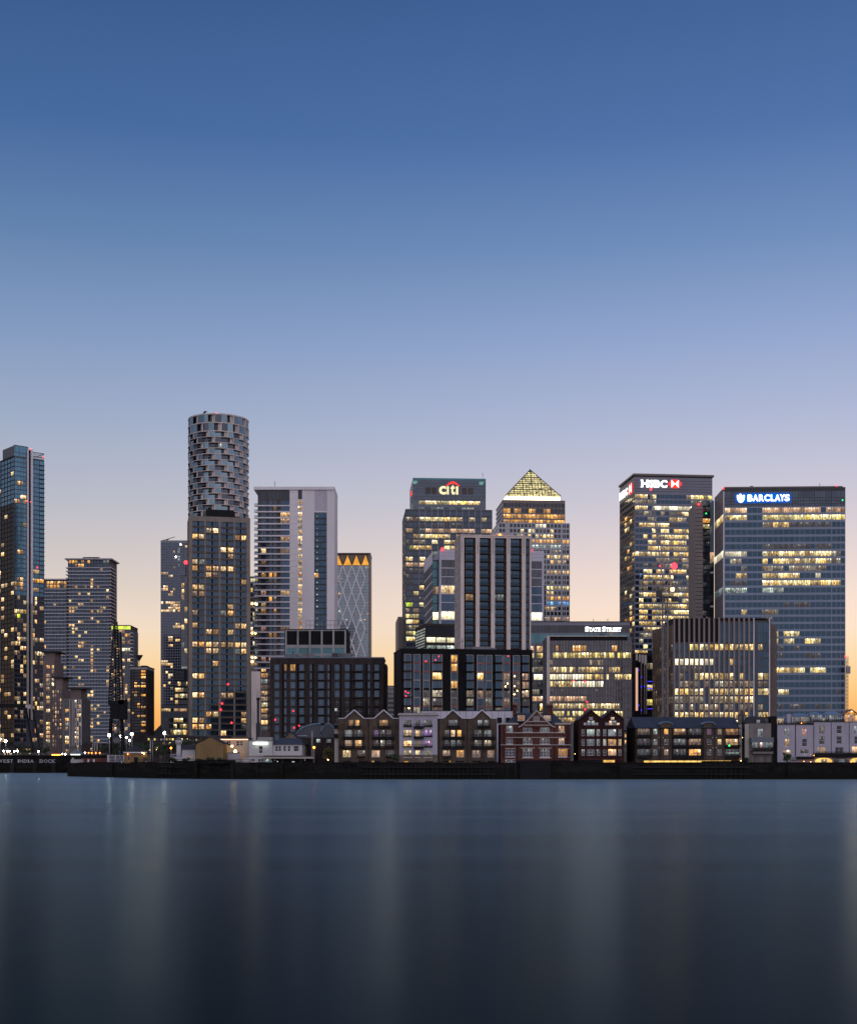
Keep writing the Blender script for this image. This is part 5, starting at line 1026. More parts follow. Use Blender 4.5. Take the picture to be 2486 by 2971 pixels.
b.F.put('window_light', box_mesh(1.0, .05, 1.0), b.u(1058), .2, b.z(1028), 'cool'); beacon(b, 592, 1027, .22); beacon(b, 385, 1127, .22); beacon(b, 600, 1218, .25); beacon(b, 655, 1195, .22)

b = Bld('far_grey_flats', 'pale grey flats glimpsed in the orange gap between brown and black brick flats', 1636, 1732, 750, 650, 14, zoom=Zm)
cs = bays(1640, 1728, 4, .3); b.F.facade(b.cols(cs), b.rows(levels(765, 52, 7, 34)), 'grey_concrete', span({3: [(1636, 1660, 'amber')], 4: [(1636, 1660, 'amber')]}, 'glass_grey', mids(cs)), z0=0, z1=b.top, inset=.3, nx=2); b.core('grey_concrete'); roof(b)

Zm = (1100, 1750, 3.194)
b = Bld('black_brick_flats', 'black brick flats with tall white-framed window groups', 200, 1420, 433, 463, 20, 135, zoom=Zm)
cs = [(237, 293), (322, 378), (410, 465), (495, 580), (668, 722), (810, 870), (910, 965), (988, 1043), (1077, 1135), (1152, 1207), (1243, 1298), (1326, 1384)]
rows = [(480, 542), (560, 625), (643, 706), (722, 786), (806, 868), (884, 948), (966, 1030), (1048, 1110), (1130, 1190)]
def pk(i, j):
    if i == 4 and j in (0, 1, 3): return 'amber'
    if (i, j) in ((3, 2), (6, 2)): return 'office'
    if i in (9, 10, 11) and j in (2, 3, 4): return random.choice(['faint', 'warm_dim'])
    if j >= 4 and random.random() < .5: return random.choice(['faint', 'faint', 'office_dim', 'warm_dim'])
    return 'glass_navy' if random.random() < .3 else 'glass_deep'
wh = [(b.u(a), b.u(c), z0, z1) for a, c in cs for z0, z1 in b.rows(rows)]
b.F.put('wall', wall_mesh(0, b.W, 0, b.top, wh, .5), 0, 0, 0, 'brick_black')
b.F.facade(b.cols(cs), b.rows(rows), None, pk, nx=2, ny=1, bar=.1, inset=.25, barm='frame_dark')
for i, (a, c) in enumerate(cs):
    for g0, g1 in ((478, 708), (720, 870), (882, 1032)):
        if i in (5, 8, 11): b.F.put('window_surround', boxes_mesh([(b.u(a)-.2, b.u(c)+.1, -.1, .03, b.z(g0), b.z(g0)+.22), (b.u(c), b.u(c)+.2, -.1, .03, b.z(g1), b.z(g0))]), 0, 0, 0, 'frame_mid')
        else: b.F.put('window_surround', boxes_mesh([(b.u(a)-.22, b.u(c)+.22, -.1, .03, b.z(g0), b.z(g0)+.2), (b.u(a)-.22, b.u(a), -.1, .03, b.z(g1), b.z(g0)), (b.u(c), b.u(c)+.22, -.1, .03, b.z(g1), b.z(g0)), (b.u(a)-.22, b.u(c)+.22, -.1, .03, b.z(g1)-.2, b.z(g1))]), 0, 0, 0, 'frame_mid')
    for j in range(6):
        if rows[j+1][0]-rows[j][1] < 20: b.fbox('brick_spandrel', a, c, rows[j][1]+1, rows[j+1][0]-1, -.02, .03, 'red_stone' if i not in (5, 8, 11) else 'dark_brown')
        if i in (0, 3, 5, 8, 11): b.fbox('balcony_slab', a-16 if i != 3 else a, c+4, rows[j][1], rows[j][1]+7, -.9, .02, 'black_metal')
for q in ((1255, 668), (1190, 738), (1170, 765), (1255, 762), (1280, 805), (1252, 838), (1368, 808), (945, 650), (275, 975)): ball('reflection_ball', b.root, b.F.loc(b.u(q[0]), .1, b.z(q[1])), .22, 'warm_lamp')  # warm lamp reflections in the windows, imitated by small glowing balls
for q in ((433, 538), (522, 522), (553, 490), (245, 820), (268, 832), (248, 862), (1195, 480)): ball('reflection_ball', b.root, b.F.loc(b.u(q[0]), .1, b.z(q[1])), .2, 'red_lamp')  # the red reflections, likewise added as glowing balls
b.core('brick_black', left=.4); b.L.put('side_wall', wall_mesh(0, b.D-.01, 0, b.top, [], .4), 0, 0, 0, 'brick_umber'); bx('roof', b.root, (-.1, b.W+.1, -.1, b.D, b.top, b.top+.5), 'black_metal'); clutter(b, 7, b.top+.5, 4, seed=6)
bx('roof_plant', b.root, (b.u(725), b.u(800), 4, 9, b.top+.5, b.z(408)), 'dark_brown'); bx('roof_light', b.root, (b.u(948), b.u(990), 2, 4, b.top+.5, b.z(418)), 'warm_dim')

# tower crane in front of the ribbed office
ck = thing('tower_crane', 'grey luffing tower crane with raised jib and red lamp before the lettered tower', 'crane', (X(1929, 600), 600, GZ))
q = lambda px, py, d=0: ((px-1929)/F*600, d, Z(py, 600)-GZ)
zt = q(0, 1735)[2]; s_ = 1.1; bars = []
for a in (-s_, s_):
    for c in (-s_, s_): bars.append(((a, c, 0), (a, c, zt), .13))
nz = int(zt/2.4)
for k in range(nz):
    z0, z1 = k*zt/nz, (k+1)*zt/nz; sg_ = 1 if k % 2 else -1
    for c in (-s_, s_): bars += [((-s_*sg_, c, z0), (s_*sg_, c, z1), .07), ((-s_, c, z1), (s_, c, z1), .06), ((c, -s_*sg_, z0), (c, s_*sg_, z1), .07)]
link('mast', bars_mesh(bars, 'mast'), ck, (0,0,0), 0, 'crane_grey')
link('machinery_deck', boxes_mesh([(-2.2, 5.5, -1.2, 1.2, zt, zt+.6), (3, 5.6, -1.2, 1.2, zt-1.6, zt-.02), (-3.8, -1.4, -1, 1, zt+.6, zt+3.2)]), ck, (0,0,0), 0, 'dark_metal')
A0, A1 = Vector(q(1926, 1690)), Vector(q(1888, 1425)); bars = []
for o_ in ((-.5, -.5, 0), (.5, -.5, 0), (0, .6, 0)): bars.append((A0+Vector(o_)*1.3, A1+Vector(o_)*.5, .1))
for k in range(28):
    p0, p1 = A0.lerp(A1, k/28), A0.lerp(A1, (k+1)/28); sg_ = .5 if k % 2 else -.5; bars.append((p0+Vector((sg_, -.5, 0)), p1+Vector((-sg_, -.5, 0)), .06))
link('jib', bars_mesh(bars, 'jib'), ck, (0,0,0), 0, 'crane_grey')
link('a_frame', bars_mesh([(q(1926, 1735), q(1945, 1660), .16), (q(1945, 1735), q(1945, 1660), .16), (q(1945, 1660), q(1900, 1500), .05), (q(1945, 1660), q(1912, 1630), .06), (q(1888, 1425), q(1886, 1445), .05)], 'frame'), ck, (0,0,0), 0, 'crane_grey')
ball('warning_light', ck, q(1955, 1643, -.6), 1.4, 'red_lamp'); ball('warning_light', ck, q(1888, 1419), .5, 'red_lamp'); ball('warning_light', ck, q(1914, 1642), .35, 'red_lamp'); ball('work_lamp', ck, q(1950, 1711, -1), .8, 'warm_lamp')
link('hook_block', box_mesh(.9, .7, 2), ck, q(1880, 1448), 0, 'dark_metal')
# ---------------------------------------------------------------- riverside houses
def hwin(b, xa, xb, ya, yb, key, nx=2, ny=2, fm='frame_white', inset=.3, face=None, bar=.09):
    f = face or b.F; u0, u1, z0, z1 = b.u(xa), b.u(xb), b.z(yb), b.z(ya)
    o = f.put('window', frame_mesh(u1-u0, z1-z0, nx, ny, bar), u0, inset, z0, fm)
    link('pane', pane_mesh(u1-u0, z1-z0), o, (0, -.03, 0), 0, key)
    return (u0, u1, z0, z1)
def house(b, wins, wall, ytop=None, top=None, core=True, sill=None, z0=0, u0=0, u1=None, name='wall'):
    zt = b.top if ytop is None else b.z(ytop)
    hs = [hwin(b, *w_) for w_ in wins]
    b.F.put(name, wall_mesh(u0, b.W if u1 is None else u1, z0, zt, hs, .45, [(b.u(x), b.z(y)) for x, y in top] if top else None), 0, 0, 0, wall)
    if sill:
        for h in hs: b.F.box('sill', h[0]-.1, h[1]+.1, -.1, .2, h[2]-.14, h[2]-.002, sill)
    if core: bx('structure_core', b.root, (0, b.W, .45, b.D, 0, zt-.02), wall)
def balcony(b, xa, xb, ya, yb, dep=1.0, m='black_metal'):
    u0, u1, z0, z1 = b.u(xa), b.u(xb), b.z(yb), b.z(ya); W_, H_ = u1-u0, z1-z0; k = ('bal', round(W_, 1), round(H_, 1), round(dep, 1))
    if k not in _mc:
        n = max(3, int(W_/.14)); bs = [(0, W_, -dep, 0, 0, .16), (0, W_, -dep, -dep+.05, H_-.06, H_), (0, W_, -dep+.01, -dep+.035, .2, H_*.5)]
        bs += [(W_*i/n-.018, W_*i/n+.018, -dep+.005, -dep+.045, .16, H_-.06) for i in range(n+1)]+[(q, q+.05, -dep+.05, 0, H_-.06, H_) for q in (0, W_-.05)]
        _mc[k] = boxes_mesh(bs, 'balcony')
    b.F.put('balcony', _mc[k], u0, -.01, z0, m)
def gable(b, xa, xb, ye, xp, yp, d0, d1, roofm, over=.25, trim=None, name='roof'):
    u0, u1, up, ze, zp = b.u(xa)-over, b.u(xb)+over, b.u(xp), b.z(ye), b.z(yp); t = .22
    v = [(u0, d0, ze), (up, d0, zp), (u1, d0, ze), (u0, d1, ze), (up, d1, zp), (u1, d1, ze)]; v += [(x, y, z+t) for x, y, z in v]
    o = link(name, make('gr', v, [(6, 7, 10, 9), (7, 8, 11, 10), (0, 3, 4, 1), (1, 4, 5, 2), (0, 1, 7, 6), (1, 2, 8, 7), (3, 9, 10, 4), (4, 10, 11, 5), (0, 6, 9, 3), (2, 5, 11, 8)]), b.root, (0,0,0), 0, roofm)
    if trim: link('barge_board', bars_mesh([((u0, d0-.05, ze+.1), (up, d0-.05, zp+.12), .13), ((up, d0-.05, zp+.12), (u1, d0-.05, ze+.1), .13)], 'barge'), o, (0,0,0), 0, trim)
    return o
def pipe(b, x, ya, yb): b.F.box('drain_pipe', b.u(x)-.07, b.u(x)+.07, -.16, -.02, b.z(yb), b.z(ya), 'black_metal')

Zm = (950, 2030, 3.315); YH = 379
def brickpair(label, xl, xr, peaks, eave, wins, bals, pipes, lits):
    b = Bld('gabled_brick_house', label, xl, xr, eave, YH, 12, zoom=Zm, group='brown gabled riverside houses')
    tops = []
    for xp in peaks[::-1]: tops += [(xp+80, eave), (xp, 108), (xp-80, eave)]
    house(b, wins, 'brick_brown', top=[(x, y+ (0 if y == 108 else -.3)) for x, y in tops])
    for xp in peaks: gable(b, xp-80, xp+80, eave, xp, 106, -.3, 9, 'slate', .3, 'frame_white')
    bx('parapet', b.root, (-.1, b.W+.1, -.06, .5, b.top, b.top+.22), 'frame_white') if False else None
    us = sorted([(b.u(xp-84), b.u(xp+84)) for xp in peaks]); e = [(0, us[0][0])]+[(us[i][1], us[i+1][0]) for i in range(len(us)-1)]+[(us[-1][1], b.W)]
    for a, c in e:
        if c-a > .3: b.F.box('coping', a, c, -.12, .5, b.top, b.top+.2, 'frame_white')
    bx('flat_roof', b.root, (0, b.W, .5, b.D, b.top-.02, b.top+.1), 'dark_roof')
    for q in bals: balcony(b, *q)
    for x in pipes: pipe(b, x, eave, 610)
    for xa, xb_, k in lits: b.fbox('basement_opening', xa, xb_, 590, 607, -.01, .05, k)
    return b
w1 = [(205, 247, 195, 266, 'warm', 1, 2), (265, 307, 195, 266, 'warm', 1, 2), (500, 580, 195, 270, 'amber', 3, 2), (168, 238, 292, 366, 'cool_dim', 2, 2), (262, 332, 292, 366, 'faint', 2, 2), (450, 490, 292, 360, 'violet', 1, 2), (508, 553, 292, 360, 'faint', 1, 2), (570, 613, 292, 360, 'faint', 1, 2),
      (168, 235, 390, 463, 'peach', 2, 2), (265, 330, 390, 463, 'warm', 2, 2), (450, 490, 390, 463, 'faint', 1, 2), (510, 553, 390, 463, 'office_dim', 1, 2), (570, 612, 390, 463, 'faint', 1, 2), (147, 225, 488, 556, 'office', 3, 3), (288, 362, 488, 556, 'office_dim', 3, 2), (425, 503, 488, 556, 'peach', 3, 3), (563, 640, 488, 556, 'faint', 3, 2)]
b = brickpair('brown brick riverside house with two white-edged gables and black balconies, beside the lit tree', 105, 690, (258, 540), 185, w1, [(197, 320, 232, 272), (485, 602, 232, 272), (150, 360, 334, 382), (430, 646, 334, 382), (112, 362, 430, 466), (430, 646, 430, 466), (287, 364, 528, 558), (562, 642, 528, 558)], (395,),
              [(150, 228, 'black_metal'), (300, 390, 'black_metal'), (425, 450, 'office'), (452, 505, 'black_metal'), (563, 640, 'black_metal')])
bx('side_bay', b.root, (b.u(66), 0, .8, 6, 0, b.z(235)), 'cream_render')
for y in (240, 330): bx('side_balcony', b.root, (b.u(62), b.u(100), -.1, .78, b.z(y+40), b.z(y)), 'black_metal')
w3 = [(1168, 1247, 195, 270, 'cool_dim', 3, 2), (1445, 1488, 195, 262, 'cool_dim', 1, 2), (1505, 1548, 195, 262, 'cool_dim', 1, 2), (1128, 1168, 293, 366, 'faint', 1, 2), (1187, 1228, 293, 366, 'peach', 1, 2), (1247, 1288, 293, 366, 'amber', 1, 2), (1415, 1482, 293, 366, 'faint', 2, 2), (1508, 1577, 293, 366, 'cool_dim', 2, 2),
      (1128, 1168, 390, 463, 'faint', 1, 2), (1187, 1228, 390, 463, 'cool_dim', 1, 2), (1247, 1288, 390, 463, 'faint', 1, 2), (1415, 1482, 390, 463, 'office_dim', 2, 2), (1508, 1577, 390, 463, 'office_dim', 2, 2), (1108, 1180, 488, 556, 'warm_dim', 3, 2), (1240, 1313, 486, 556, 'amber', 2, 2), (1392, 1470, 488, 556, 'warm_dim', 3, 2), (1537, 1602, 488, 556, 'warm_dim', 3, 2)]
b = brickpair('brown brick riverside house with two gables and one golden lower window, next to red mansion', 1060, 1628, (1205, 1485), 185, w3, [(1150, 1272, 232, 272), (1440, 1562, 232, 272), (1105, 1315, 334, 382), (1385, 1612, 334, 382), (1105, 1315, 430, 466), (1385, 1612, 430, 466), (1108, 1182, 528, 558)], (1345, 1072),
              [(1108, 1168, 'black_metal'), (1170, 1185, 'amber'), (1230, 1315, 'black_metal'), (1395, 1472, 'black_metal'), (1537, 1610, 'black_metal')])
b = Bld('white_rendered_house', 'white rendered riverside house standing between the two brown gabled ones', 690, 1057, 152, YH-1.2, 13, zoom=Zm)
ks = [['faint', 'faint', 'faint'], ['warm', 'warm', 'violet'], ['warm', 'peach', 'violet'], ['office', 'warm', 'office_dim']]
wl = [(xa, xb_, ya, yb, ks[j][i], nx, 2) for j, (ya, yb) in enumerate(((197, 264), (292, 366), (395, 464), (488, 557))) for i, (xa, xb_, nx) in enumerate(((733, 810, 3), (845, 891, 2), (930, 1006, 3)))]
house(b, wl, 'white_render', sill='frame_white'); b.fbox('plinth', 690, 1057, 532, 620, -.06, .02, 'brick_stock')
for ya in (232, 330, 428): balcony(b, 828, 926, ya, ya+50)
for xa, xb_ in ((730, 812), (928, 1008)):
    for ya in (232, 330, 430): balcony(b, xa, xb_, ya, ya+34, .25)
bx('cornice', b.root, (-.4, b.W+.4, -.5, b.D*.5, b.top, b.top+.35), 'cream_render'); bx('parapet', b.root, (-.2, b.W+.2, -.3, b.D*.5, b.top+.35, b.z(132)), 'white_render'); bx('roof', b.root, (0, b.W, .2, b.D, b.z(132)-.01, b.z(128)), 'dark_roof')
b.fbox('basement_light', 737, 778, 594, 607, -.12, -.065, 'amber'); b.fbox('basement_opening', 940, 1016, 592, 606, -.1, -.065, 'black_metal')

# pale fenced block behind them
b = Bld('pale_panel_annexe', 'pale low annexe of tall panels behind the gabled houses', 900, 1830, 112, 410, 8, zoom=Zm)
for i, (a, c) in enumerate(bays(900, 1830, 15, .05)): b.fbox('wall_panel', a, c, 114, 620, -.1, .1, 'pale_panel')
b.core('lead_grey', front=.12); roof(b, 'dark_roof', .2)
for x in (1632, 1716): b.fbox('dark_vent', x, x+42, 175, 222, -.6, -.12, 'black_metal')

# red mansion
Zm = (1420, 2030, 3.993)
b = Bld('red_mansion', 'red brick mansion with a tall shaped gable, white bands and twin chimneys', 128, 940, 285, YH, 12, zoom=Zm)
wl = []
for (ya, yb), kk in (((303, 378), ['cool_dim', 'cool_dim', 'cool_dim', 'warm']), ((447, 516), ['faint', 'faint', 'faint', 'peach'])):
    for (xa, xb_, nx), k in zip(((195, 270, 2), (388, 496, 3), (587, 697, 3), (800, 868, 2)), kk): wl.append((xa, xb_, ya, yb, k, nx, 2))
for (xa, xb_, nx), k in zip(((185, 296, 3), (388, 496, 3), (587, 697, 3), (797, 908, 3)), ['faint', 'faint', 'faint', 'amber']): wl.append((xa, xb_, 568, 667, k, nx, 3))
wl.append((182, 298, 700, 748, 'faint', 3, 2))
house(b, wl, 'brick_red', sill='frame_white')
gp = [(332, 325), (372, 306), (400, 280), (432, 250), (545, 132), (658, 250), (690, 280), (716, 306), (757, 325)]
b.F.put('gable', make('gable', *prism([(b.u(x), -.3, b.z(y)) for x, y in gp], .9)), 0, 0, 0, 'brick_red')
link('gable_coping', bars_mesh([((b.u(p[0]), -.3, b.z(p[1])), (b.u(q_[0]), -.3, b.z(q_[1])), .14) for p, q_ in zip(gp, gp[1:])], 'coping'), b.root, (0,0,0), 0, 'cream_render')
b.fbox('gable_band', 430, 662, 250, 262, -.42, -.25, 'cream_render'); b.fbox('gable_band', 400, 692, 293, 303, -.42, -.25, 'cream_render'); b.fbox('gable_band', 490, 600, 190, 196, -.42, -.25, 'cream_render')
hwin(b, 508, 576, 205, 247, 'rose', 3, 2, inset=-.25)
for (xa, xb_), (ya, yb) in (((190, 877), (380, 391)), ((190, 877), (436, 446)), ((128, 948), (522, 531)), ((178, 302), (564, 572)), ((360, 522), (558, 568)), ((562, 720), (558, 568)), ((790, 918), (566, 575)), ((378, 510), (672, 684)), ((575, 712), (672, 684)), ((178, 300), (695, 702))): b.fbox('white_band', xa, xb_, ya, yb, -.25, .02, 'cream_render')
for xa, xb_ in ((128, 330), (758, 940)): b.fbox('parapet', xa, xb_, 272, 290, -.15, .5, 'cream_render')
v = [(b.u(200), 1.5, b.top), (b.u(880), 1.5, b.top), (b.u(880), 11, b.top), (b.u(200), 11, b.top), (b.u(330), 5, b.z(150)), (b.u(755), 5, b.z(150)), (b.u(755), 8, b.z(150)), (b.u(330), 8, b.z(150))]
link('roof', make('mr', v, [(0,1,5,4), (1,2,6,5), (2,3,7,6), (3,0,4,7), (4,5,6,7)]), b.root, (0,0,0), 0, 'slate')
for xa, xb_, k in ((328, 412, 'amber'), (628, 714, 'peach')):
    b.fbox('dormer', xa-6, xb_+6, 168, 262, 1.2, 5, 'dark_roof'); hwin(b, xa, xb_, 182, 248, k, 3, 2, inset=1.18)
for xa, xb_, yt in ((283, 330, 62), (678, 742, 66)):
    b.fbox('chimney', xa, xb_, yt, 285, 4, 5.6, 'brick_red'); b.fbox('chimney_cap', xa-5, xb_+5, yt, yt+12, 3.8, 5.8, 'brick_oxblood')
    for i in range(3): lathe('chimney_pot', [(.2, 0), (.16, .8)], b.root, (b.u(xa+(xb_-xa)*(i+.5)/3), 4.8, b.z(yt)), 'terracotta', 8)
for x in (165, 322, 750, 905): pipe(b, x, 290, 700)
b.fbox('dark_canopy', 325, 896, 705, 738, -1.6, -.05, 'black_metal')

# twin-gabled warehouse
b = Bld('twin_gable_warehouse', 'dark oxblood brick warehouse with twin pointed gables full of white stepped panes', 1030, 1556, 238, YH, 13, 972, zoom=Zm)
wl = []
for ya, yb, kk in ((343, 424, ['faint', 'cool', 'cool_dim', 'cool_dim', 'cool_dim', 'faint']), (458, 536, ['faint', 'cool_dim', 'cool_dim', 'office_dim', 'warm', 'office']), (575, 650, ['faint', 'faint', 'faint', 'faint', 'peach', 'faint'])):
    for (xa, xb_, nx), k in zip(((1065, 1104, 1), (1127, 1218, 3), (1240, 1280, 1), (1315, 1354, 1), (1373, 1469, 3), (1491, 1530, 1)), kk): wl.append((xa, xb_, ya, yb, k, nx, 2))
tops = [(1556, 238), (1425, 132), (1300, 238), (1175, 132)]
house(b, wl, 'brick_oxblood', top=tops); hs = b.z
for xp, kk in ((1175, ['cool_dim', 'cool_dim', 'cool', 'cool_dim']), (1425, ['warm_dim', 'peach', 'office_dim', 'warm'])):
    for (dx, w_, ya, yb), k in zip(((-84, 34, 270, 298), (-42, 38, 246, 298), (4, 38, 246, 298), (48, 34, 270, 298)), kk): hwin(b, xp+dx, xp+dx+w_, ya, yb, k, 1, 2, inset=-.02)
    hwin(b, xp-22, xp+20, 204, 236, kk[1], 2, 1, inset=-.02)
    gable(b, xp-127, xp+127, 240, xp, 130, -.25, 12, 'slate', .1, 'brick_oxblood')
b.plain_left('brick_oxblood'); ball('wall_lamp', b.root, b.F.loc(b.u(1395), -.3, b.z(583)), .16, 'amber_lamp')
b.fbox('string_course', 1030, 1556, 690, 697, -.12, .02, 'brick_red'); b.fbox('undercroft', 1050, 1310, 700, 742, -.05, .02, 'black_metal'); b.fbox('undercroft_light', 1318, 1450, 702, 740, -.05, .02, 'basement_light')
ball('lamp', b.root, b.F.loc(b.u(990), -.2, b.z(630)), .07, 'warm_lamp')

# narrow lit passage beside it
b = Bld('lit_passage_house', 'narrow pale house squeezed in the lit gap beside the slate-roofed flats', 1556, 1590, 375, 388, 8, zoom=Zm)
house(b, [(1565, 1586, 400, 440, 'warm', 1, 2), (1565, 1586, 470, 520, 'warm', 1, 2), (1563, 1586, 560, 600, 'office_dim', 1, 2)], 'cream_render'); gable(b, 1556, 1590, 375, 1573, 360, -.1, 8, 'slate', .1)

# slate-roofed flats
Zm = (1800, 2030, 4.3925)
b = Bld('slate_roofed_flats', 'long brick riverside flats under a slate roof with two curved dormers', 190, 1527, 362, YH, 12, 80, zoom=Zm)
wl = []; bigs = ((220, 372), (680, 830), (874, 1026), (1340, 1500)); smalls = ((417, 471), (556, 611), (1102, 1158), (1236, 1291))
KB = [['warm_dim', 'warm', 'faint', 'amber'], ['faint', 'cool_dim', 'warm_dim', 'warm'], ['cool_dim', 'faint', 'warm', 'cool_dim']]; KS = [['cool', 'amber', 'violet', 'office_dim'], ['cool_dim', 'faint', 'faint', 'office'], ['cool_dim', 'office_dim', 'faint', 'faint']]
for j, (ya, yb, yc) in enumerate(((370, 472, 444), (500, 604, 576), (632, 738, 709))):
    for i, (xa, xb_) in enumerate(bigs): wl.append((xa, xb_, ya, yb, KB[j][i], 3, 2)); 
    for i, (xa, xb_) in enumerate(smalls): wl.append((xa, xb_, ya+2, yc, KS[j][i], 1, 2))
house(b, wl, 'brick_brown')
for ya in (418, 548, 680):
    for xa, xb_ in bigs: balcony(b, xa-18, xb_+16, ya, ya+66, 1.1)
v = [(b.u(180), -.5, b.top), (b.u(1532), -.5, b.top), (b.u(1532), 12.3, b.top), (b.u(180), 12.3, b.top), (b.u(186), 6, b.z(215)), (b.u(1526), 6, b.z(215))]
link('roof', make('sr', v, [(0,1,5,4), (2,3,4,5), (3,0,4), (1,2,5), (3,2,1,0)]), b.root, (0,0,0), 0, 'slate')
b.L.put('gable_end', wall_mesh(0, b.D, 0, b.top, [], .3, [(b.D, b.top), (b.D/2, b.z(215)-.2), (0, b.top)][1:2]), 0, 0, 0, 'brick_brown')
for xc in (577, 1120):
    pts = [(xc-68, 372), (xc+68, 372)]+[(xc+68*math.cos(R(t_)), 318-26*math.sin(R(t_))) for t_ in range(0, 181, 20)]
    b.F.put('dormer', make('dorm', *prism([(b.u(x), -.12, b.z(y)) for x, y in pts], 3.5)), 0, 0, 0, 'brick_brown')
    rp = [(xc+80*math.cos(R(t_)), 320-32*math.sin(R(t_))) for t_ in range(0, 181, 15)]
    b.F.put('dormer_roof', bars_mesh([((b.u(p[0]), -.3, b.z(p[1])), (b.u(q_[0]), -.3, b.z(q_[1])), .1) for p, q_ in zip(rp, rp[1:])]+[((b.u(p[0]), -.3, b.z(p[1])), (b.u(p[0]), 2.6, b.z(p[1])), .12) for p in rp]), 0, 0, 0, 'blue_metal_roof')
for x in (505, 660, 850, 1052, 1200): pipe(b, x, 366, 770)
b.fbox('undercroft_band', 190, 1527, 768, 779, -.1, .02, 'dark_brown')
for i, (a, c) in enumerate(bays(296, 1410, 13, .06)): b.fbox('undercroft_light', a, c, 780, 812, -.04, .02, 'basement_light')
ball('green_light', b.root, b.F.loc(b.u(1370), -1.3, b.z(588)), .22, 'green_lamp'); b.fbox('balcony_lights', 1325, 1490, 680, 686, -1.2, -1.15, 'cool')
for x, y in ((490, 485), (543, 485), (1175, 485), (1217, 485), (495, 616), (541, 616), (1175, 616), (1217, 616)): b.fbox('wall_vent', x-5, x+5, y-5, y+5, -.06, .02, 'frame_white')

# old house with the mansard
Zm = (2140, 2030, 5.078)
b = Bld('mansard_house', 'weathered stone house with a dark mansard roof and glazed veranda', 165, 492, 350, YH, 11, zoom=Zm)
house(b, [(295, 370, 430, 545, 'cool_dim', 2, 2)], 'grime_render')
v = [(b.u(105), -.1, b.top), (b.u(430), -.1, b.top), (b.u(430), 10, b.top), (b.u(105), 10, b.top), (b.u(165), 1.2, b.z(258)), (b.u(400), 1.2, b.z(258)), (b.u(400), 9, b.z(258)), (b.u(165), 9, b.z(258)), (b.u(280), 5, b.z(234))]
link('mansard_roof', make('mn', v, [(0,1,5,4), (1,2,6,5), (2,3,7,6), (3,0,4,7), (4,5,8), (5,6,8), (6,7,8), (7,4,8)]), b.root, (0,0,0), 0, 'dark_roof'); b.fbox('dormer', 270, 330, 298, 348, -.05, 2, 'dark_roof'); hwin(b, 277, 325, 302, 345, 'cool_dim', 2, 1, inset=-.06)
for xa, xb_, yt in ((60, 96, 225), (126, 168, 220), (440, 490, 262)):
    b.fbox('chimney', xa, xb_, yt, 420, 3, 4.5, 'grime_render'); b.fbox('chimney_cap', xa-4, xb_+4, yt, yt+8, 2.85, 4.65, 'brick_dim')
    lathe('chimney_pot', [(.22, 0), (.16, 1.1)], b.root, (b.u((xa+xb_)/2), 3.7, b.z(yt)), 'terracotta', 8)
b.fbox('lit_pilaster', 105, 160, 360, 930, -.35, .4, 'cream_render'); b.fbox('side_wall', 38, 80, 370, 920, 1.5, 8, 'cream_render'); 
bx('dark_party_wall', b.root, (b.W+.02, b.u(585), .6, 10, 0, b.z(246)), 'black_metal')
b.fbox('veranda_roof', 180, 508, 560, 632, -1.8, -.1, 'lead_grey')
for i, (a, c) in enumerate(bays(192, 500, 8, .05)): b.F.put('veranda_pane', window_mesh(b.u(c)-b.u(a), b.z(634)-b.z(712), 1, 2, .06), b.u(a), -1.6, b.z(712), ('rose' if i == 3 else 'cool_dim', 'frame_white'))
balcony(b, 190, 510, 710, 765, 1.9); b.fbox('veranda_base', 200, 500, 766, 800, -1.7, -.1, 'grime_render')
for x in (220, 380, 480): b.fbox('veranda_post', x, x+10, 800, 930, -1.6, -1.45, 'dark_metal')
ball('lamp', b.root, b.F.loc(b.u(60), .9, b.z(905)), .12, 'warm_lamp'); ball('lamp', b.root, b.F.loc(b.u(86), 1.2, b.z(560)), .05, 'warm_lamp')

# long white terrace at the right
b = Bld('white_terrace', 'long white rendered terrace with rooftop conservatories and lit arches at the river', 586, 1900, 332, YH, 12, zoom=Zm)
wl = [(685, 766, 425, 541, 'cool_dim', 2, 1), (685, 768, 575, 696, 'warm', 2, 1), (660, 790, 740, 832, 'office_dim', 3, 2), (945, 1021, 427, 541, 'rose', 1, 2), (948, 1021, 582, 694, 'glass_dark', 1, 2), (920, 1046, 736, 800, 'faint', 2, 1),
      (1200, 1277, 385, 510, 'office_dim', 2, 2), (1200, 1277, 545, 662, 'faint', 1, 2), (1175, 1300, 700, 800, 'peach', 3, 1), (1459, 1531, 388, 502, 'glass_dark', 1, 2), (1456, 1531, 545, 655, 'glass_dark', 1, 2), (1435, 1555, 705, 795, 'glass_dark', 2, 1), (1712, 1790, 385, 505, 'cool_dim', 2, 2), (1718, 1790, 545, 655, 'glass_dark', 1, 2), (1680, 1800, 690, 800, 'peach', 2, 1)]
arches = [(1140, 1382, 862, 952, 'basement_light'), (1408, 1632, 872, 952, 'faint'), (1655, 1880, 862, 952, 'basement_light')]
house(b, wl+[], 'white_render', ytop=372, u1=b.u(1112), core=False) if False else None
hs = [hwin(b, *w_) for w_ in wl]
b.F.put('wall', wall_mesh(0, b.u(1112), 0, b.z(372), hs[:6], .45), 0, 0, 0, 'white_render'); b.F.put('wall', wall_mesh(b.u(1112), b.W, 0, b.top, hs[6:], .45), 0, -.12, 0, 'white_render')
bx('structure_core', b.root, (0, b.u(1112), .45, b.D, 0, b.z(372)-.02), 'white_render'); bx('structure_core', b.root, (b.u(1112)+.01, b.W, .45, b.D, 0, b.top-.02), 'white_render')
b.fbox('roof_edge', 586, 1110, 366, 374, -.15, .5, 'lead_grey'); b.fbox('roof_edge', 1112, 1900, 326, 334, -.25, .5, 'lead_grey')
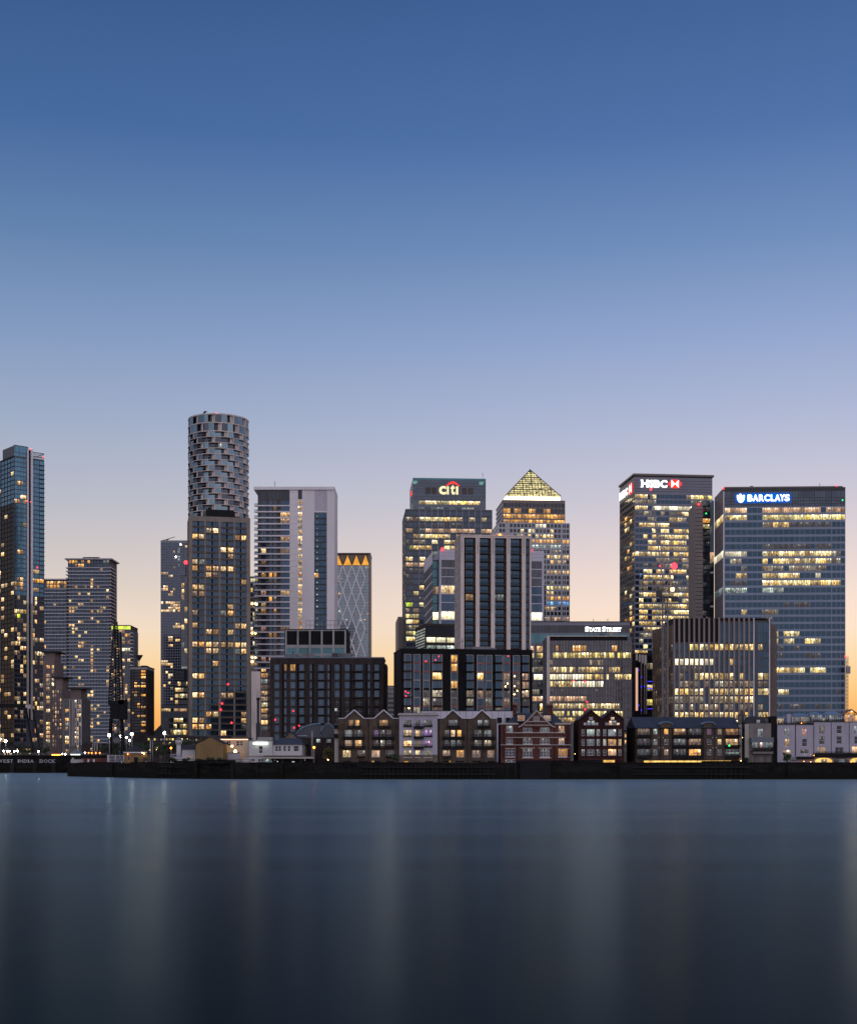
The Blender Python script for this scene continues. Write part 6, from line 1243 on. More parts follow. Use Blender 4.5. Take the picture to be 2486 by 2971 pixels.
for xa, xb_, ya, _yb, k in arches:
    n = 10; pts = [(b.u(xa), -.5, b.z(952)), (b.u(xb_), -.5, b.z(952))]+[(b.u((xa+xb_)/2+(xb_-xa)/2*math.cos(math.pi*i/n)), -.5, b.z(905-(905-ya)*math.sin(math.pi*i/n))) for i in range(n+1)]
    b.F.put('arched_opening', make('arch', *prism(pts, .3)), 0, 0, 0, k); um = (xa+xb_)/2
    hwin(b, um-42, um+42, 880, 952, 'office' if k != 'faint' else 'cool_dim', 3, 2, inset=-.5)
b.fbox('terrace_deck', 1110, 1900, 800, 856, -1.6, -.13, 'black_metal'); b.fbox('terrace_deck', 850, 1112, 842, 880, -1.3, -.02, 'black_metal'); b.fbox('lower_bay', 700, 850, 846, 890, -1.0, -.02, 'mid_grey')
hwin(b, 708, 790, 892, 950, 'cool_dim', 3, 1, inset=-.05)
balcony(b, 1130, 1900, 770, 802, 1.55); balcony(b, 590, 830, 336, 366, .2); balcony(b, 850, 1108, 318, 366, .3); balcony(b, 1115, 1580, 290, 326, .3)
for xa, xb_, ye, yp, k in ((822, 1085, 252, 196, 'office_dim'), (1085, 1255, 222, 182, 'cool_dim'), (1310, 1545, 225, 170, 'cool_dim'), (1590, 1800, 225, 140, 'amber')):
    yb = 370 if xa < 1000 else 330; z0, z1, zp = b.z(yb), b.z(ye), b.z(yp); u0, u1 = b.u(xa), b.u(xb_); um = (u0+u1)/2; n = 4 if xb_-xa > 200 else 3
    for i in range(n): b.F.put('conservatory_pane', window_mesh((u1-u0)/n-.12, z1-z0, 2, 2, .08), u0+(u1-u0)*i/n+.06, 1.2, z0, (k if i % 2 == 0 or k == 'amber' else 'cool_dim', 'frame_white'))
    b.F.put('conservatory_frame', boxes_mesh([(u0+(u1-u0)*i/n-.07, u0+(u1-u0)*i/n+.07, 1.0, 1.3, z0, z1) for i in range(n+1)]+[(u0, u1, 1.1, 1.25, z1-.1, z1)]), 0, 0, 0, 'frame_white')
    v = [(u0-.3, .8, z1), (u1+.3, .8, z1), (u1+.3, 6, z1), (u0-.3, 6, z1), (um-.25*(u1-u0), 3.2, zp), (um+.25*(u1-u0), 3.2, zp)]
    if k == 'amber': v[4], v[5] = (um-.02, .8, zp), (um+.02, 6, zp); fs = [(1, 2, 5, 4), (3, 0, 4, 5)]
    else: fs = [(0,1,5,4), (1,2,5), (2,3,4,5), (3,0,4)]
    link('conservatory_roof', make('cr', v, fs), b.root, (0,0,0), 0, 'blue_metal_roof' if k != 'amber' else 'terracotta')
    if k == 'amber': b.F.put('gable_pane', make('gp', [(u0+.3, 1.15, z1+.1), (u1-.3, 1.15, z1+.1), (um, 1.15, zp-.4)], [(0, 1, 2)]), 0, 0, 0, 'amber')
b.fbox('roof_hut', 748, 805, 214, 372, 1.5, 4, 'white_render')
for x in (850, 1120, 1375, 1640): pipe(b, x, 340, 840)
for x, y, m in ((955, 815, 'cool'), (975, 815, 'cool'), (1045, 816, 'cool'), (1098, 826, 'amber_lamp'), (915, 352, 'amber_lamp'), (950, 912, 'amber_lamp'), (1050, 918, 'amber_lamp'), (1640, 925, 'amber_lamp'), (995, 930, 'cool')): ball('lamp', b.root, b.F.loc(b.u(x), -1.7, b.z(y)), .1, m)

# ---------------------------------------------------------------- the pub and the small houses left of it
Zm = (520, 2030, 3.66)
b = Bld('white_pub', 'white riverside pub with a bright floodlit sign strip over its sash window', 738, 990, 440, 384, 9, zoom=Zm)
house(b, [(844, 886, 496, 574, 'glass_dark', 1, 2)], 'white_paint', sill='frame_white'); bx('roof', b.root, (-.2, b.W+.2, -.2, 9, b.top, b.top+.25), 'lead_grey'); bx('back_roof', b.root, (b.u(812), b.u(965), 4, 8, b.top+.25, b.z(398)), 'grey_concrete')
b.fbox('light_strip', 790, 942, 458, 478, -.75, -.55, 'strip_white'); b.fbox('light_bracket', 800, 806, 478, 486, -.6, .02, 'black_metal')
b.fbox('cornice', 738, 992, 594, 602, -.3, .02, 'cream_render')
hwin(b, 836, 902, 626, 695, 'faint', 2, 2, inset=-.02); b.fbox('notice_board', 770, 797, 634, 652, -.06, .02, 'dark_brown'); b.fbox('garden_wall', 676, 754, 624, 697, -1.0, -.6, 'white_paint')
b = Bld('slate_pub_wing', 'white pub wing under a blue slate hip roof with three pairs of tall windows', 992, 1304, 480, 384.6, 9, zoom=Zm)
house(b, [(xa, xa+30, 494, 552, 'glass_dark', 1, 2) for xa in (1018, 1052, 1104, 1150, 1213, 1240)], 'white_paint')
v = [(-.25, -.3, b.top), (b.W+.25, -.3, b.top), (b.W+.25, 9, b.top), (-.25, 9, b.top), (b.u(1060), 3.5, b.z(408)), (b.u(1262), 3.5, b.z(408))]
link('roof', make('hr', v, [(0,1,5,4), (1,2,5), (2,3,4,5), (3,0,4), (3,2,1,0)]), b.root, (0,0,0), 0, 'slate')
b.fbox('canopy', 918, 1440, 608, 628, -3.2, -.05, 'cream_render'); b.fbox('canopy_roof', 916, 1446, 596, 606, -3.3, -.02, 'dark_roof'); b.fbox('terrace_back', 920, 1440, 630, 700, -.6, -.3, 'black_metal')
for x, y, m in ((1018, 646, 'cool'), (1046, 660, 'cool'), (1046, 688, 'warm'), (1212, 663, 'cool'), (1335, 646, 'warm_dim')): b.fbox('terrace_light', x-4 if x != 1212 else x-14, x+4 if x != 1212 else x+14, y-5, y+5, -.75, -.62, m)
b.F.put('terrace_disc', make('disc', [(b.u(953)+.95*math.cos(2*math.pi*i/16), -.72, b.z(664)+.95*math.sin(2*math.pi*i/16)) for i in range(16)], [tuple(range(16))]), 0, 0, 0, 'cool_dim')
for x in (1015, 1105, 1205, 1300, 1430): b.fbox('canopy_post', x, x+5, 628, 700, -3.1, -3.0, 'dark_metal')
b = Bld('brown_gable_house', 'brown brick gable end with a dark tiled roof rising behind the pub', 1090, 1335, 470, 396, 12, zoom=Zm)
house(b, [], 'brick_stock', top=[(1335, 470), (1180, 350), (1090, 430)]); gable(b, 1010, 1350, 480, 1180, 350, -.2, 12, 'dark_roof', .2)
b = Bld('vaulted_workshop', 'low workshop with two ribbed blue barrel-vault roofs', 1228, 1648, 405, 402, 14, zoom=Zm)
house(b, [(1455, 1498, 418, 458, 'cool', 2, 2), (1562, 1610, 418, 458, 'cool_dim', 2, 2)], 'brick_umber')
for xa, xb_, flip in ((1226, 1500, 0), (1506, 1650, 1)):
    v, f = [], []; n = 14
    for i in range(n+1):
        a = math.pi/2*i/n if not flip else math.pi*i/n
        u_ = b.u(xb_)-(b.u(xb_)-b.u(xa))*(math.cos(a) if not flip else (1+math.cos(a))/2)*1.0; z_ = b.z(405)+(b.z(250)-b.z(405))*math.sin(a)
        v += [(u_, .2, z_), (u_, 12, z_), (u_, .2, z_-.3)]
    for i in range(n): k = i*3; f += [(k, k+3, k+4, k+1), (k, k+2, k+5, k+3)]
    b.F.put('barrel_roof', make('vault', v, f), 0, 0, 0, 'blue_metal_roof')
    b.F.put('roof_rib', bars_mesh([(v[i*3], v[i*3+1], .07) for i in range(n+1)]), 0, 0, .05, 'slate')
    pts = [(v[i*3][0], .25, v[i*3][2]-.2) for i in range(n+1)]; b.F.put('vault_end', make('ve', *prism([(b.u(xb_), .25, b.z(405))]+[(b.u(xa), .25, b.z(405))]+pts[1:] if not flip else [(b.u(xb_), .25, b.z(405)), (b.u(xa), .25, b.z(405))]+pts[1:-1], .3)), 0, .3, 0, 'charcoal_panel')
b.fbox('gutter_light', 1258, 1356, 383, 389, -.1, .02, 'pale_panel'); 
fp = thing('flue_pipe', 'thin pale metal flue standing beside the vaulted workshop', 'pipe', (X(520+1411/3.66, 394), 394, GZ)); zf = Z(2030+338/3.66, 394)-GZ
link('pipe_shaft', bars_mesh([((0, 0, 0), (0, 0, zf), .16)]), fp, (0,0,0), 0, 'cream_render'); link('pipe_cowl', box_mesh(.5, .5, .25), fp, (-.25, -.25, zf), 0, 'lead_grey')

b = Bld('tan_strip_house', 'tan rendered house edged with a glowing pink light strip along its eaves', 390, 735, 418, 398, 8, zoom=Zm)
house(b, [(500, 546, 442, 492, 'glass_dark', 2, 2), (604, 640, 442, 492, 'glass_dark', 1, 2), (646, 676, 442, 492, 'glass_dark', 1, 2)], 'cream_render'); bx('roof', b.root, (-.2, b.W+.2, -.3, 8, b.top, b.top+.3), 'dark_roof'); b.fbox('light_strip', 392, 733, 421, 429, -.5, -.35, 'pink_strip')
b.fbox('garden_wall', 430, 660, 570, 665, -4, -3.7, 'pale_panel'); b.fbox('wall_coping', 426, 664, 564, 571, -4.1, -3.6, 'mid_grey')
for x, y, r_ in ((478, 490, .3), (578, 498, .3), (612, 551, .42)):
    ball('garden_lamp', b.root, b.F.loc(b.u(x), -3.3, b.z(y)), r_, 'warm_lamp'); b.fbox('lamp_post', x-2, x+2, y+4, 600, -3.35, -3.25, 'dark_metal')
b = Bld('ochre_gable_house', 'windowless ochre gable wall of an old house with a chimney stub', 175, 470, 478, 386, 9, zoom=Zm)
house(b, [], 'ochre_render', top=[(470, 470), (335, 398)]); gable(b, 168, 476, 478, 330, 396, -.15, 9, 'dark_roof', .2); b.fbox('chimney', 295, 350, 382, 440, 1.2, 2.4, 'brick_dim')
for x, y in ((230, 482), (430, 482), (300, 595)): b.fbox('tie_plate', x-5, x+5, y-5, y+5, -.05, .02, 'dark_brown')
b = Bld('white_shed', 'small white shed with a dark pitched roof beside the ochre gable', 30, 170, 530, 390, 5, zoom=Zm)
house(b, [], 'white_paint'); v = [(-.3, -.4, b.top), (b.W+.3, -.4, b.top), (b.W+.3, 5.2, b.top), (-.3, 5.2, b.top), (-.1, 2.4, b.z(482)), (b.W+.1, 2.4, b.z(482))]
link('roof', make('shr', v, [(0,1,5,4), (1,2,5), (2,3,4,5), (3,0,4), (3,2,1,0)]), b.root, (0,0,0), 0, 'dark_roof'); b.fbox('lower_light', 80, 150, 604, 618, -.05, .02, 'warm_dim')
# white cupola
Zk = (280, 2080, 5.49); kx = lambda x, Yv: X(Zk[0]+x/Zk[2], Yv); kz = lambda y, Yv: Z(Zk[1]+y/Zk[2], Yv)-GZ
cu = thing('white_cupola', 'small white lantern tower with a pointed cap left of the white shed', 'tower', (kx(1310, 402), 402, GZ)); z_ = lambda y: kz(y, 402)
lathe('shaft', [(.75, 0), (.68, z_(440))], cu, (0,0,0), 'white_paint'); lathe('lantern', [(.6, 0), (1.0, .1), (1.02, z_(375)-z_(438)), (.9, z_(370)-z_(438))], cu, (0, 0, z_(438)), 'white_paint'); lathe('cap', [(1.1, 0), (.5, .6), (.08, z_(325)-z_(370))], cu, (0, 0, z_(370)), 'lead_grey')
bx('lower_deck', cu, (-2.2, 1.4, -1.2, 1.2, .01, z_(640)), 'white_paint'); link('deck_rail', bars_mesh([((-2.2+.45*i, -1.2, z_(640)), (-2.2+.45*i, -1.2, z_(600)), .03) for i in range(9)]+[((-2.2, -1.2, z_(600)), (1.4, -1.2, z_(600)), .04)]), cu, (0,0,0), 0, 'frame_white')

# ---------------------------------------------------------------- river wall and quay
rw_ = thing('river_wall', 'long dark stone river wall with timber fender piles along the far bank', 'wall', (0, 0, 0))
random.seed(5)
def bank_y(x):
    for p, q_ in zip(BANK, BANK[1:]):
        if p[0] <= x <= q_[0]: return p[1]+(q_[1]-p[1])*(x-p[0])/(q_[0]-p[0])
    return BANK[-1][1]
x = BANK[0][0]
while x < BANK[-1][0]:                                          # stretches of wall built at different times
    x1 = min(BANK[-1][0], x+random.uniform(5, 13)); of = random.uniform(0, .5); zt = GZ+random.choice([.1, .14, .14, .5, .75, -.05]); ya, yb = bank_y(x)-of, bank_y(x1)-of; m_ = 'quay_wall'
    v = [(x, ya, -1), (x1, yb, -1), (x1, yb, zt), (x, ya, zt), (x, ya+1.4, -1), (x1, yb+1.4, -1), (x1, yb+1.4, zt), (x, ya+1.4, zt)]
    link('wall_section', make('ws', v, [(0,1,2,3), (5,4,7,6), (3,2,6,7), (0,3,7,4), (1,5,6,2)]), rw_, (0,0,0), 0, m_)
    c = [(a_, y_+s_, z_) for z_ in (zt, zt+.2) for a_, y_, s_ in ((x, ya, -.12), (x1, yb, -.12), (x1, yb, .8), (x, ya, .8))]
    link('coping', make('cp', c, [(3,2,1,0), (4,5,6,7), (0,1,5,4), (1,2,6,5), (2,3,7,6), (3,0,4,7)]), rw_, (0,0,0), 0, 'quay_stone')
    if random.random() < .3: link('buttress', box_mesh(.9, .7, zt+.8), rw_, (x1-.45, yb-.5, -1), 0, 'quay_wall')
    x = x1
v, f = [], []
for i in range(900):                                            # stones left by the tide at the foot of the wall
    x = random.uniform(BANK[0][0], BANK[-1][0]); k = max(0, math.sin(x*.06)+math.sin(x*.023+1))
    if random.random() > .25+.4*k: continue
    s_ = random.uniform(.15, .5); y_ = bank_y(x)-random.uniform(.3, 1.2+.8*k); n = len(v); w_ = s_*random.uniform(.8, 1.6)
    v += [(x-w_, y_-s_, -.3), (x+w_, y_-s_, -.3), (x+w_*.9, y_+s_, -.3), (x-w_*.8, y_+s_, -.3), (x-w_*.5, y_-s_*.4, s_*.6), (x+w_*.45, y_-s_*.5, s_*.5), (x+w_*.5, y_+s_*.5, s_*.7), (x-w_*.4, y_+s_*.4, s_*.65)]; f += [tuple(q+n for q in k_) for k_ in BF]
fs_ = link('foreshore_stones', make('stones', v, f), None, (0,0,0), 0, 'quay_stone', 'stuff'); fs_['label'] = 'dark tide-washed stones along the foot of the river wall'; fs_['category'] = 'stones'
pm = box_mesh(.3, .35, 4.9)
for xa, xb_, st in ((1050, 1436, 12.5), (1832, 2170, 14.2), (420, 530, 15)):
    x = xa
    while x < xb_:
        wx = X(x, 370.5); link('fender_pile', pm, rw_, (wx, bank_y(wx)-.45, -1+random.uniform(-.1, .15)), random.uniform(-.05, .05), 'timber'); x += st*random.uniform(.9, 1.1)
    for zz_ in (1.3, 3.2): a_, c_ = X(xa, 370.5), X(xb_, 370.5); link('fender_waling', bars_mesh([((a_, bank_y(a_)-.62, zz_), (c_, bank_y(c_)-.62, zz_), .14)]), rw_, (0,0,0), 0, 'timber')
bx('dark_recess', rw_, (X(1508, 369), X(1596, 369), 368.2, 369.2, -1, GZ+.05), 'black_metal')
random.seed(11)
for i in range(26):
    x = X(random.uniform(640, 2480), 369); link('ladder', bars_mesh([((-.2, 0, -.5), (-.2, 0, 4.4), .035), ((.2, 0, -.5), (.2, 0, 4.4), .035)]+[((-.2, 0, z*.3), (.2, 0, z*.3), .025) for z in range(14)]) if 'lad' not in _mc else _mc['lad'], rw_, (x, bank_y(x)-.2, 0), 0, 'dark_metal') if i % 3 == 0 else None
dw = thing('lettered_dock_wall', 'dark dock wall with pale painted serif lettering at the dock mouth', 'wall', (0, 540, 0))
bx('wall_section', dw, (-400, X(330, 540), 0, 1.2, -1, Z(2193.5, 540)), 'quay_wall'); bx('coping', dw, (-400, X(330, 540), -.15, 1.3, Z(2193.5, 540), Z(2192, 540)), 'quay_stone')
for x in (30, 95, 150): bx('timber_fender', dw, (X(x, 540), X(x+12, 540), -.5, -.01, -1, 4), 'timber')
lt = lambda ch, xa, xb_: letter(None, ch, X(xa/5.857, 540), X(xb_/5.857, 540), Z(2080+783/5.857, 540), Z(2080+727/5.857, 540), -.03, 'sign_white', dw, .02, True, .06)
for ch, xa, xb_ in (('W', -42, 44), ('E', 60, 106), ('S', 116, 162), ('T', 170, 226), ('I', 303, 325), ('N', 338, 396), ('D', 408, 458), ('I', 474, 496), ('A', 512, 574), ('D', 676, 734), ('O', 748, 808), ('C', 818, 868), ('K', 882, 938)): lt(ch, xa, xb_)
link('dock_railing', bars_mesh([((X(x, 543), 3, Z(2192, 543)), (X(x, 543), 3, Z(2185, 543)), .05) for x in range(-60, 330, 6)]+[((X(-60, 543), 3, Z(y, 543)), (X(330, 543), 3, Z(y, 543)), .04) for y in (2185.5, 2188.5)]), dw, (0,0,0), 0, 'rope_steel')
cm = thing('concrete_dolphin', 'low concrete block at the corner of the dock mouth', 'mooring', (X(205, 428), 428, GZ)); link('block', box_mesh(3.6, 2, 1.1), cm, (0,0,0), 0, 'grey_concrete'); link('bollard', box_mesh(.5, .5, .5), cm, (.3, .4, 1.1), 0, 'white_paint')
bw = thing('low_brick_wall', 'low red brick wall with white notices beside the dock mouth', 'wall', (X(236, 432), 432, GZ)); link('wall_section', box_mesh(X(322, 432)-X(236, 432), .4, 1.5), bw, (0,0,0), 0, 'brick_red')
for x in (254, 270): link('notice', box_mesh(.55, .06, .95), bw, (X(x, 432)-X(236, 432), -.07, .2), 0, 'frame_white')
fn = thing('white_fence', 'white-posted wire fence between low brick wall and yellow hut', 'fence', (X(311, 412), 412, GZ)); wF = X(360, 412)-X(311, 412)
for i in (0, 2.3, wF-.3): link('fence_post', box_mesh(.35 if i else .55, .2, 2.5), fn, (i, 0, 0), 0, 'white_paint')
link('fence_mesh', bars_mesh([((.1+i*.22, .1, 0), (.1+i*.22, .1, 2.4), .02) for i in range(int(wF/.22))]+[((0, .1, z), (wF, .1, z), .03) for z in (.3, 1.2, 2.3)]), fn, (0,0,0), 0, 'frame_white')
Zm = Zk
b = Bld('yellow_hut', 'yellow boarded dockside hut with a white fascia and dark pyramid roof', 440, 800, 585, 400, 6, zoom=Zm)
house(b, [(500, 530, 640, 700, 'glass_dark', 1, 1)], 'ochre_render'); b.fbox('fascia', 430, 806, 562, 586, -.3, .02, 'frame_white'); b.fbox('door', 600, 662, 645, 735, -.06, .02, 'black_metal'); b.fbox('door', 745, 800, 650, 735, -.06, .02, 'dark_brown')
v = [(-.4, -.4, b.top), (b.W+.4, -.4, b.top), (b.W+.4, 6, b.top), (-.4, 6, b.top), (b.W*.38, 2.8, b.z(450))]; link('roof', make('pr', v, [(0,1,4), (1,2,4), (2,3,4), (3,0,4), (3,2,1,0)]), b.root, (0,0,0), 0, 'dark_roof')
for x, y, m in ((505, 596, 'amber_lamp'), (737, 575, 'warm_lamp'), (760, 592, 'warm_lamp')): ball('hut_lamp', b.root, b.F.loc(b.u(x), -.5, b.z(y)), .14, m)
for x in range(450, 800, 14): b.fbox('board_joint', x, x+2, 588, 735, -.015, .01, 'dark_brown') if not 590 < x < 670 else None
for x, y0, lab in ((405, 700, 'small white notice post by the wire fence'), (790, 705, 'white mooring post right of the yellow hut')):
    t_ = thing('white_post', lab, 'post', (kx(x, 400), 399, GZ)); link('post_shaft', box_mesh(.28, .2, kz(y0, 399)), t_, (0,0,0), 0, 'white_paint'); link('post_cap', box_mesh(.4, .3, .1), t_, (-.06, -.05, kz(y0, 399)), 0, 'lead_grey')
for x, lab in ((858, 'tall white flagpole between the yellow hut and the cupola'), (894, 'thin grey pole right of the tall white flagpole')):
    t_ = thing('flagpole', lab, 'pole', (kx(x, 405), 405, GZ)); h = kz(380, 405); lathe('pole_shaft', [(.14 if x < 870 else .07, 0), (.1 if x < 870 else .05, h)], t_, (0,0,0), 'white_paint', 8); ball('pole_cap', t_, (0, 0, h), .13, 'white_paint')
# lamp masts
def mast(px, py, Yv, r, lab, m='white_lamp', double=False):
    t_ = thing('lamp_mast', lab, 'lamp', (X(px, Yv), Yv, GZ), 0, 'dockside lamp masts'); h = Z(py, Yv)-GZ
    lathe('pole', [(.13, 0), (.08, h-.1)], t_, (0,0,0), 'rope_steel', 8); link('lamp_arm', box_mesh(.9, .12, .12), t_, (-.45, -.06, h-.1), 0, 'dark_metal')
    ball('lamp_bulb', t_, (0, -.3, h-.1-r*.5), r, m)
for a in ((317.3, 2131, 430, .42, 'tall lamp mast with a brilliant lamp above the wire fence'), (383, 2127.7, 424, .42, 'tall lamp mast with a brilliant lamp above the yellow hut'), (350, 2134.3, 520, .38, 'lamp mast between the two brightest dock lamps'), (367.4, 2138, 600, .36, 'smaller bright lamp just left of the yellow hut mast'),
          (376.5, 2147.4, 640, .36, 'lowest of the white lamps clustered over the yellow hut'), (477.6, 2124.3, 450, .45, 'brilliant lamp mast before the lit low office'), (17, 2148, 560, .5, 'brilliant lamp mast near the picture edge beyond the lettered wall'), (1, 2143.5, 600, .42, 'lamp mast cut by the picture edge')): mast(*a)
ORD = ['first', 'second', 'third', 'fourth', 'fifth', 'sixth', 'seventh']
for i, a in enumerate(((11, 2178), (22, 2178.5), (27.5, 2178.5), (42, 2178.5), (51, 2178), (112, 2179))): mast(a[0], a[1], 575, .3, ORD[i]+' low white promenade lamp from the picture edge, behind the lettered dock wall')
for i, px in enumerate((258, 267, 278.5, 290)): mast(px, 2183.6, 548, .28, ORD[i]+' from the left of four low orange lamps before the brick pump house', 'orange_lamp')
mast(247, 2183.5, 548, .22, 'low white lamp left of the orange lamp row'); mast(181, 2187, 548, .22, 'small white lamp right of the amber-lit kiosk'); mast(190, 2187, 548, .28, 'larger white lamp right of the amber-lit kiosk')
mast(496.8, 2168.7, 415, .28, 'orange lamp beside the white cupola', 'amber_lamp'); mast(911.3, 2166.6, 381, .3, 'orange-haloed street lamp at the end of the pub canopy', 'amber_lamp')
for i, px in enumerate((427, 434, 443, 454, 465, 469, 478)): mast(px, 2174+(i % 3), 520, .14, ORD[i]+' from the left of the tiny warm lamps in the dark trees beside the hut', 'warm_lamp')
kq = thing('lit_kiosk', 'low kiosk glowing amber behind the lettered dock wall', 'kiosk', (X(148, 552), 552, GZ)); wk = X(178, 552)-X(148, 552)
link('kiosk_body', box_mesh(wk, 3, 3.2), kq, (0,0,0), 0, 'ochre_render'); link('kiosk_light', box_mesh(wk-.6, .1, .9), kq, (.3, -.2, 2.2), 0, 'amber_lamp'); link('kiosk_roof', box_mesh(wk+1, 4, .3), kq, (-.5, -.6, 3.4), 0, 'dark_roof')
ks_ = thing('white_lit_shelter', 'low shelter with one long white light between kiosk and pump house', 'shelter', (X(206, 556), 556, GZ)); wk = X(233, 556)-X(206, 556)
link('shelter_body', box_mesh(wk, 2.5, 3.0), ks_, (0,0,0), 0, 'mid_grey'); link('shelter_light', box_mesh(wk, .1, .35), ks_, (0, -.3, 2.9), 0, 'strip_white'); gv = [(-1, -.5, 3.3), (wk+1.5, -.5, 3.3), (wk+1.5, 3, 3.3), (-1, 3, 3.3), (wk/2, 1.2, 5.2)]; link('shelter_roof', make('sr', gv, [(0,1,4), (1,2,4), (2,3,4), (3,0,4), (3,2,1,0)]), ks_, (0,0,0), 0, 'lead_grey')
Zm = (0, 2080, 5.857)
b = Bld('brick_pump_house', 'dark brick pump house with a gable and four pale pilasters behind orange lamps', 1385, 1745, 500, 565, 12, zoom=Zm)
house(b, [(1530, 1560, 530, 580, 'warm', 1, 2)], 'brick_umber', top=[(1560, 500), (1470, 442)]); gable(b, 1385, 1560, 500, 1470, 440, -.2, 10, 'dark_roof', .3)
for x in (1580, 1615, 1655, 1710): b.fbox('pilaster', x-7, x+7, 455, 600, -.6, -.1, 'cream_render')
# bascule bridge
br = thing('bascule_bridge', 'black lifting bridge arm with slanting legs at the picture edge', 'bridge', (X(0, 565), 565, GZ)); qq = lambda px, py, d=0: (X(px, 565)-X(0, 565), d, Z(py, 565)-GZ)
a, c = qq(-160, 2043), qq(75, 2054); link('top_beam', box_mesh(c[0]-a[0], 1.6, a[2]-c[2]), br, (a[0], -.8, c[2]), 0, 'black_metal'); a, c = qq(75.2, 2045), qq(90, 2057); link('beam_end', box_mesh(c[0]-a[0], 1.5, a[2]-c[2]), br, (a[0], -.75, c[2]), 0, 'beige_stone')
link('slanting_leg', bars_mesh([(qq(77, 2054), qq(102, 2206), .3)]), br, (0, -.9, 0), 0, 'black_metal'); link('slanting_leg', bars_mesh([(qq(88, 2057), qq(112, 2206), .26)]), br, (0, 4, 0), 0, 'black_metal')
# lattice dock crane
dk = thing('lattice_dock_crane', 'black lattice dock crane with a tapering jib before the striped towers', 'crane', (X(338, 480), 480, GZ)); qd = lambda px, py, d=0: (X(290+px/5.832, 480)-X(338, 480), d, Z(1780+py/5.832, 480)-GZ)
bars = []
for xb_, xt, yt, dd_ in ((165, 232, 200, -1.5), (250, 252, 110, 1.5), (330, 290, 140, 1.2), (405, 350, 310, -1.2)): bars.append((qd(xb_, 1480, dd_), qd(xt, yt, 0), .16))
L0 = lambda t_: qd(165+(235-165)*t_, 1480-1250*t_, -1.5*(1-t_)); L1 = lambda t_: qd(330+(285-330)*t_, 1480-1250*t_, 1.2*(1-t_)); L2 = lambda t_: qd(405+(352-405)*t_, 1480-1150*t_, -1.2*(1-t_))
for k in range(26):
    t0, t1 = k/26, (k+1)/26; bars += [(L0(t0), L1(t1), .09), (L1(t0), L0(t1), .07), (L1(t0), L2(t1), .08), (L2(t0), L1(t1), .06), (L0(t1), L1(t1), .05)]
link('lattice_jib', bars_mesh(bars, 'jib'), dk, (0,0,0), 0, 'black_metal')
a, c = qd(185, 1535), qd(325, 1790); link('cab', box_mesh(c[0]-a[0], 2.4, a[2]-c[2]), dk, (a[0], -1.4, c[2]), 0, 'black_metal'); a, c = qd(155, 1480), qd(420, 1545); link('slewing_deck', box_mesh(c[0]-a[0], 3, a[2]-c[2]), dk, (a[0], -1.5, c[2]), 0, 'black_metal')
link('machinery_house', box_mesh(2.6, 3, 7), dk, (qd(330, 0)[0], -1.5, qd(0, 1800)[2]), 0, 'black_metal')
zb0 = qd(0, 1790)[2]; bars = []
for sx in (-2.4, 2.4):
    for sy in (-2, 2): bars.append(((sx, sy, 0), (sx*.8, sy*.6, zb0), .22))
for k in range(4):
    for sy in (-2, 2): bars += [((-2.4, sy, zb0*k/4), (2.2, sy*.9, zb0*(k+1)/4), .1), ((2.4, sy, zb0*k/4), (-2.2, sy*.9, zb0*(k+1)/4), .1)]
link('portal_leg', bars_mesh(bars, 'legs'), dk, (0,0,0), 0, 'black_metal')
# sloped hall in the gap, low terraces that close the view
Zm = Zk
b = Bld('sloped_roof_hall', 'dark hall whose steep lean-to roof cuts the orange sky gap', 800, 1060, 275, 850, 20, zoom=Zm)
house(b, [], 'charcoal_panel', top=[(1060, 275), (1040, 115), (1018, 132), (880, 270)])
for px0, px1, pt, Yv, nm in ((236, 330, 2160, 640, 'low dark terrace of flats beyond the dock lamps'), (425, 560, 2138, 560, 'dark terrace with small yellow windows behind the dockside trees'), (545, 660, 2140, 500, 'low dark terrace behind the ochre gable house'), (-40, 130, 2168, 700, 'low dark arcade under the glass tower')):
    t_ = Bld('low_terrace', nm, px0, px1, pt, Yv, 10); cs = bays(px0+2, px1-2, max(4, int((px1-px0)/9)), .4); rows = levels(pt+5, 12, 4, 6)
    t_.F.facade(t_.cols(cs), t_.rows(rows), 'brick_umber', span({}, 'glass_dark', mids(cs), (.3, ['warm', 'office', 'yellow', 'warm_dim'])), z0=0, z1=t_.top, inset=.2); t_.core('brick_umber'); roof(t_)
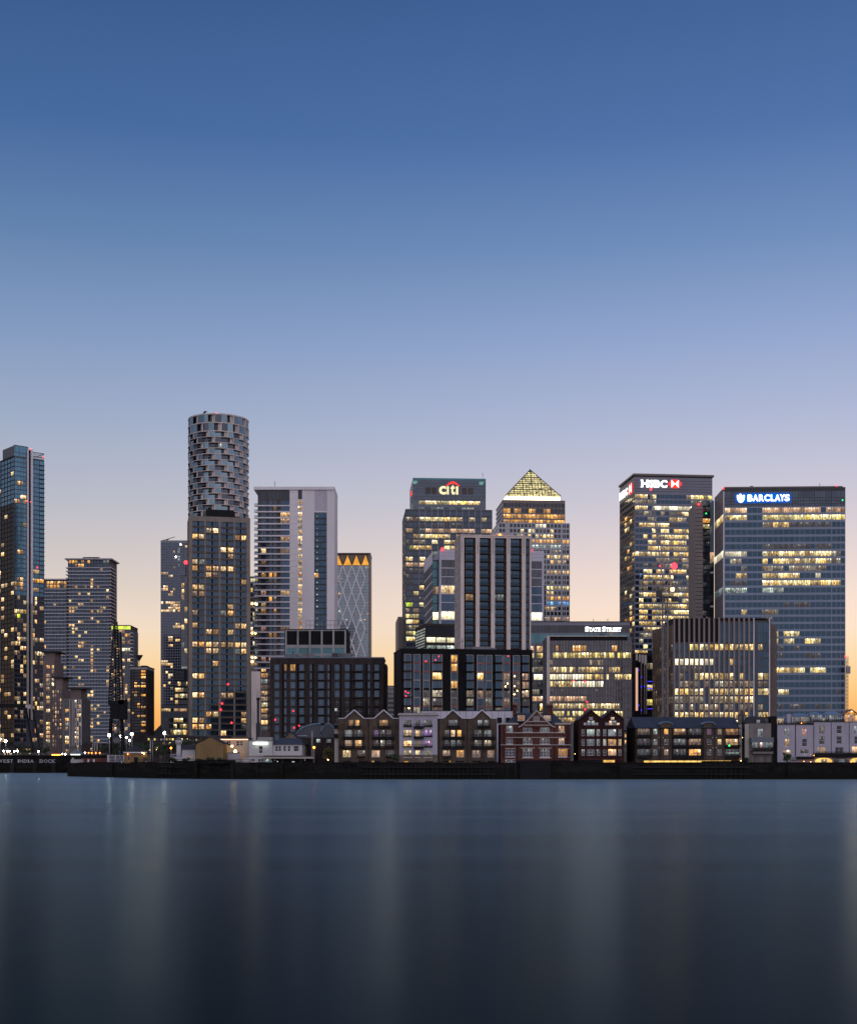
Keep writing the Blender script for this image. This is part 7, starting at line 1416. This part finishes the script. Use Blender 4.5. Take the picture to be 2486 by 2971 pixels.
# ---------------------------------------------------------------- trees and shrubs
def leafmat(name, col):
    m, t, o = newmat(name); p = t.nodes.new('ShaderNodeBsdfPrincipled'); g = t.nodes.new('ShaderNodeNewGeometry')
    n = noise(t, g.outputs['Position'], 1.3, 3); t.links.new(mixc(t, n, tuple(c*.4 for c in col), tuple(c*1.7 for c in col)), p.inputs['Base Color']); p.inputs['Roughness'].default_value = .7; t.links.new(p.outputs[0], o.inputs[0])
leafmat('leaf_dark', (.035, .05, .02)); leafmat('leaf_olive', (.1, .1, .03))
def tree(name, lab, px, Yv, ptop, wpx, m='leaf_dark', n=900, seed=0, base=None, group='dark dockside trees'):
    rng = random.Random(seed); t_ = thing(name, lab, 'tree' if 'tree' in name else 'shrub', (X(px, Yv), Yv, GZ), 0, group); h = Z(ptop, Yv)-GZ; rx = wpx/F*Yv/2
    bars = []; th = h*.35
    v, f = [], []; bar_geo((0, 0, 0), (0, 0, th), .12+.01*h, v, f)
    for k in range(5): a = k*1.3; bar_geo((0, 0, th*.8), (math.cos(a)*rx*.5, math.sin(a)*rx*.5, h*.65), .06, v, f)
    link('trunk', make('trunk', v, f), t_, (0,0,0), 0, 'bark'); v, f = [], []
    cl = [(rng.uniform(-.75, .75)*rx, rng.uniform(-.6, .6)*rx, h*rng.uniform(.35, .88), rng.uniform(.22, .42)*min(rx, h*.5)) for _ in range(14)]
    for i in range(n):
        c = rng.choice(cl); d = Vector((rng.gauss(0, 1), rng.gauss(0, 1), rng.gauss(0, 1))).normalized()*c[3]*rng.uniform(.5, 1.15); p = Vector(c[:3])+d
        if p.z < .1: continue
        s_ = rng.uniform(.12, .3); a = Vector((rng.gauss(0, 1), rng.gauss(0, 1), rng.gauss(0, 1))).normalized()*s_; q_ = a.orthogonal().normalized()*s_*.7; k = len(v)
        v += [tuple(p-a), tuple(p+q_), tuple(p+a), tuple(p-q_)]; f.append((k, k+1, k+2, k+3))
    link('crown', make('crown', v, f), t_, (0,0,0), 0, m)
for i, (px, Yv, pt, wp, lab) in enumerate(((432, 415, 2158, 34, 'dark tree just right of the yellow hut'), (455, 425, 2150, 40, 'wide dark tree between hut and white cupola'), (480, 440, 2146, 36, 'dark tree under the lamp before the lit office'), (405, 470, 2150, 40, 'dark tree behind the yellow hut roof'), (340, 520, 2152, 40, 'dark tree beneath the paired dock lamps'),
                                           (300, 560, 2158, 34, 'dark tree beside the brick pump house'), (545, 420, 2140, 40, 'dark tree behind the ochre gable roof'), (590, 430, 2132, 50, 'broad dark tree above the ochre gable'), (70, 600, 2155, 26, 'dark tree under the white fins of the glass tower'), (95, 600, 2160, 22, 'small tree beside the bridge leg'), (132, 580, 2160, 24, 'dark tree below the brown flats'), (45, 610, 2158, 26, 'tree behind the promenade lamps near the edge'))): tree('tree', lab, px, Yv, pt, wp, seed=i)
tree('tree', 'small tree glowing yellow-green beside the brown gabled house', 955, 383, 2168, 36, 'leaf_olive', 900, 40, group=None)
tl = thing('garden_lamp', 'small amber lamp hidden under the yellow-green tree', 'lamp', (X(952, 381), 380.6, GZ)); link('lamp_post', box_mesh(.08, .08, .9), tl, (-.04, -.04, 0), 0, 'dark_metal'); ball('lamp_bulb', tl, (0, 0, 1.0), .14, 'warm_lamp')
for i, (px, pt, wp, lab) in enumerate(((2283, 2182, 26, 'dark bush at the corner of the white terrace'), (575, 2200, 24, 'low dark bush under the ochre gable'), (610, 2198, 26, 'rounded dark bush in front of the ochre gable'), (640, 2200, 22, 'small bush left of the pub garden wall'), (540, 2200, 24, 'low bush in front of the white shed'), (500, 2198, 30, 'dark bush below the white cupola'), (1148, 2188, 20, 'shrub on the plinth of the white house'), (2165, 2200, 16, 'small shrub at the foot of the mansard house'))): tree('shrub', lab, px, bank_y(X(px, 374))+2.2, pt, wp, n=420, seed=60+i, group='dark riverside shrubs')

# more planting and railings on the quay
for i, (px, Yv, pt, wp, lab) in enumerate(((250, 580, 2163, 30, 'dark tree behind the long white shelter light'), (275, 600, 2160, 30, 'dark tree over the pump house roof'), (322, 600, 2150, 36, 'dark tree left of the dock crane legs'), (372, 620, 2154, 34, 'dark tree under the lamp cluster'), (420, 560, 2146, 36, 'tree filling the foot of the orange gap'), (498, 430, 2150, 34, 'dark tree behind the orange lamp'), (520, 440, 2142, 40, 'broad dark tree behind the white cupola'), (660, 405, 2158, 30, 'tree in the garden of the tan house'), (700, 404, 2166, 26, 'small tree left of the white pub'))): tree('tree', lab, px, Yv, pt, wp, seed=100+i, n=1100)
ra = thing('quay_railing', 'thin dark railing along the quay edge left of the pub', 'railing', (0, 0, GZ)); xa = X(330, 408)
pts = []; x = xa
while x < X(730, 373): pts.append((x, bank_y(x)+1.8)); x += 1.8
for p in pts: link('railing_post', box_mesh(.07, .07, 1.1), ra, (p[0], p[1], 0), 0, 'dark_metal')
link('top_rail', bars_mesh([((p[0], p[1], 1.08), (q_[0], q_[1], 1.08), .035) for p, q_ in zip(pts, pts[1:])]), ra, (0,0,0), 0, 'dark_metal'); link('mid_rail', bars_mesh([((p[0], p[1], .55), (q_[0], q_[1], .55), .025) for p, q_ in zip(pts, pts[1:])]), ra, (0,0,0), 0, 'dark_metal')
for o_ in (rw_, dw, bw): o_['kind'] = 'thing'
